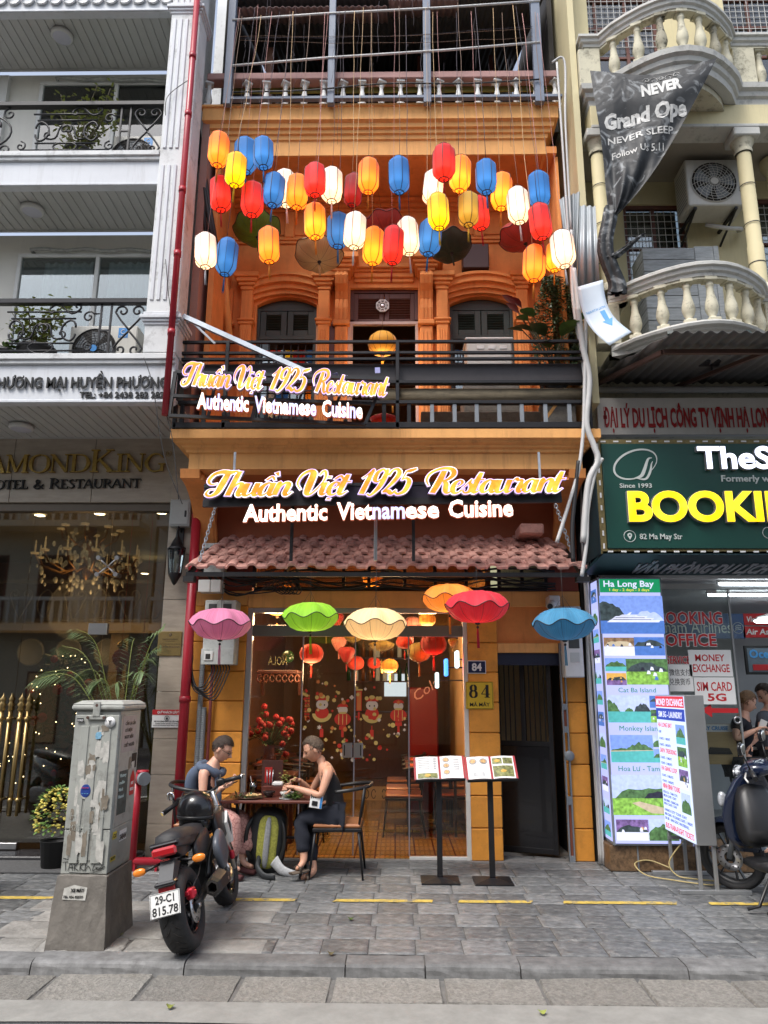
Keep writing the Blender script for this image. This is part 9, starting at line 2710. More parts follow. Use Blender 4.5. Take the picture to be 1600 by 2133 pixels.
for i,(px,py)in enumerate(((917,1836),(1027,1838))):
 b=atz(px,py)
 t=thing('menu_stand',['left','right'][i]+' black menu stand with an open red menu in front of the '+['glass doors','orange number pier'][i],'menu stand',(b.x,b.y,0),group='menu stands on the pavement')
 X_,Y_=b.x,b.y+.02
 MB().add([(X_-.165,Y_-.15,0),(X_+.165,Y_-.15,0),(X_+.165,Y_+.15,0),(X_-.165,Y_+.15,0),(X_-.165,Y_-.15,.012),(X_+.165,Y_-.15,.012),(X_+.165,Y_+.15,.012),(X_-.165,Y_+.15,.012),(X_-.04,Y_-.04,.035),(X_+.04,Y_-.04,.035),(X_+.04,Y_+.04,.035),(X_-.04,Y_+.04,.035)],[(3,2,1,0),(0,1,5,4),(1,2,6,5),(2,3,7,6),(3,0,4,7),(4,5,9,8),(5,6,10,9),(6,7,11,10),(7,4,8,11),(8,9,10,11)]).B('base_plate',M.black,t)
 zt_=at(px,1608,Y_).z
 BX(X_-.024,X_+.024,Y_-.02,Y_+.02,.035,zt_,.004).B('pole',M.black,t)
 sx=.04 if i==0 else .0
 c_=Ve((X_+(at(915 if i==0 else 1022,1592,Y_).x-X_),Y_-.02,zt_+.03))
 tilt=R(50)
 T=TR(c_)@RO(R(-2),4,'Y')@RO(tilt,4,'X')
 BX(-.22,.22,-.115,.13,-.014,-.002,.004,T).B('tray',M.black,t)
 BX(-.22,.22,-.125,-.114,-.014,.02,.003,T).B('tray_lip',M.black,t)
 bk_=BX(-.228,.228,-.11,.125,-.0015,.003,.001,T).B('menu_cover',pm('dark_red_cover',(.3,.01,.02),.4),t)
 for s_ in(-1,1):
  g=MB()
  def pf(u,v,s_=s_):return T@Ve((s_*(.01+.198*u),-.105+.225*v,.005+.012*sin(PI*min(1,u*1.1))*.7))
  g.grid(pf,8,2);g.B('menu_page',M.paper,bk_)
  def pg(x,y,e=.0135):return T@Ve((s_*.107+x*.9,y,.0055+.0095*sin(PI*min(1,abs((s_*.12+x))/.235))+.001))
  items=[((-.055,.07),.04),((.05,.07),.04)]if(i,s_)in((1,-1),)else[((-.05,.08),.035),((-.05,.02),.035),((-.05,-.045),.035)]if(i,s_)==(0,1)else[]
  for(cx,cy),rr in items:
   MB().add([pg(cx+rr*cos(a),cy+rr*.75*sin(a))for a in[2*PI*k/14 for k in range(14)]],[tuple(range(14))]).B('dish_photo',pm('dish_plate',(.3,.3,.3),.5),bk_,fix=False)
   MB().add([pg(cx+rr*.7*cos(a),cy+rr*.5*sin(a))+Ve((0,-.001,.0005))for a in[2*PI*k/12 for k in range(12)]],[tuple(range(12))]).B('dish_food',pm('dish_food',(.5,.3,.12),.5,var=.6,scale=60),bk_,fix=False)
  blocks={(0,-1):[(-.1,.095,-.1,-.05,0)],(0,1):[],(1,-1):[],(1,1):[(-.1,-.005,.04,.1,0),(.005,.1,.04,.1,1),(-.1,.1,-.09,.02,2)]}[(i,s_)]
  for(a,b2,c2,d2,kk)in blocks:
   MB().add([pg(a,c2),pg((a+b2)/2,c2),pg(b2,c2),pg(b2,d2),pg((a+b2)/2,d2),pg(a,d2)],[(0,1,4,5),(1,2,3,4)]).B('food_photo',pm('food_photo_green',(.16,.17,.05),.5,var=.9,scale=40),bk_,fix=False)
   if kk!=1:MB().add([pg((a+b2)/2+.03*cos(q_),(c2+d2)/2+.014*sin(q_))+Ve((0,-.001,.001))for q_ in[2*PI*k/12 for k in range(12)]],[tuple(range(12))]).B('food_photo',pm('food_gold',(.6,.35,.05),.5,var=.3,scale=60),bk_,fix=False)
  g=MB()
  for k in range(7):
   yy=.1-.018*k
   if(i,s_)==(0,-1):g.add([pg(-.09,yy),pg(.02,yy),pg(.02,yy+.005),pg(-.09,yy+.005),pg(.06,yy),pg(.09,yy),pg(.09,yy+.005),pg(.06,yy+.005)],[(0,1,2,3),(4,5,6,7)])
   elif(i,s_)==(0,1):g.add([pg(.02,yy-.02),pg(.08,yy-.02),pg(.08,yy-.016),pg(.02,yy-.016)],[(0,1,2,3)])
   elif(i,s_)==(1,-1)and k<4:g.add([pg(-.06,-.02-yy*.6),pg(.05,-.02-yy*.6),pg(.05,-.016-yy*.6),pg(-.06,-.016-yy*.6)],[(0,1,2,3)])
  if g.v:g.B('menu_text_lines',M.grey,bk_,fix=False,**ST)
TZ=.70
A=at(470,1662,7.2);B=at(668,1660,7.2)
tb_=thing('cafe_table','small dark red wooden table with lunch between the two seated women','table',((A.x+B.x)/2,7.25,0))
TX0,TX1,TY0,TY1=A.x,B.x-.02,6.98,7.52
TZ=at(570,1668,TY0).z
BX(TX0,TX1,TY0,TY1,TZ-.025,TZ,.006).B('tabletop',pm('red_brown_varnish',(.12,.035,.025),.3,var=.2,st=(1,6,6)),tb_)
for x in(TX0+.13,TX1-.13):
 for s_ in(-1,1):
  cy=(TY0+TY1)/2
  MB().tube([(x,cy+s_*.2,.0),(x,cy+s_*.06,.2),(x,cy+s_*.03,.4),(x,cy+s_*.18,TZ-.026)],.014,8).B('leg',M.black,tb_)
 BX(x-.02,x+.02,TY0+.06,TY1-.06,TZ-.045,TZ-.0255,.003).B('bearer',M.black,tb_)
MB().bar((TX0+.13,(TY0+TY1)/2,.3),(TX1-.13,(TY0+TY1)/2,.3),.02).B('stretcher',M.black,tb_)
def tp(px,y=7.15):return at(px,1655,y).x
def plate(lb,x,y,r_,m,cat='plate',bowl=0.0):
 t=thing('bowl' if bowl else 'plate',lb,cat,(x,y,TZ))
 pr_=[(.001,0),(r_*.5,.0),(r_,.014+bowl),(r_*.97,.017+bowl),(r_*.5,.005),(.001,.005)]
 MB().lathe(pr_,(x,y,TZ+.0005),22).B('dish',m,t)
 return t
wh=pm('white_ceramic',(.65,.65,.63),.2,var=.05,bump=0);br_=pm('dark_lacquer',(.03,.02,.02),.25)
x=tp(520);t=plate('brown plate of salad and snacks nearest the woman in the scarf',x,7.12,.13,pm('brown_plate',(.12,.06,.035),.4))
g=MB()
for k in range(40):leaf_blade(g,(x+rnd.gauss(-.03,.05),7.1+rnd.gauss(0,.03),TZ+.02),(rnd.gauss(0,1),rnd.gauss(0,1),.5),.05,.02,.6)
g.B('salad_leaves',M.leafd,t,**ST)
g=MB()
for k in range(22):g.sphere((x+rnd.gauss(.03,.04),7.12+rnd.gauss(0,.03),TZ+.025+.012*rnd.random()),.013,6,4,(1.4,1,.7))
g.B('snack_pieces',pm('golden_food',(.6,.4,.18),.5,var=.5,scale=30),t,**ST)
x=tp(527,7.32);t=thing('juice_glass','glass of yellow juice on the table','glass',(x,7.32,TZ))
MB().lathe([(.001,0),(.032,0),(.038,.12),(.037,.12),(.031,.004)],(x,7.32,TZ+.0005),16).B('tumbler',G['win'],t)
MB().lathe([(.001,.006),(.03,.006),(.035,.085),(.001,.085)],(x,7.32,TZ),16).B('juice',pm('yellow_juice',(.6,.5,.12),.3,var=.05,bump=0),t)
MB().tube([(x,7.32,TZ+.02),(x-.03,7.32,TZ+.17)],.003,5).B('straw',M.plasticw,t)
x=tp(560,7.2);plate('small dark bowl in the middle of the table',x,7.2,.06,br_,'bowl',.035)
x=tp(598,7.12);t=plate('white bowl on a saucer nearest the woman in black',x,7.12,.065,wh,'bowl',.04)
MB().lathe([(.001,0),(.09,.006),(.088,.01)],(x+.02,7.11,TZ),20).B('saucer',wh,t)
x=tp(616,7.1);t=thing('herb_pile','heap of fresh green herbs in front of the woman in black','herbs',(x,7.08,TZ))
g=MB()
for k in range(120):leaf_blade(g,(x+rnd.gauss(0,.045),7.07+rnd.gauss(0,.03),TZ+.01+.04*rnd.random()),(rnd.gauss(0,1),rnd.gauss(0,1),rnd.random()),.035,.028,.4,.2,2)
g.B('herb_leaves',M.leaf,t,**ST)
x=tp(577,7.35);t=thing('napkin_box','dark red condiment box with a white napkin holder and cutlery on the table','box',(x-.03,7.38,TZ))
BX(x-.14,x+.06,7.32,7.46,TZ,TZ+.08,.006).B('caddy',pm('red_brown_varnish',(.12,.035,.025),.3),t)
BX(x-.045,x+.055,7.315,7.4,TZ+.081,TZ+.12,.012).B('napkins',M.paper,t)
for k in range(3):MB().tube([(x-.1+.02*k,7.39,TZ+.06),(x-.11+.03*k,7.4,TZ+.22)],.005,5).B('utensil',M.steel,t)
BX(x-.13,x-.06,7.405,7.415,TZ+.1,TZ+.24,.003).B('striped_packet',M.red,t)
BX(x-.17,x+.03,7.47,7.48,TZ,TZ+.3,.004).B('chair_back_board',M.woodb,t)
chr_=chair('dark chair with brown leather seat under the woman in black',(at(705,1700,7.2).x,7.24,0),R(-90),tan,None)
c3=copy_tree(chr_);place(c3,(at(425,1700,7.25).x,7.22,0),(0,0,R(90)));c3['label']='dark chair under the woman in the blue scarf beside the orange pier'
p=atz(545,1825)
bp2=thing('backpack','black hiking backpack with yellow mesh back panel on the pavement under the table','backpack',(p.x,p.y,0))
def blob(c,rx,ry,rz,m,nm,e=.6,tilt=None,n=20):
 g=MB();P=[]
 for j in range(13):
  ph=-PI/2+PI*j/12
  for i in range(n):
   a=2*PI*i/n
   sg=lambda v:math.copysign(abs(v)**e,v)
   P.append(Ve((rx*sg(cos(ph))*sg(cos(a)),ry*sg(cos(ph))*sg(sin(a)),rz*sg(sin(ph)))))
 if tilt is not None:P=[tilt@q for q in P]
 g.add([q+Vector(c)for q in P],[(j*n+i,j*n+(i+1)%n,(j+1)*n+(i+1)%n,(j+1)*n+i)for j in range(12)for i in range(n)],True)
 return g
T3=RO(R(14),3,'X')@RO(R(6),3,'Y')
bx_,by_=p.x+.02,p.y+.1
blob((bx_,by_+.05,.27),.17,.12,.29,None,'',.55,T3).B('pack_body',pm('charcoal_nylon',(.03,.033,.036),.7,var=.2,bump=.4),bp2)
blob((bx_+.01,by_-.045,.27),.10,.035,.24,None,'',.6,T3).B('mesh_panel',pm('yellow_mesh',(.5,.5,.1),.8,var=.35,scale=60,bump=.6,bs_=120),bp2)
blob((bx_+.01,by_-.07,.27),.028,.03,.23,None,'',.6,T3).B('grey_spine',pm('grey_mesh',(.4,.41,.42),.8,var=.2,scale=60),bp2)
for s_ in(-1,1):
 MB().tube(crom([(bx_+s_*.1,by_-.03,.5),(bx_+s_*.16,by_-.1,.4),(bx_+s_*.17,by_-.1,.25),(bx_+s_*.13,by_-.05,.12)],5),.024,8,sx=.5).B('shoulder_strap',M.blackp,bp2)
MB().tube(crom([(bx_-.06,by_-.05,.12),(bx_-.05,by_-.15,.08),(bx_+.02,by_-.22,.03),(bx_+.12,by_-.26,.025)],5),[.05-.0015*k for k in range(16)],8,sx=.45).B('hip_belt',pm('charcoal_nylon',(.03,.033,.036),.7),bp2)
MB().tube(crom([(bx_+.08,by_-.06,.12),(bx_+.16,by_-.1,.05),(bx_+.28,by_-.12,.022),(bx_+.36,by_-.1,.015)],5),[.06-.003*k for k in range(16)],8,sx=.35).B('hip_belt',pm('grey_mesh',(.4,.41,.42),.8),bp2)
# people
def skinned(nodes,edges,sub=2,root=0):
 me=bpy.data.meshes.new('s');me.from_pydata([n[0]for n in nodes],edges,[])
 o=bpy.data.objects.new('s',me);COL.objects.link(o)
 o.modifiers.new('sk','SKIN');
 if not me.skin_vertices:
  bpy.context.view_layer.objects.active=o
 lay=me.skin_vertices[0].data if me.skin_vertices else None
 if lay is None:
  bm=bmesh.new();bm.from_mesh(me);bm.verts.layers.skin.verify();bm.to_mesh(me);bm.free()
  lay=me.skin_vertices[0].data
 for i,n in enumerate(nodes):
  r_=n[1]if isinstance(n[1],tuple)else(n[1],n[1])
  lay[i].radius=r_
  lay[i].use_root=(i==root)
 sb=o.modifiers.new('sb','SUBSURF');sb.levels=sub
 dg=bpy.context.evaluated_depsgraph_get()
 m2=bpy.data.meshes.new_from_object(o.evaluated_get(dg))
 V=[v.co.copy()for v in m2.vertices];Fs=[tuple(p.vertices)for p in m2.polygons]
 bpy.data.objects.remove(o);bpy.data.meshes.remove(me);bpy.data.meshes.remove(m2)
 return V,Fs
def chain(ns,sub=2):return skinned(ns,[(i,i+1)for i in range(len(ns)-1)],sub)
def hand(mb,wrist,dirv,nrm,curl=.5,s=1.0):
 w=Vector(wrist);d=Vector(dirv).normalized();n=Vector(nrm);n=(n-d*n.dot(d)).normalized();sd_=d.cross(n)
 V,Fs=chain([(w-d*.02,(.026*s,.02*s)),(w+d*.03*s,(.034*s,.018*s)),(w+d*.075*s,(.038*s,.016*s))])
 mb.add(V,Fs,True)
 for k,(off,L)in enumerate(((-.027,.06),(-.009,.075),(.009,.08),(.027,.07))):
  b=w+d*.07*s+sd_*off*s
  c1=curl*(1+.15*k)
  p1=b+(d*cos(c1*.5)-n*sin(c1*.5))*L*.45*s
  p2=p1+(d*cos(c1*1.4)-n*sin(c1*1.4))*L*.32*s
  p3=p2+(d*cos(c1*2.1)-n*sin(c1*2.1))*L*.25*s
  V,Fs=chain([(b-d*.02,.0095*s),(p1,.0088*s),(p2,.008*s),(p3,.0065*s)],1)
  mb.add(V,Fs,True)
 b=w+d*.02*s-sd_*.022*s
 p1=b+(d*.6-sd_*.8-n*.2).normalized()*.04*s;p2=p1+(d*.85-sd_*.2-n*.5).normalized()*.035*s
 V,Fs=chain([(b,.012*s),(p1,.0105*s),(p2,.008*s)],1)
 mb.add(V,Fs,True)
def head_mesh(mb,hair,c,yaw,pitch,s=1.0,hlen=.0,eyes=None):
 T=TR(Vector(c))@RO(yaw,4,'Z')@RO(-pitch,4,'X')@Matrix.Scale(s,4)
 n,m=28,22
 def face(u,v,g=0.0,hr=False):
  a=2*PI*u;ph=-PI/2+PI*v
  x,y,z=cos(ph)*sin(a),cos(ph)*cos(a),sin(ph)
  X_=.073*x;Y_=.092*y;Z_=.108*z
  f=max(0,y)
  if z<0:
   X_*=1-.32*(-z)**1.3
   Y_=Y_*(1-.15*(-z))+.014*f*(-z)
   if y<0:Y_*=1-.3*(-z);Z_*=1-.18*(-y)
  if y>0 and z>-.2 and z<.75:Y_-=.008*f*(1-abs(z-.3)/.5 if abs(z-.3)<.5 else 0)
  if not hr:
   if f>.3:
    ax=abs(x)
    Y_+=.024*math.exp(-(x/.14)**2)*math.exp(-((z+.2)/.13)**2)+.012*math.exp(-(x/.1)**2)*math.exp(-((z+.02)/.16)**2)
    Y_-=.009*math.exp(-((ax-.42)/.2)**2)*math.exp(-((z-.02)/.12)**2)
    Y_+=.006*math.exp(-((z-.2)/.08)**2)
    Y_+=.007*math.exp(-(x/.3)**2)*(math.exp(-((z+.44)/.05)**2)+math.exp(-((z+.56)/.05)**2))
    Y_-=.004*math.exp(-(x/.35)**2)*math.exp(-((z+.5)/.03)**2)
    Y_+=.011*math.exp(-(x/.3)**2)*math.exp(-((z+.85)/.15)**2)
  return Ve((X_,Y_,Z_))*(1+g)
 mb.grid(lambda u,v:T@face(u,v),n*2,m*2)
 for s_ in(-1,1):
  mb.sphere((0,0,0),.001,4,3)
  b=len(mb.v)
  mb.sphere((0,0,0),1,10,8)
  for i in range(b,len(mb.v)):
   p=Vector(mb.v[i]);mb.v[i]=tuple(T@Ve((s_*.072+p.x*.009,-.008+p.y*.018+.004*p.z,-.008+p.z*.03)))
 rr=random.Random(3)
 def hf(u,v):
  a=2*PI*u;p=face(u,v,0,True)
  y=cos(a)
  return T@(p*(1.09+rr.uniform(-.02,.035))+Ve((0,-.004,.006)))
 P,fs=[],[]
 N1,N2=64,30
 for i in range(N1+1):
  for j in range(N2+1):
   u=i/N1
   yy=cos(2*PI*u);xx=abs(sin(2*PI*u))
   lowf=.53 if yy>-.2 else .53-.2*min(1,(-yy-.2)*1.5)
   if yy>.35:lowf=.735-hlen
   elif yy>0:lowf=.53+(.205-hlen)*(yy/.35)**.5
   v=lowf+(1-lowf)*j/N2
   P.append(hf(u,v))
 for i in range(N1):
  for j in range(N2):fs.append((i*(N2+1)+j,(i+1)*(N2+1)+j,(i+1)*(N2+1)+j+1,i*(N2+1)+j+1))
 hair.add(P,fs,True)
 for k in range(1500):
  u=rr.random();yy=cos(2*PI*u)
  lo=.75-hlen if yy>.35 else .55 if yy>-.2 else .36
  v=lo+(1-lo)*rr.random()
  p=T@(face(u,v,0,True)*1.08);p2=T@(face(min(1,max(0,u+rr.uniform(-.02,.02))),min(1,v-.03),0,True)*1.17)
  d_=(T.to_3x3()@Ve((rr.uniform(-1,1),rr.uniform(-1,1),0))).normalized()*.005
  hair.add([p+d_,p-d_,p2],[(0,1,2)])
 for s_ in(-1,1):
  e=T@Ve((s_*.031,.0735,.002))
  eyes.sphere(e,.0075*s,8,6)
  eyes.tube([T@Ve((s_*.018,.083,.022)),T@Ve((s_*.033,.082,.027)),T@Ve((s_*.048,.072,.022))],.003*s,4)
 eyes.tube([T@Ve((-.022,.079,-.056)),T@Ve((0,.088,-.054)),T@Ve((.022,.079,-.056))],.0022*s,4)
 return T
def person(label,J,skin_m,hair_m,yaw,pitch,top_m,leg_m,hlen=0.0,wide=1.0,hands=None,sleeve=False,s=1.0,neckline=True):
 t=thing('person',label,'person',(J['pel'][0],J['pel'][1],0))
 V3_=lambda k:Vector(J[k])
 b=MB()
 pel,che,nek,hed=V3_('pel'),V3_('che'),V3_('nek'),V3_('hed')
 N_=[(pel,(.125,.1)),(pel.lerp(che,.5),(.115,.09)),(che,(.125,.09)),(che.lerp(nek,.72),(.08,.06)),(nek,.047),(nek.lerp(hed,.55),.045)]
 E_=[(0,1),(1,2),(2,3),(3,4),(4,5)]
 for sd_ in 'LR':
  sh,el,wr=V3_('sh'+sd_),V3_('el'+sd_),V3_('wr'+sd_)
  i=len(N_)
  N_+=[(sh,.05),(sh.lerp(el,.5),.041),(el,.034),(el.lerp(wr,.35),.034),(wr,.023)]
  E_+=[(3,i),(i,i+1),(i+1,i+2),(i+2,i+3),(i+3,i+4)]
  hp,kn,an,to=V3_('hp'+sd_),V3_('kn'+sd_),V3_('an'+sd_),V3_('to'+sd_)
  i=len(N_)
  N_+=[(hp,.085),(hp.lerp(kn,.5),.075),(kn,.055),(kn.lerp(an,.35),.05),(an,.034),(an.lerp(to,.5)+Ve((0,0,-.01)),(.036,.025)),(to,(.035,.018))]
  E_+=[(0,i),(i,i+1),(i+1,i+2),(i+2,i+3),(i+3,i+4),(i+4,i+5),(i+5,i+6)]
 V,Fs=skinned(N_,E_)
 b.add(V,Fs,True)
 hr,ey=MB(),MB()
 T=head_mesh(b,hr,hed,yaw,pitch,s,hlen,ey)
 for sd_ in 'LR':
  wr,el=V3_('wr'+sd_),V3_('el'+sd_)
  d_=(wr-el)
  hd=(hands or{}).get(sd_,((d_),(0,0,1),.6))
  hand(b,wr,hd[0],hd[1],hd[2])
 b.B('body',skin_m,t)
 hr.B('hair',hair_m,t)
 ey.B('facial_features',pm('dark_feature',(.03,.02,.018),.4),t)
 N_=[(pel+Ve((0,0,-.02)),(.148,.122)),(pel.lerp(che,.5),(.135,.108)),(che,(.143,.107)),(che.lerp(nek,.62),(.1,.078))]
 E_=[(0,1),(1,2),(2,3)]
 for sd_ in 'LR':
  sh=V3_('sh'+sd_);i=len(N_)
  N_.append((sh.lerp(che.lerp(nek,.7),.35 if not sleeve else .0),.05 if not sleeve else .066));E_.append((3,i))
  if sleeve:
   el=V3_('el'+sd_);N_.append((sh.lerp(el,.6),.06));E_.append((i,i+1))
 V,Fs=skinned(N_,E_);MB().add(V,Fs,True).B('top',top_m,t)
 N_=[(pel+Ve((0,0,-.01)),(.152,.124))];E_=[]
 for sd_ in 'LR':
  hp,kn,an=V3_('hp'+sd_),V3_('kn'+sd_),V3_('an'+sd_)
  i=len(N_)
  N_+=[(hp,.108),(hp.lerp(kn,.5),.098*(.9+.1*wide)),(kn,.078*wide),(kn.lerp(an,.5),.07*wide),(kn.lerp(an,.86),.068*wide**1.25)]
  E_+=[(0,i),(i,i+1),(i+1,i+2),(i+2,i+3),(i+3,i+4)]
 V,Fs=skinned(N_,E_)
 V=[v+Ve((.006*sin(v.z*60+v.x*25),.006*sin(v.z*50+v.x*40),0))for v in V]
 MB().add(V,Fs,True).B('trousers',leg_m,t)
 return t,T
def A_(px,py,Y):return tuple(at(px,py,Y))
blk=pm('black_cotton',(.012,.012,.014),.85,var=.2,bump=.3)
navy=pm('navy_cotton',(.008,.01,.018),.9,var=.2,bump=.3)
pinkp=bpy.data.materials.new('pink_patterned_cotton');pinkp.use_nodes=True
nt=pinkp.node_tree;b_=nt.nodes['Principled BSDF'];sv(b_,'Roughness',.85)
vo=nt.nodes.new('ShaderNodeTexVoronoi');vo.feature='DISTANCE_TO_EDGE';sv(vo,'Scale',26);ge=nt.nodes.new('ShaderNodeNewGeometry')
cr_=nt.nodes.new('ShaderNodeValToRGB');cr_.color_ramp.elements[0].color=(.3,.12,.11,1);cr_.color_ramp.elements[1].position=.1;cr_.color_ramp.elements[1].color=(.56,.3,.26,1)
nt.links.new(ge.outputs['Position'],vo.inputs['Vector']);nt.links.new(vo.outputs['Distance'],cr_.inputs[0]);lk(nt.links,cr_,b_,'Base Color')
pr=person('woman with short greying hair in black tank top and trousers eating at the table',dict(pel=A_(697,1697,7.2),che=A_(690,1640,7.2),nek=A_(672,1588,7.2),hed=A_(653,1561,7.18),shL=A_(684,1610,7.04),elL=A_(668,1658,6.97),wrL=A_(612,1640,7.05),shR=A_(676,1606,7.36),elR=A_(648,1648,7.4),wrR=A_(624,1625,7.3),hpL=A_(690,1700,7.12),knL=A_(626,1704,7.1),anL=A_(634,1793,7.02),toL=A_(616,1812,6.96),hpR=A_(690,1702,7.28),knR=A_(632,1698,7.3),anR=A_(655,1815,7.12),toR=A_(628,1828,7.0)),M.skin2,M.hair2,R(100),R(28),blk,navy,hands={'L':((-1,.1,.1),(0,-.7,.5),.9),'R':((-1,-.3,0),(0,.5,.7),1.1)},s=1.0)
pr=pr[0]
sand=pm('brown_suede',(.1,.075,.055),.9,var=.2)
for(an,to)in((A_(636,1806,7.02),A_(612,1816,6.94)),(A_(660,1826,7.1),A_(622,1833,6.98))):
 a,b=Vector(an),Vector(to)
 d=(b-a);d.normalize()
 g=MB().tube([a-d*.03+Ve((0,0,-.018)),a.lerp(b,.5)+Ve((0,0,-.022)),b+d*.03+Ve((0,0,-.016))],[.036,.04,.038],12,sx=1,up=(0,0,1))
 zc=sum(v[2]for v in g.v)/len(g.v)
 g.v=[(v[0],v[1],zc+(v[2]-zc)*.3)for v in g.v]
 so=g.B('sandal_sole',sand,pr)
 mid=a.lerp(b,.6)
 sd_=d.cross(Ve((0,0,1))).normalized()
 MB().tube([mid+sd_*.04+Ve((0,0,-.01)),mid+sd_*.03+Ve((0,0,.022)),mid+Ve((0,0,.033)),mid-sd_*.03+Ve((0,0,.022)),mid-sd_*.04+Ve((0,0,-.01))],.016,8,sx=.4).B('sandal_strap',sand,so)
p=at(658,1668,6.98)
t=thing('folded_booklet','white booklet with black print tucked in the lap of the woman in black','booklet',p)
T5=TR(p)@RO(R(8),4,'Y')
BX(-.05,.06,-.015,.0,-.06,.06,.003,T5).B('booklet_cover',M.paper,t)
q=MB();text(q,'HON',frame(T5@Ve((-.045,-.0165,.02)),(1,0,0)),.03,.085,ext=.001,bold=.06);q.B('booklet_print',M.blackp,t,**ST)
BX(-.03,.02,-.022,-.0155,-.04,.0,.003,T5).B('black_strap',M.blackp,t)
BX(.04,.058,-.017,-.0155,-.055,.04,.0,T5).B('blue_edge',pm('blue_sticker',(.03,.2,.5),.4),t)
p=at(596,1622,7.1)
t=thing('herb_sprig','sprig of green herbs held by the woman in black','herbs',p)
g=MB()
for k in range(40):leaf_blade(g,p+Ve((rnd.gauss(0,.025),rnd.gauss(0,.02),rnd.gauss(0,.025))),(rnd.gauss(0,1),rnd.gauss(0,1),rnd.random()),.03,.024,.4,.2,2)
g.tube([p,p+Ve((.03,.0,-.05))],.004,4)
g.B('herb_leaves',M.leafl,t,**ST)
pl_,T=person('woman with cropped dark hair, glasses and blue scarf reading her phone at the table',dict(pel=A_(436,1697,7.15),che=A_(432,1640,7.12),nek=A_(446,1590,7.1),hed=A_(463,1560,7.08),shR=A_(424,1608,6.97),elR=A_(422,1664,6.93),wrR=A_(462,1641,6.92),shL=A_(440,1606,7.26),elL=A_(446,1655,7.28),wrL=A_(474,1632,7.1),hpR=A_(442,1700,7.06),knR=A_(486,1712,6.98),anR=A_(478,1800,6.98),toR=A_(500,1812,6.94),hpL=A_(444,1698,7.24),knL=A_(510,1708,7.22),anL=A_(505,1795,7.18),toL=A_(528,1806,7.14)),M.skin,M.hair,R(-92),R(30),navy,pinkp,hlen=.05,wide=1.35,hands={'R':((1,.1,.3),(0,-.3,-.8),.7),'L':((.8,-.5,.3),(0,.3,-.8),.7)})
g=MB()
for s_ in(-1,1):
 g.tube([T@Ve((s_*.032+.02*cos(a),.09,.0+.016*sin(a)))for a in[2*PI*k/14 for k in range(14)]],.0018,4,closed=True)
 g.tube([T@Ve((s_*.052,.09,.004)),T@Ve((s_*.078,.02,.006)),T@Ve((s_*.078,-.01,.0))],.0016,4)
g.tube([T@Ve((-.012,.091,.003)),T@Ve((.012,.091,.003))],.0016,4)
g.B('glasses',M.blackp,pl_)
sc=pm('slate_blue_scarf',(.075,.1,.15),.9,var=.2,bump=.5,bs_=60)
nk=Vector(A_(442,1597,7.1))
MB().tube([nk+Ve((.1*cos(a)-.01,.11*sin(a),-.02-.035*cos(a)+.012*sin(3*a)))for a in[2*PI*k/20 for k in range(20)]],[.036+.008*sin(k*1.9)for k in range(20)],9,closed=True).B('scarf',sc,pl_)
MB().tube(crom([nk+Ve((-.1,-.03,-.02)),nk+Ve((-.16,-.06,-.1)),nk+Ve((-.16,-.04,-.3)),nk+Ve((-.14,.0,-.42))],5),[.05,.055,.06,.062,.062,.06,.06,.058,.056,.054,.05,.048,.045,.04,.036,.03],9,sx=.6).B('scarf',sc,pl_)
MB().tube(crom([nk+Ve((.07,-.08,-.04)),nk+Ve((.09,-.1,-.2)),nk+Ve((.1,-.08,-.4))],5),[.03]*11,8,sx=.5).B('scarf',sc,pl_)
p=at(484,1632,6.97)
ph=thing('phone','dark phone in a stand grip held by the woman in the scarf','phone',p)
BX(-.04,.045,-.035,.035,-.004,.004,.003,TR(p)@RO(R(-22),4,'Y')).B('phone_body',M.blackg,ph)
p=at(498,1618,7.02)
sp=thing('spoon','metal spoon raised in front of the woman in the scarf','spoon',p)
MB().tube([p+Ve((-.1,0,-.06)),p+Ve((.0,0,0))],.0035,6).sphere(p+Ve((.03,0,.02)),.02,10,6,(1.3,.8,.4)).B('spoon_body',M.steel,sp)
for(an,to)in((A_(480,1806,6.98),A_(505,1816,6.94)),(A_(507,1800,7.18),A_(532,1812,7.14))):
 a,b=Vector(an),Vector(to)
 g=MB().tube([a+Ve((-.03,0,0)),a.lerp(b,.5),b],[.042,.045,.036],10);zl=min(v[2]for v in g.v)
 g.v=[(v[0],v[1],.004+(v[2]-zl)*.6)for v in g.v]
 g.B('shoe',pm('maroon_shoe',(.1,.03,.03),.8),pl_)
sk=dict(pel=A_(1545,1600,8.2),che=A_(1545,1540,8.2),nek=A_(1550,1487,8.2),hed=A_(1556,1462,8.18),shR=A_(1535,1505,8.05),elR=A_(1532,1540,8.0),wrR=A_(1575,1520,8.0),shL=A_(1552,1502,8.35),elL=A_(1555,1545,8.3),wrL=A_(1580,1530,8.15))
for s_,dy in(('R',-.1),('L',.1)):
 sk.update({'hp'+s_:(sk['pel'][0],8.2+dy,.86),'kn'+s_:(sk['pel'][0]+.02,8.2+dy,.5),'an'+s_:(sk['pel'][0],8.2+dy,.12),'to'+s_:(sk['pel'][0]+.14,8.2+dy,.05)})
sk['pel']=(sk['pel'][0],8.2,.92)
pa,_=person('fair haired woman in a navy polo shirt holding a phone inside the travel agency',sk,M.skin,pm('fair_hair',(.2,.11,.05),.6,var=.3,scale=60),R(-85),R(25),navy,blk,hlen=.06,sleeve=True)
p=Vector(sk['wrR'])+Ve((.07,0,.04))
t=thing('phone','white phone held up by the fair haired woman in the agency','phone',p)
BX(-.035,.035,-.006,.006,-.06,.06,.004,TR(p)@RO(R(25),4,'Y')).B('phone_body',M.plasticw,t)
o_=Ve((.34,.15,.06))
s2={k:tuple(Vector(v)+o_)for k,v in sk.items()}
for k in('anL','anR'):s2[k]=(s2[k][0],s2[k][1],.12)
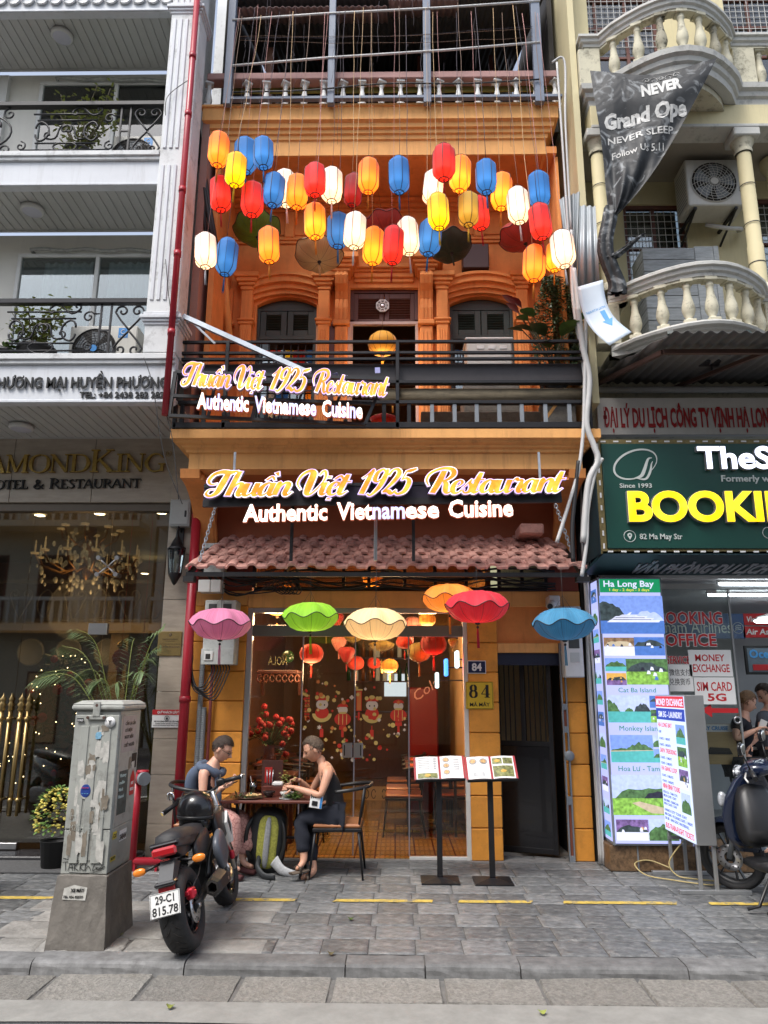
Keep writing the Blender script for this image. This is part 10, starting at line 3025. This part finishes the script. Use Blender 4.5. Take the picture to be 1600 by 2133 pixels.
for k in('toL','toR'):s2[k]=(s2[k][0]-.28,s2[k][1],.05)
s2['hed']=(s2['hed'][0]-.06,s2['hed'][1],s2['hed'][2]+.02);s2['wrR']=(s2['elR'][0]-.15,8.1,1.07);s2['wrL']=(s2['elL'][0]-.1,8.3,1.08)
person('dark haired man leaning over the counter at the right edge inside the agency',s2,M.skin,M.hair,R(85),R(35),pm('grey_polo',(.07,.08,.1),.85),blk,hlen=.02,sleeve=True)
# motorcycle and scooter
def wheel(par,y,ro,wd,xo=0,disc=0,spokes=5,z=None,rimm=None):
 z=ro if z is None else z
 rim=rimm or M.blackg
 ri=ro-wd*.62
 pr=[(ri,-wd*.36),(ri+.012,-wd*.46),(ro-wd*.24,-wd*.5),(ro-wd*.1,-wd*.4),(ro-.008,-wd*.22),(ro,0),(ro-.008,wd*.22),(ro-wd*.1,wd*.4),(ro-wd*.24,wd*.5),(ri+.012,wd*.46),(ri,wd*.36)]
 t=MB().lathe(pr,(xo,y,z),48,'X').B('tyre',M.rubber,par)
 g=MB()
 for k in range(26):
  a=2*PI*k/26
  for s_ in(-1,1):
   p=[]
   for j in range(5):
    f=j/4
    xx=s_*wd*(.04+.42*f);rr=ro-(abs(xx)/(wd*.5))**2.4*wd*.26+.0012;aa=a+s_*.06+.3*f**.8
    p.append((xo+xx,y+rr*cos(aa),z+rr*sin(aa)))
   g.tube(p,[.0015,.003,.0035,.003,.001],4)
 g.B('tread_grooves',M.dark,t,**ST)
 w_=MB().lathe([(ri,-wd*.38),(ri-.02,-wd*.34),(ri-.026,0),(ri-.02,wd*.34),(ri,wd*.38)],(xo,y,z),36,'X')
 w_.cyl((xo-wd*.4,y,z),(xo+wd*.4,y,z),.035,n=16)
 for k in range(spokes):
  a=2*PI*k/spokes+.3
  for da in(-.16,.16):
   w_.bar((xo,y+.03*cos(a),z+.03*sin(a)),(xo,y+(ri-.02)*cos(a+da),z+(ri-.02)*sin(a+da)),.03,.012)
 w_.B('rim',rim,par)
 if disc:
  d=MB().lathe([(.045,0),(.105,0),(.105,disc*.004),(.045,disc*.004)],(xo+disc*wd*.52,y,z),32,'X').B('brake_disc',M.steel,par)
  g=MB()
  for k in range(14):
   a=2*PI*k/14
   c=Ve((xo+disc*(wd*.52+.005),y+(.07+.018*(k%2))*cos(a),z+(.07+.018*(k%2))*sin(a)))
   g.cyl(c,c+Ve((disc*.001,0,0)),.006,n=6)
  g.B('disc_holes',M.dark,d,**ST)
MO=thing('motorcycle','small black motorcycle parked tail first beside the utility cabinet','motorcycle',(0,0,0))
satin=pm('satin_black_panel',(.016,.016,.018),.5,var=.15,bump=.02,coat=.2)
engm=pm('dark_engine_metal',(.05,.052,.055),.4,metal=.6,var=.3,bump=.1)
plas=pm('grey_black_fender',(.05,.052,.055),.5,var=.1)
wheel(MO,0,.27,.17,0,1);wheel(MO,1.14,.265,.125,.0,-1)
for s_ in(-1,1):
 MB().tube([(s_*.1,-.03,.27),(s_*.1,.1,.28),(s_*.09,.42,.34)],[.022,.026,.034],8).B('swingarm',engm,MO)
MB().cyl((-.12,0,.27),(.13,0,.27),.014,n=10).B('axle',M.steel,MO)
c=BX(.07,.125,-.1,-.03,.33,.40,.01).B('brake_caliper',pm('red_anodised',(.5,.02,.04),.35,metal=.4),MO)
BX(.105,.135,-.085,-.045,.345,.385,.01).box(.06,.1,-.12,-.1,.36,.39,.006).B('caliper_pistons',MATS['red_anodised'],c)
MB().tube([(.1,-.06,.38),(.12,.1,.45),(.09,.3,.5)],.005,5).B('brake_hose',M.cable,MO)
g=MB()
for k in range(9):g.tube([(-.02+.032*cos(a),.17+.01*k+.01*sin(a),.36+.024*k+.03*sin(a)*.3)for a in[2*PI*j/12 for j in range(12)]],.007,5,closed=True)
sh=MB().cyl((-.02,.15,.32),(-.02,.28,.6),.017,n=10).B('shock_absorber',M.steel,MO)
g.B('spring',M.blackp,sh)
for s_ in(-1,1):
 MB().tube(crom([(s_*.07,1.0,.82),(s_*.12,.8,.66),(s_*.11,.5,.52),(s_*.09,.38,.36)],4),.02,7).B('frame_tube',M.blackp,MO)
 MB().tube([(s_*.08,.5,.6),(s_*.08,.1,.66),(s_*.06,-.06,.68)],.014,6).B('frame_tube',M.blackp,MO)
 pg_=MB().cyl((s_*.1,.38,.34),(s_*.25,.36,.33),.011,n=8).B('foot_peg',M.steel,MO)
blob((0,.62,.34),.12,.16,.12,None,'',.5).B('engine',engm,MO)
g=BX(-.08,.08,.72,.86,.36,.48,.02)
for k in range(5):g.box(-.09,.09,.7+.035*k,.715+.035*k,.34,.5)
g.cyl((.1,.6,.32),(.145,.6,.32),.075,n=20);g.cyl((.1,.7,.4),(.14,.7,.4),.03,n=12)
g.B('engine_cover',pm('bright_engine_cover',(.28,.28,.29),.35,metal=.7,var=.2),MO)
for k in range(4):MB().tube([(.12,.42+.03*k,.3),(.15,.44+.03*k,.38),(.13,.5+.02*k,.46)],.006,5).B('linkage',M.steel,MO)
hx=lambda r_,y,cz,cx=.19:[(cx+r_*1.0*cos(R(60*k+30)),y,cz+r_*1.15*sin(R(60*k+30)))for k in range(6)]
P=hx(.05,.12,.33)+hx(.062,.16,.33)+hx(.068,.35,.34)+hx(.045,.6,.30,.16)
mf=MB().add(P,[(j*6+i,j*6+(i+1)%6,j*6+6+(i+1)%6,j*6+6+i)for j in range(3)for i in range(6)]).B('muffler',satin,MO)
P=hx(.049,.121,.33)+hx(.034,.118,.33)+hx(.03,.2,.33)
MB().add(P,[(j*6+i,j*6+(i+1)%6,j*6+6+(i+1)%6,j*6+6+i)for j in range(2)for i in range(6)]+[tuple(range(12,18))]).B('tail_pipe',M.dark,mf)
MB().tube(crom([(.16,.6,.3),(.15,.75,.26),(.12,.9,.3),(.05,.9,.42)],4),.024,8).B('exhaust_header',M.steel,MO)
blob((.19,.5,.52),.035,.13,.13,None,'',.7,RO(R(25),3,'X')).B('heat_shield',pm('blue_grey_shield',(.09,.1,.12),.35,var=.1),MO)
blob((0,.72,.74),.125,.25,.13,None,'',.75,RO(R(-8),3,'X')).B('fuel_tank',M.blackg,MO)
for s_ in(-1,1):
 blob((s_*.13,.8,.66),.035,.17,.12,None,'',.6,RO(R(15),3,'X')).B('tank_shroud',satin,MO)
 blob((s_*.1,.34,.6),.03,.2,.09,None,'',.7,RO(R(12),3,'X')).B('side_panel',satin,MO)
MB().prism([(.82,.66),(.9,.74),(.97,.62),(.93,.5),(.86,.5)],.165,.185,'YZ').B('white_side_panel',M.plasticw,MO)
MB().prism([(.86,.66),(.895,.7),(.93,.62),(.9,.55)],.1852,.187,'YZ').B('panel_opening',M.dark,MO)
MB().prism([(.55,.80),(.72,.845),(.62,.79)],.09,.105,'YZ').B('silver_tank_stripe',M.steel,MO)
P=[]
sec=[(-1,-.02),(-.9,.03),(-.4,.05),(0,.055),(.4,.05),(.9,.03),(1,-.02)]
rows_=[(-.13,.745,.07),(-.05,.765,.1),(.12,.762,.115),(.3,.735,.11),(.46,.735,.1),(.56,.76,.07)]
for(y,z,w2)in rows_:
 for(a,b)in sec:P.append((a*w2,y,z+b-.03))
MB().add(P,[(j*7+i,j*7+i+1,j*7+8+i,j*7+7+i)for j in range(5)for i in range(6)]+[tuple(range(7)),tuple(range(35,42))],True).B('seat',pm('seat_vinyl',(.022,.022,.024),.6,var=.15,bump=.3,bs_=180),MO)
MB().prism([(-.17,.66),(-.16,.735),(.3,.70),(.3,.62),(.0,.6)],-.075,.075,'YZ').B('tail_cowl',satin,MO)
for s_ in(-1,1):MB().prism([(-.16,.69),(-.15,.735),(.35,.70),(.3,.64)],s_*.076,s_*.1,'YZ').B('grab_cowl',satin,MO)
tl_=BX(-.085,.085,-.19,-.155,.645,.705,.014).B('tail_light',pm('red_lens',(.4,.005,.01),.12,coat=.5,var=.05,bump=0),MO)
BX(-.098,.098,-.172,-.15,.71,.728,.008).B('tail_light_rim',M.blackg,tl_)
q=MB();text(q,'HONDA',frame((-.03,-.172,.618)),.013,.06,ext=.001,bold=.03);q.B('maker_lettering',pm('dull_red_print',(.3,.04,.03),.5),MO,**ST)
for s_ in(-1,1):
 st_=MB().tube([(s_*.06,-.1,.6),(s_*.14,-.12,.585),(s_*.17,-.12,.58)],.009,7).B('indicator_stalk',M.blackp,MO)
 blob((s_*.205,-.12,.58),.045,.022,.026,None,'',.9).B('indicator',pm('amber_lens',(.7,.2,.02),.12,coat=.5,var=.05,bump=0,emit=(1,.3,.02),es=.06),MO)
MB().prism([(-.13,.62),(.0,.6),(-.14,.5),(-.24,.45),(-.25,.5)],-.05,.05,'YZ').B('tail_bracket',plas,MO)
BX(-.07,.07,-.27,-.2,.475,.505,.01).B('plate_lamp',M.blackg,MO)
BX(-.055,.055,-.245,-.225,.435,.472,.004).B('reflector',MATS['red_lens'],MO)
TP=TR((-.01,-.262,.44))@RO(R(-18),4,'X')
np_=MB().box(-.1,.1,-.002,.002,-.14,.005,.001,TP).B('number_plate',pm('number_plate_white',(.68,.68,.66),.35,var=.03,bump=0,dirt=.15),MO)
q=MB();fmP=frame(TP@Ve((0,-.0025,0)),TP.to_3x3()@Ve((1,0,0)),TP.to_3x3()@Ve((0,0,1)))
text(q,'29-C1',fmP,.048,.125,ext=.0012,align='C',y=-.058,bold=.015,res=3);text(q,'815.78',fmP,.05,.17,ext=.0012,align='C',y=-.125,bold=.015,res=3)
for(a,b,c2,d2)in((-.096,.096,.0,.0025),(-.096,.096,-.1385,-.136),(-.096,-.0935,-.136,0),(.0935,.096,-.136,0)):
 q.add([fmP@Ve((x,z,.001))for x,z in((a,c2),(b,c2),(b,d2),(a,d2))],[(0,1,2,3)])
q.B('plate_characters',M.blackp,np_,**ST)
MB().prism([(-.24,.33),(-.19,.40),(-.17,.3),(-.2,.24)],-.065,.065,'YZ').B('mud_flap',M.blackp,MO)
def rot_s(p,a=R(24)):
 y0_,z0_=.98,.75
 v=Ve(p)-Ve((0,y0_,z0_));ax=Ve((0,-.42,.9)).normalized()
 return tuple(RO(a,3,ax)@v+Ve((0,y0_,z0_)))
for s_ in(-1,1):
 MB().tube([rot_s((s_*.09,1.14,.265),0),rot_s((s_*.09,1.0,.62),.15),rot_s((s_*.09,.9,.9))],[.026,.026,.02],8).B('fork_leg',M.steel,MO)
MB().tube([rot_s(p)for p in crom([(-.3,.80,.91),(-.2,.84,.93),(-.08,.9,.9),(.08,.9,.9),(.2,.84,.93),(.3,.80,.91)],4)],.011,8).B('handlebar',M.blackp,MO)
for s_ in(-1,1):
 a_,b_2=Ve(rot_s((s_*.2,.84,.93))),Ve(rot_s((s_*.325,.79,.907)))
 MB().cyl(a_,b_2,.018,n=12).B('grip',M.blackp,MO);MB().cyl(b_2,b_2+(b_2-a_)*.1,.017,n=10).B('bar_end',M.chrome,MO)
 MB().tube([a_+Ve((0,.03,.0)),a_.lerp(b_2,.5)+Ve((0,.05,-.01)),b_2+Ve((0,.04,-.015))],[.008,.006,.006],6).B('brake_lever',M.plasticw,MO)
 c=a_.lerp(b_2,-.25);blob(c,.035,.03,.03,None,'',.6).B('switch_housing',M.blackp,MO)
 for k in range(2):MB().tube(crom([c,c+Ve((-s_*.02,.08,.05-.05*k)),c+Ve((-s_*.1,.12,-.1)),(0,1.0,.75)],4),.005,5).B('control_cable',M.pvc if k else M.cable,MO)
mr_=Ve(rot_s((-.23,.84,1.0)));blob(mr_,.03,.015,.035,None,'',.8).B('mirror',M.chrome,MO)
MB().tube([rot_s((-.2,.85,.93)),mr_],.006,6).B('mirror_stem',M.blackp,MO)
blob(rot_s((0,1.04,.84)),.1,.06,.09,None,'',.7).B('headlight',M.blackg,MO)
MB().lathe([(.275,-.05),(.285,-.03),(.287,0),(.285,.03),(.275,.05)],(0,1.14,.27),24,'X',a0=R(20),a1=R(150)).B('front_fender',satin,MO)
MB().tube([(-.1,.5,.3),(-.2,.48,.1),(-.27,.46,.075)],.012,7).B('side_stand',M.blackp,MO)
blob((.12,1.06,.38),.02,.03,.035,None,'',.7).B('front_caliper',MATS['red_anodised'],MO)
place(MO,(-1.29,5.16,.004),(0,R(-14),R(-1)),(.93,)*3)
hp=at(408,1684,5.68)
hm=thing('helmet','glossy black open helmet resting on the motorcycle tank','helmet',hp)
MB().lathe([(.118,-.055),(.128,-.03),(.13,.01),(.118,.06),(.09,.095),(.05,.115),(.001,.122)],hp,26).B('shell',M.blackg,hm)
MB().lathe([(.112,-.055),(.128,-.062),(.133,-.045),(.128,-.038)],hp,26).B('rim_band',M.blackp,hm)
blob(hp+Ve((.0,.07,-.01)),.12,.09,.045,None,'',.8).B('visor',M.blackg,hm)
MB().tube([hp+Ve((-.1,0,-.06)),hp+Ve((-.06,-.06,-.12)),hp+Ve((.03,-.05,-.13)),hp+Ve((.1,0,-.06))],.007,6,sx=.4).B('chin_strap',M.blackp,hm)
nb=pm('midnight_blue_paint',(.006,.012,.035),.16,var=.08,bump=0,coat=.8)
SCO=thing('scooter','midnight blue scooter on its stand at the right edge of the pavement','scooter',(0,0,0))
wheel(SCO,1.0,.27,.09,0,-1,6,rimm=M.blackp);wheel(SCO,-.25,.27,.1,0,0,6,rimm=M.blackp)
MB().lathe([(.28,-.07),(.3,-.05),(.305,0),(.3,.05),(.28,.07)],(0,1.0,.28),24,'X',a0=R(10),a1=R(165)).B('front_fender',nb,SCO)
for s_ in(-1,1):MB().tube([(s_*.06,1.0,.27),(s_*.06,.88,.6)],.022,8).B('fork_leg',M.grey,SCO)
def loft(nm,secs,m,par,n=16,e=.7):
 P=[]
 for(y,z,a,b)in secs:
  for i in range(n):
   t=2*PI*i/n;c_,s_=cos(t),sin(t)
   P.append((a*math.copysign(abs(c_)**e,c_),y,z+b*math.copysign(abs(s_)**e,s_)))
 k=len(secs)
 return MB().add(P,[(j*n+i,j*n+(i+1)%n,(j+1)*n+(i+1)%n,(j+1)*n+i)for j in range(k-1)for i in range(n)]+[tuple(range(n)),tuple((k-1)*n+i for i in range(n))],True).B(nm,m,par)
T6=Matrix.Identity(4)
P=[];n=14
for(z,w2,y,d)in((.34,.09,.78,.06),(.45,.17,.80,.07),(.6,.21,.78,.09),(.75,.2,.74,.09),(.88,.15,.7,.08),(.95,.09,.67,.05)):
 for i in range(n):
  t=2*PI*i/n;P.append((w2*cos(t),y+d*math.copysign(abs(sin(t))**.7,sin(t))*(1 if sin(t)>0 else .5),z))
MB().add(P,[(j*n+i,j*n+(i+1)%n,(j+1)*n+(i+1)%n,(j+1)*n+i)for j in range(5)for i in range(n)]+[tuple(range(n))],True).B('leg_shield',nb,SCO)
loft('handlebar_cowl',[(.55,.99,.06,.03),(.62,1.0,.15,.06),(.72,.98,.14,.075),(.8,.95,.07,.04)],nb,SCO)
hl_=blob((0,.8,.965),.085,.03,.04,None,'',.9,RO(R(-20),3,'X')).B('headlight',pm('headlamp_glass',(.5,.52,.55),.08,metal=.3,var=.3,scale=40,bump=0),SCO)
MB().tube([(.09*cos(a),.832-.012*abs(cos(a)),.962+.045*sin(a))for a in[2*PI*k/20 for k in range(20)]],.005,5,closed=True).B('headlight_rim',M.chrome,hl_)
for s_ in(-1,1):
 MB().tube([(s_*.1,.68,1.0),(s_*.24,.62,1.02),(s_*.36,.56,1.0)],[.02,.016,.019],10).B('grip',M.blackp,SCO)
 MB().tube([(s_*.2,.68,1.0),(s_*.3,.66,.985),(s_*.36,.62,.97)],.007,6).B('brake_lever',M.plasticw,SCO)
 MB().tube([(s_*.2,.64,1.02),(s_*.24,.66,1.14)],.006,6).B('mirror_stem',M.blackp,SCO)
 mm=blob((s_*.26,.665,1.2),.055,.018,.05,None,'',.8).B('mirror',M.blackg,SCO)
 blob((s_*.26,.645,1.2),.047,.004,.042,None,'',.8).B('mirror_glass',M.chrome,mm)
 blob((s_*.17,.86,.72),.03,.03,.06,None,'',.8).B('indicator',MATS['headlamp_glass'],SCO)
loft('inner_apron',[(.5,.5,.14,.05),(.62,.62,.15,.22),(.68,.64,.16,.25)],M.blackp,SCO)
loft('floor_board',[(.6,.3,.14,.04),(.4,.3,.15,.04),(.2,.33,.13,.06)],M.blackp,SCO)
loft('body_side',[(.3,.42,.1,.12),(.15,.5,.16,.18),(-.1,.58,.17,.17),(-.35,.66,.13,.12),(-.5,.72,.06,.05)],nb,SCO)
loft('seat',[(.3,.72,.08,.02),(.2,.74,.13,.05),(-.1,.78,.15,.05),(-.4,.8,.12,.05),(-.48,.8,.05,.02)],M.blackp,SCO)
blob((-.14,-.1,.3),.07,.2,.1,None,'',.6).B('engine_case',M.grey,SCO)
MB().tube([(.17,.1,.2),(.18,-.3,.3),(.18,-.5,.34)],[.03,.055,.05],12).B('muffler',M.blackp,SCO)
MB().tube([(-.1,.3,.25),(-.18,.32,.04),(-.26,.34,.012)],.012,7).B('side_stand',M.blackp,SCO)
MB().tube([(-.12,.1,.22),(-.16,.16,.02),(-.16,.24,.012),(.1,.24,.012)],.012,7).B('centre_stand',M.blackp,SCO)
q=MB();text(q,'VISION',frame((-.172,.1,.62),(0,-1,0)),.025,.13,ext=.002,shear=.3,bold=.03);q.B('model_lettering',M.chrome,SCO,**ST)
fw=atz(1556,1848)
SS=TR((0,.75,.9))@RO(R(45),4,Ve((0,-.3,.95)).normalized())@TR((0,-.75,-.9))
for o in kids(SCO):
 if o.location.y>.55 and o.name.split('.')[0]in('tyre','rim','brake_disc','front_fender','fork_leg','handlebar_cowl','headlight','grip','brake_lever','mirror_stem','mirror'):o.matrix_local=SS@o.matrix_local
rz_=R(4)
d_=Ve((-sin(rz_),cos(rz_),0))
base2=Ve((2.81,6.78,0))-d_
place(SCO,base2+Ve((.02,0,.002)),(0,R(4),rz_))
sc2=copy_tree(SCO);place(sc2,(-4.3,5.9,.002),(0,R(4),R(-60)));sc2['label']='dark scooter parked outside the hotel glass at far left'
# the other side of the street
OPB=[(-13,-7.2,9.2,(.42,.38,.3)),(-7.1,-2.6,10.5,(.5,.5,.48)),(-2.5,1.6,8.6,(.45,.36,.22)),(1.7,6.5,9.8,(.4,.43,.42)),(6.6,13,9.0,(.48,.42,.34))]
for i,(a,b,h_,c_)in enumerate(OPB):
 t=thing('opposite_house',['sand coloured','off white','ochre','pale green grey','beige'][i]+' balconied house across the street behind the viewer','building',((a+b)/2,-6,ZR),group='houses across the street')
 m=pm('opposite_wall_%d'%i,c_,.8,var=.12,scale=1,bump=.1,streak=.3)
 BX(a,b,-9,-6,ZR,h_).B('wall',m,t)
 for fz in(3.2,6.2):
  BX(a+.2,b-.2,-6,-5.1,fz,fz+.18).B('balcony',m,t)
  n=int((b-a)/.25)
  g=MB()
  for k in range(n):g.lathe([(.03,fz+.18),(.06,fz+.4),(.03,fz+.85)],(a+.3+k*.25,-5.15,0),6)
  g.box(a+.2,b-.2,-5.2,-5.1,fz+.85,fz+.95);g.B('balcony_railing',M.stone,t,**ST)
 for fz in(.1,3.5,6.5):
  for k in range(3):
   x=a+(b-a)*(k+.5)/3
   f=BX(x-.5,x+.5,-6.02,-5.97,fz,fz+2.0,.01).B('window',M.woodb,t)
   BX(x-.44,x+.44,-5.975,-5.965,fz+.05,fz+1.94).B('pane',M.dark if fz>1 else lit('opposite_shop_glow',(1,.7,.4),.05),f)
BX(-14,14,-6.2,-3.6,ZR,.0).B('far_pavement',M.conc,None,kind='structure')
tt=thing('street_tree','leafy street tree on the far pavement behind the viewer','tree',(-2.6,-4.3,0))
MB().tube([(-2.6,-4.3,0),(-2.5,-4.2,2),(-2.7,-4.1,4.2),(-2.5,-4.0,6)],[.18,.14,.1,.04],8).B('trunk',M.stem,tt)
g=MB()
for k in range(2600):
 p=Ve((-2.6+rnd.gauss(0,1.1),-3.9+rnd.gauss(0,.6),5.2+rnd.gauss(0,.9)))
 leaf_blade(g,p,(rnd.gauss(0,1),rnd.gauss(0,1),rnd.gauss(0,.6)),.14,.07,.4,.2,2)
g.B('crown',M.leafd,tt,**ST)
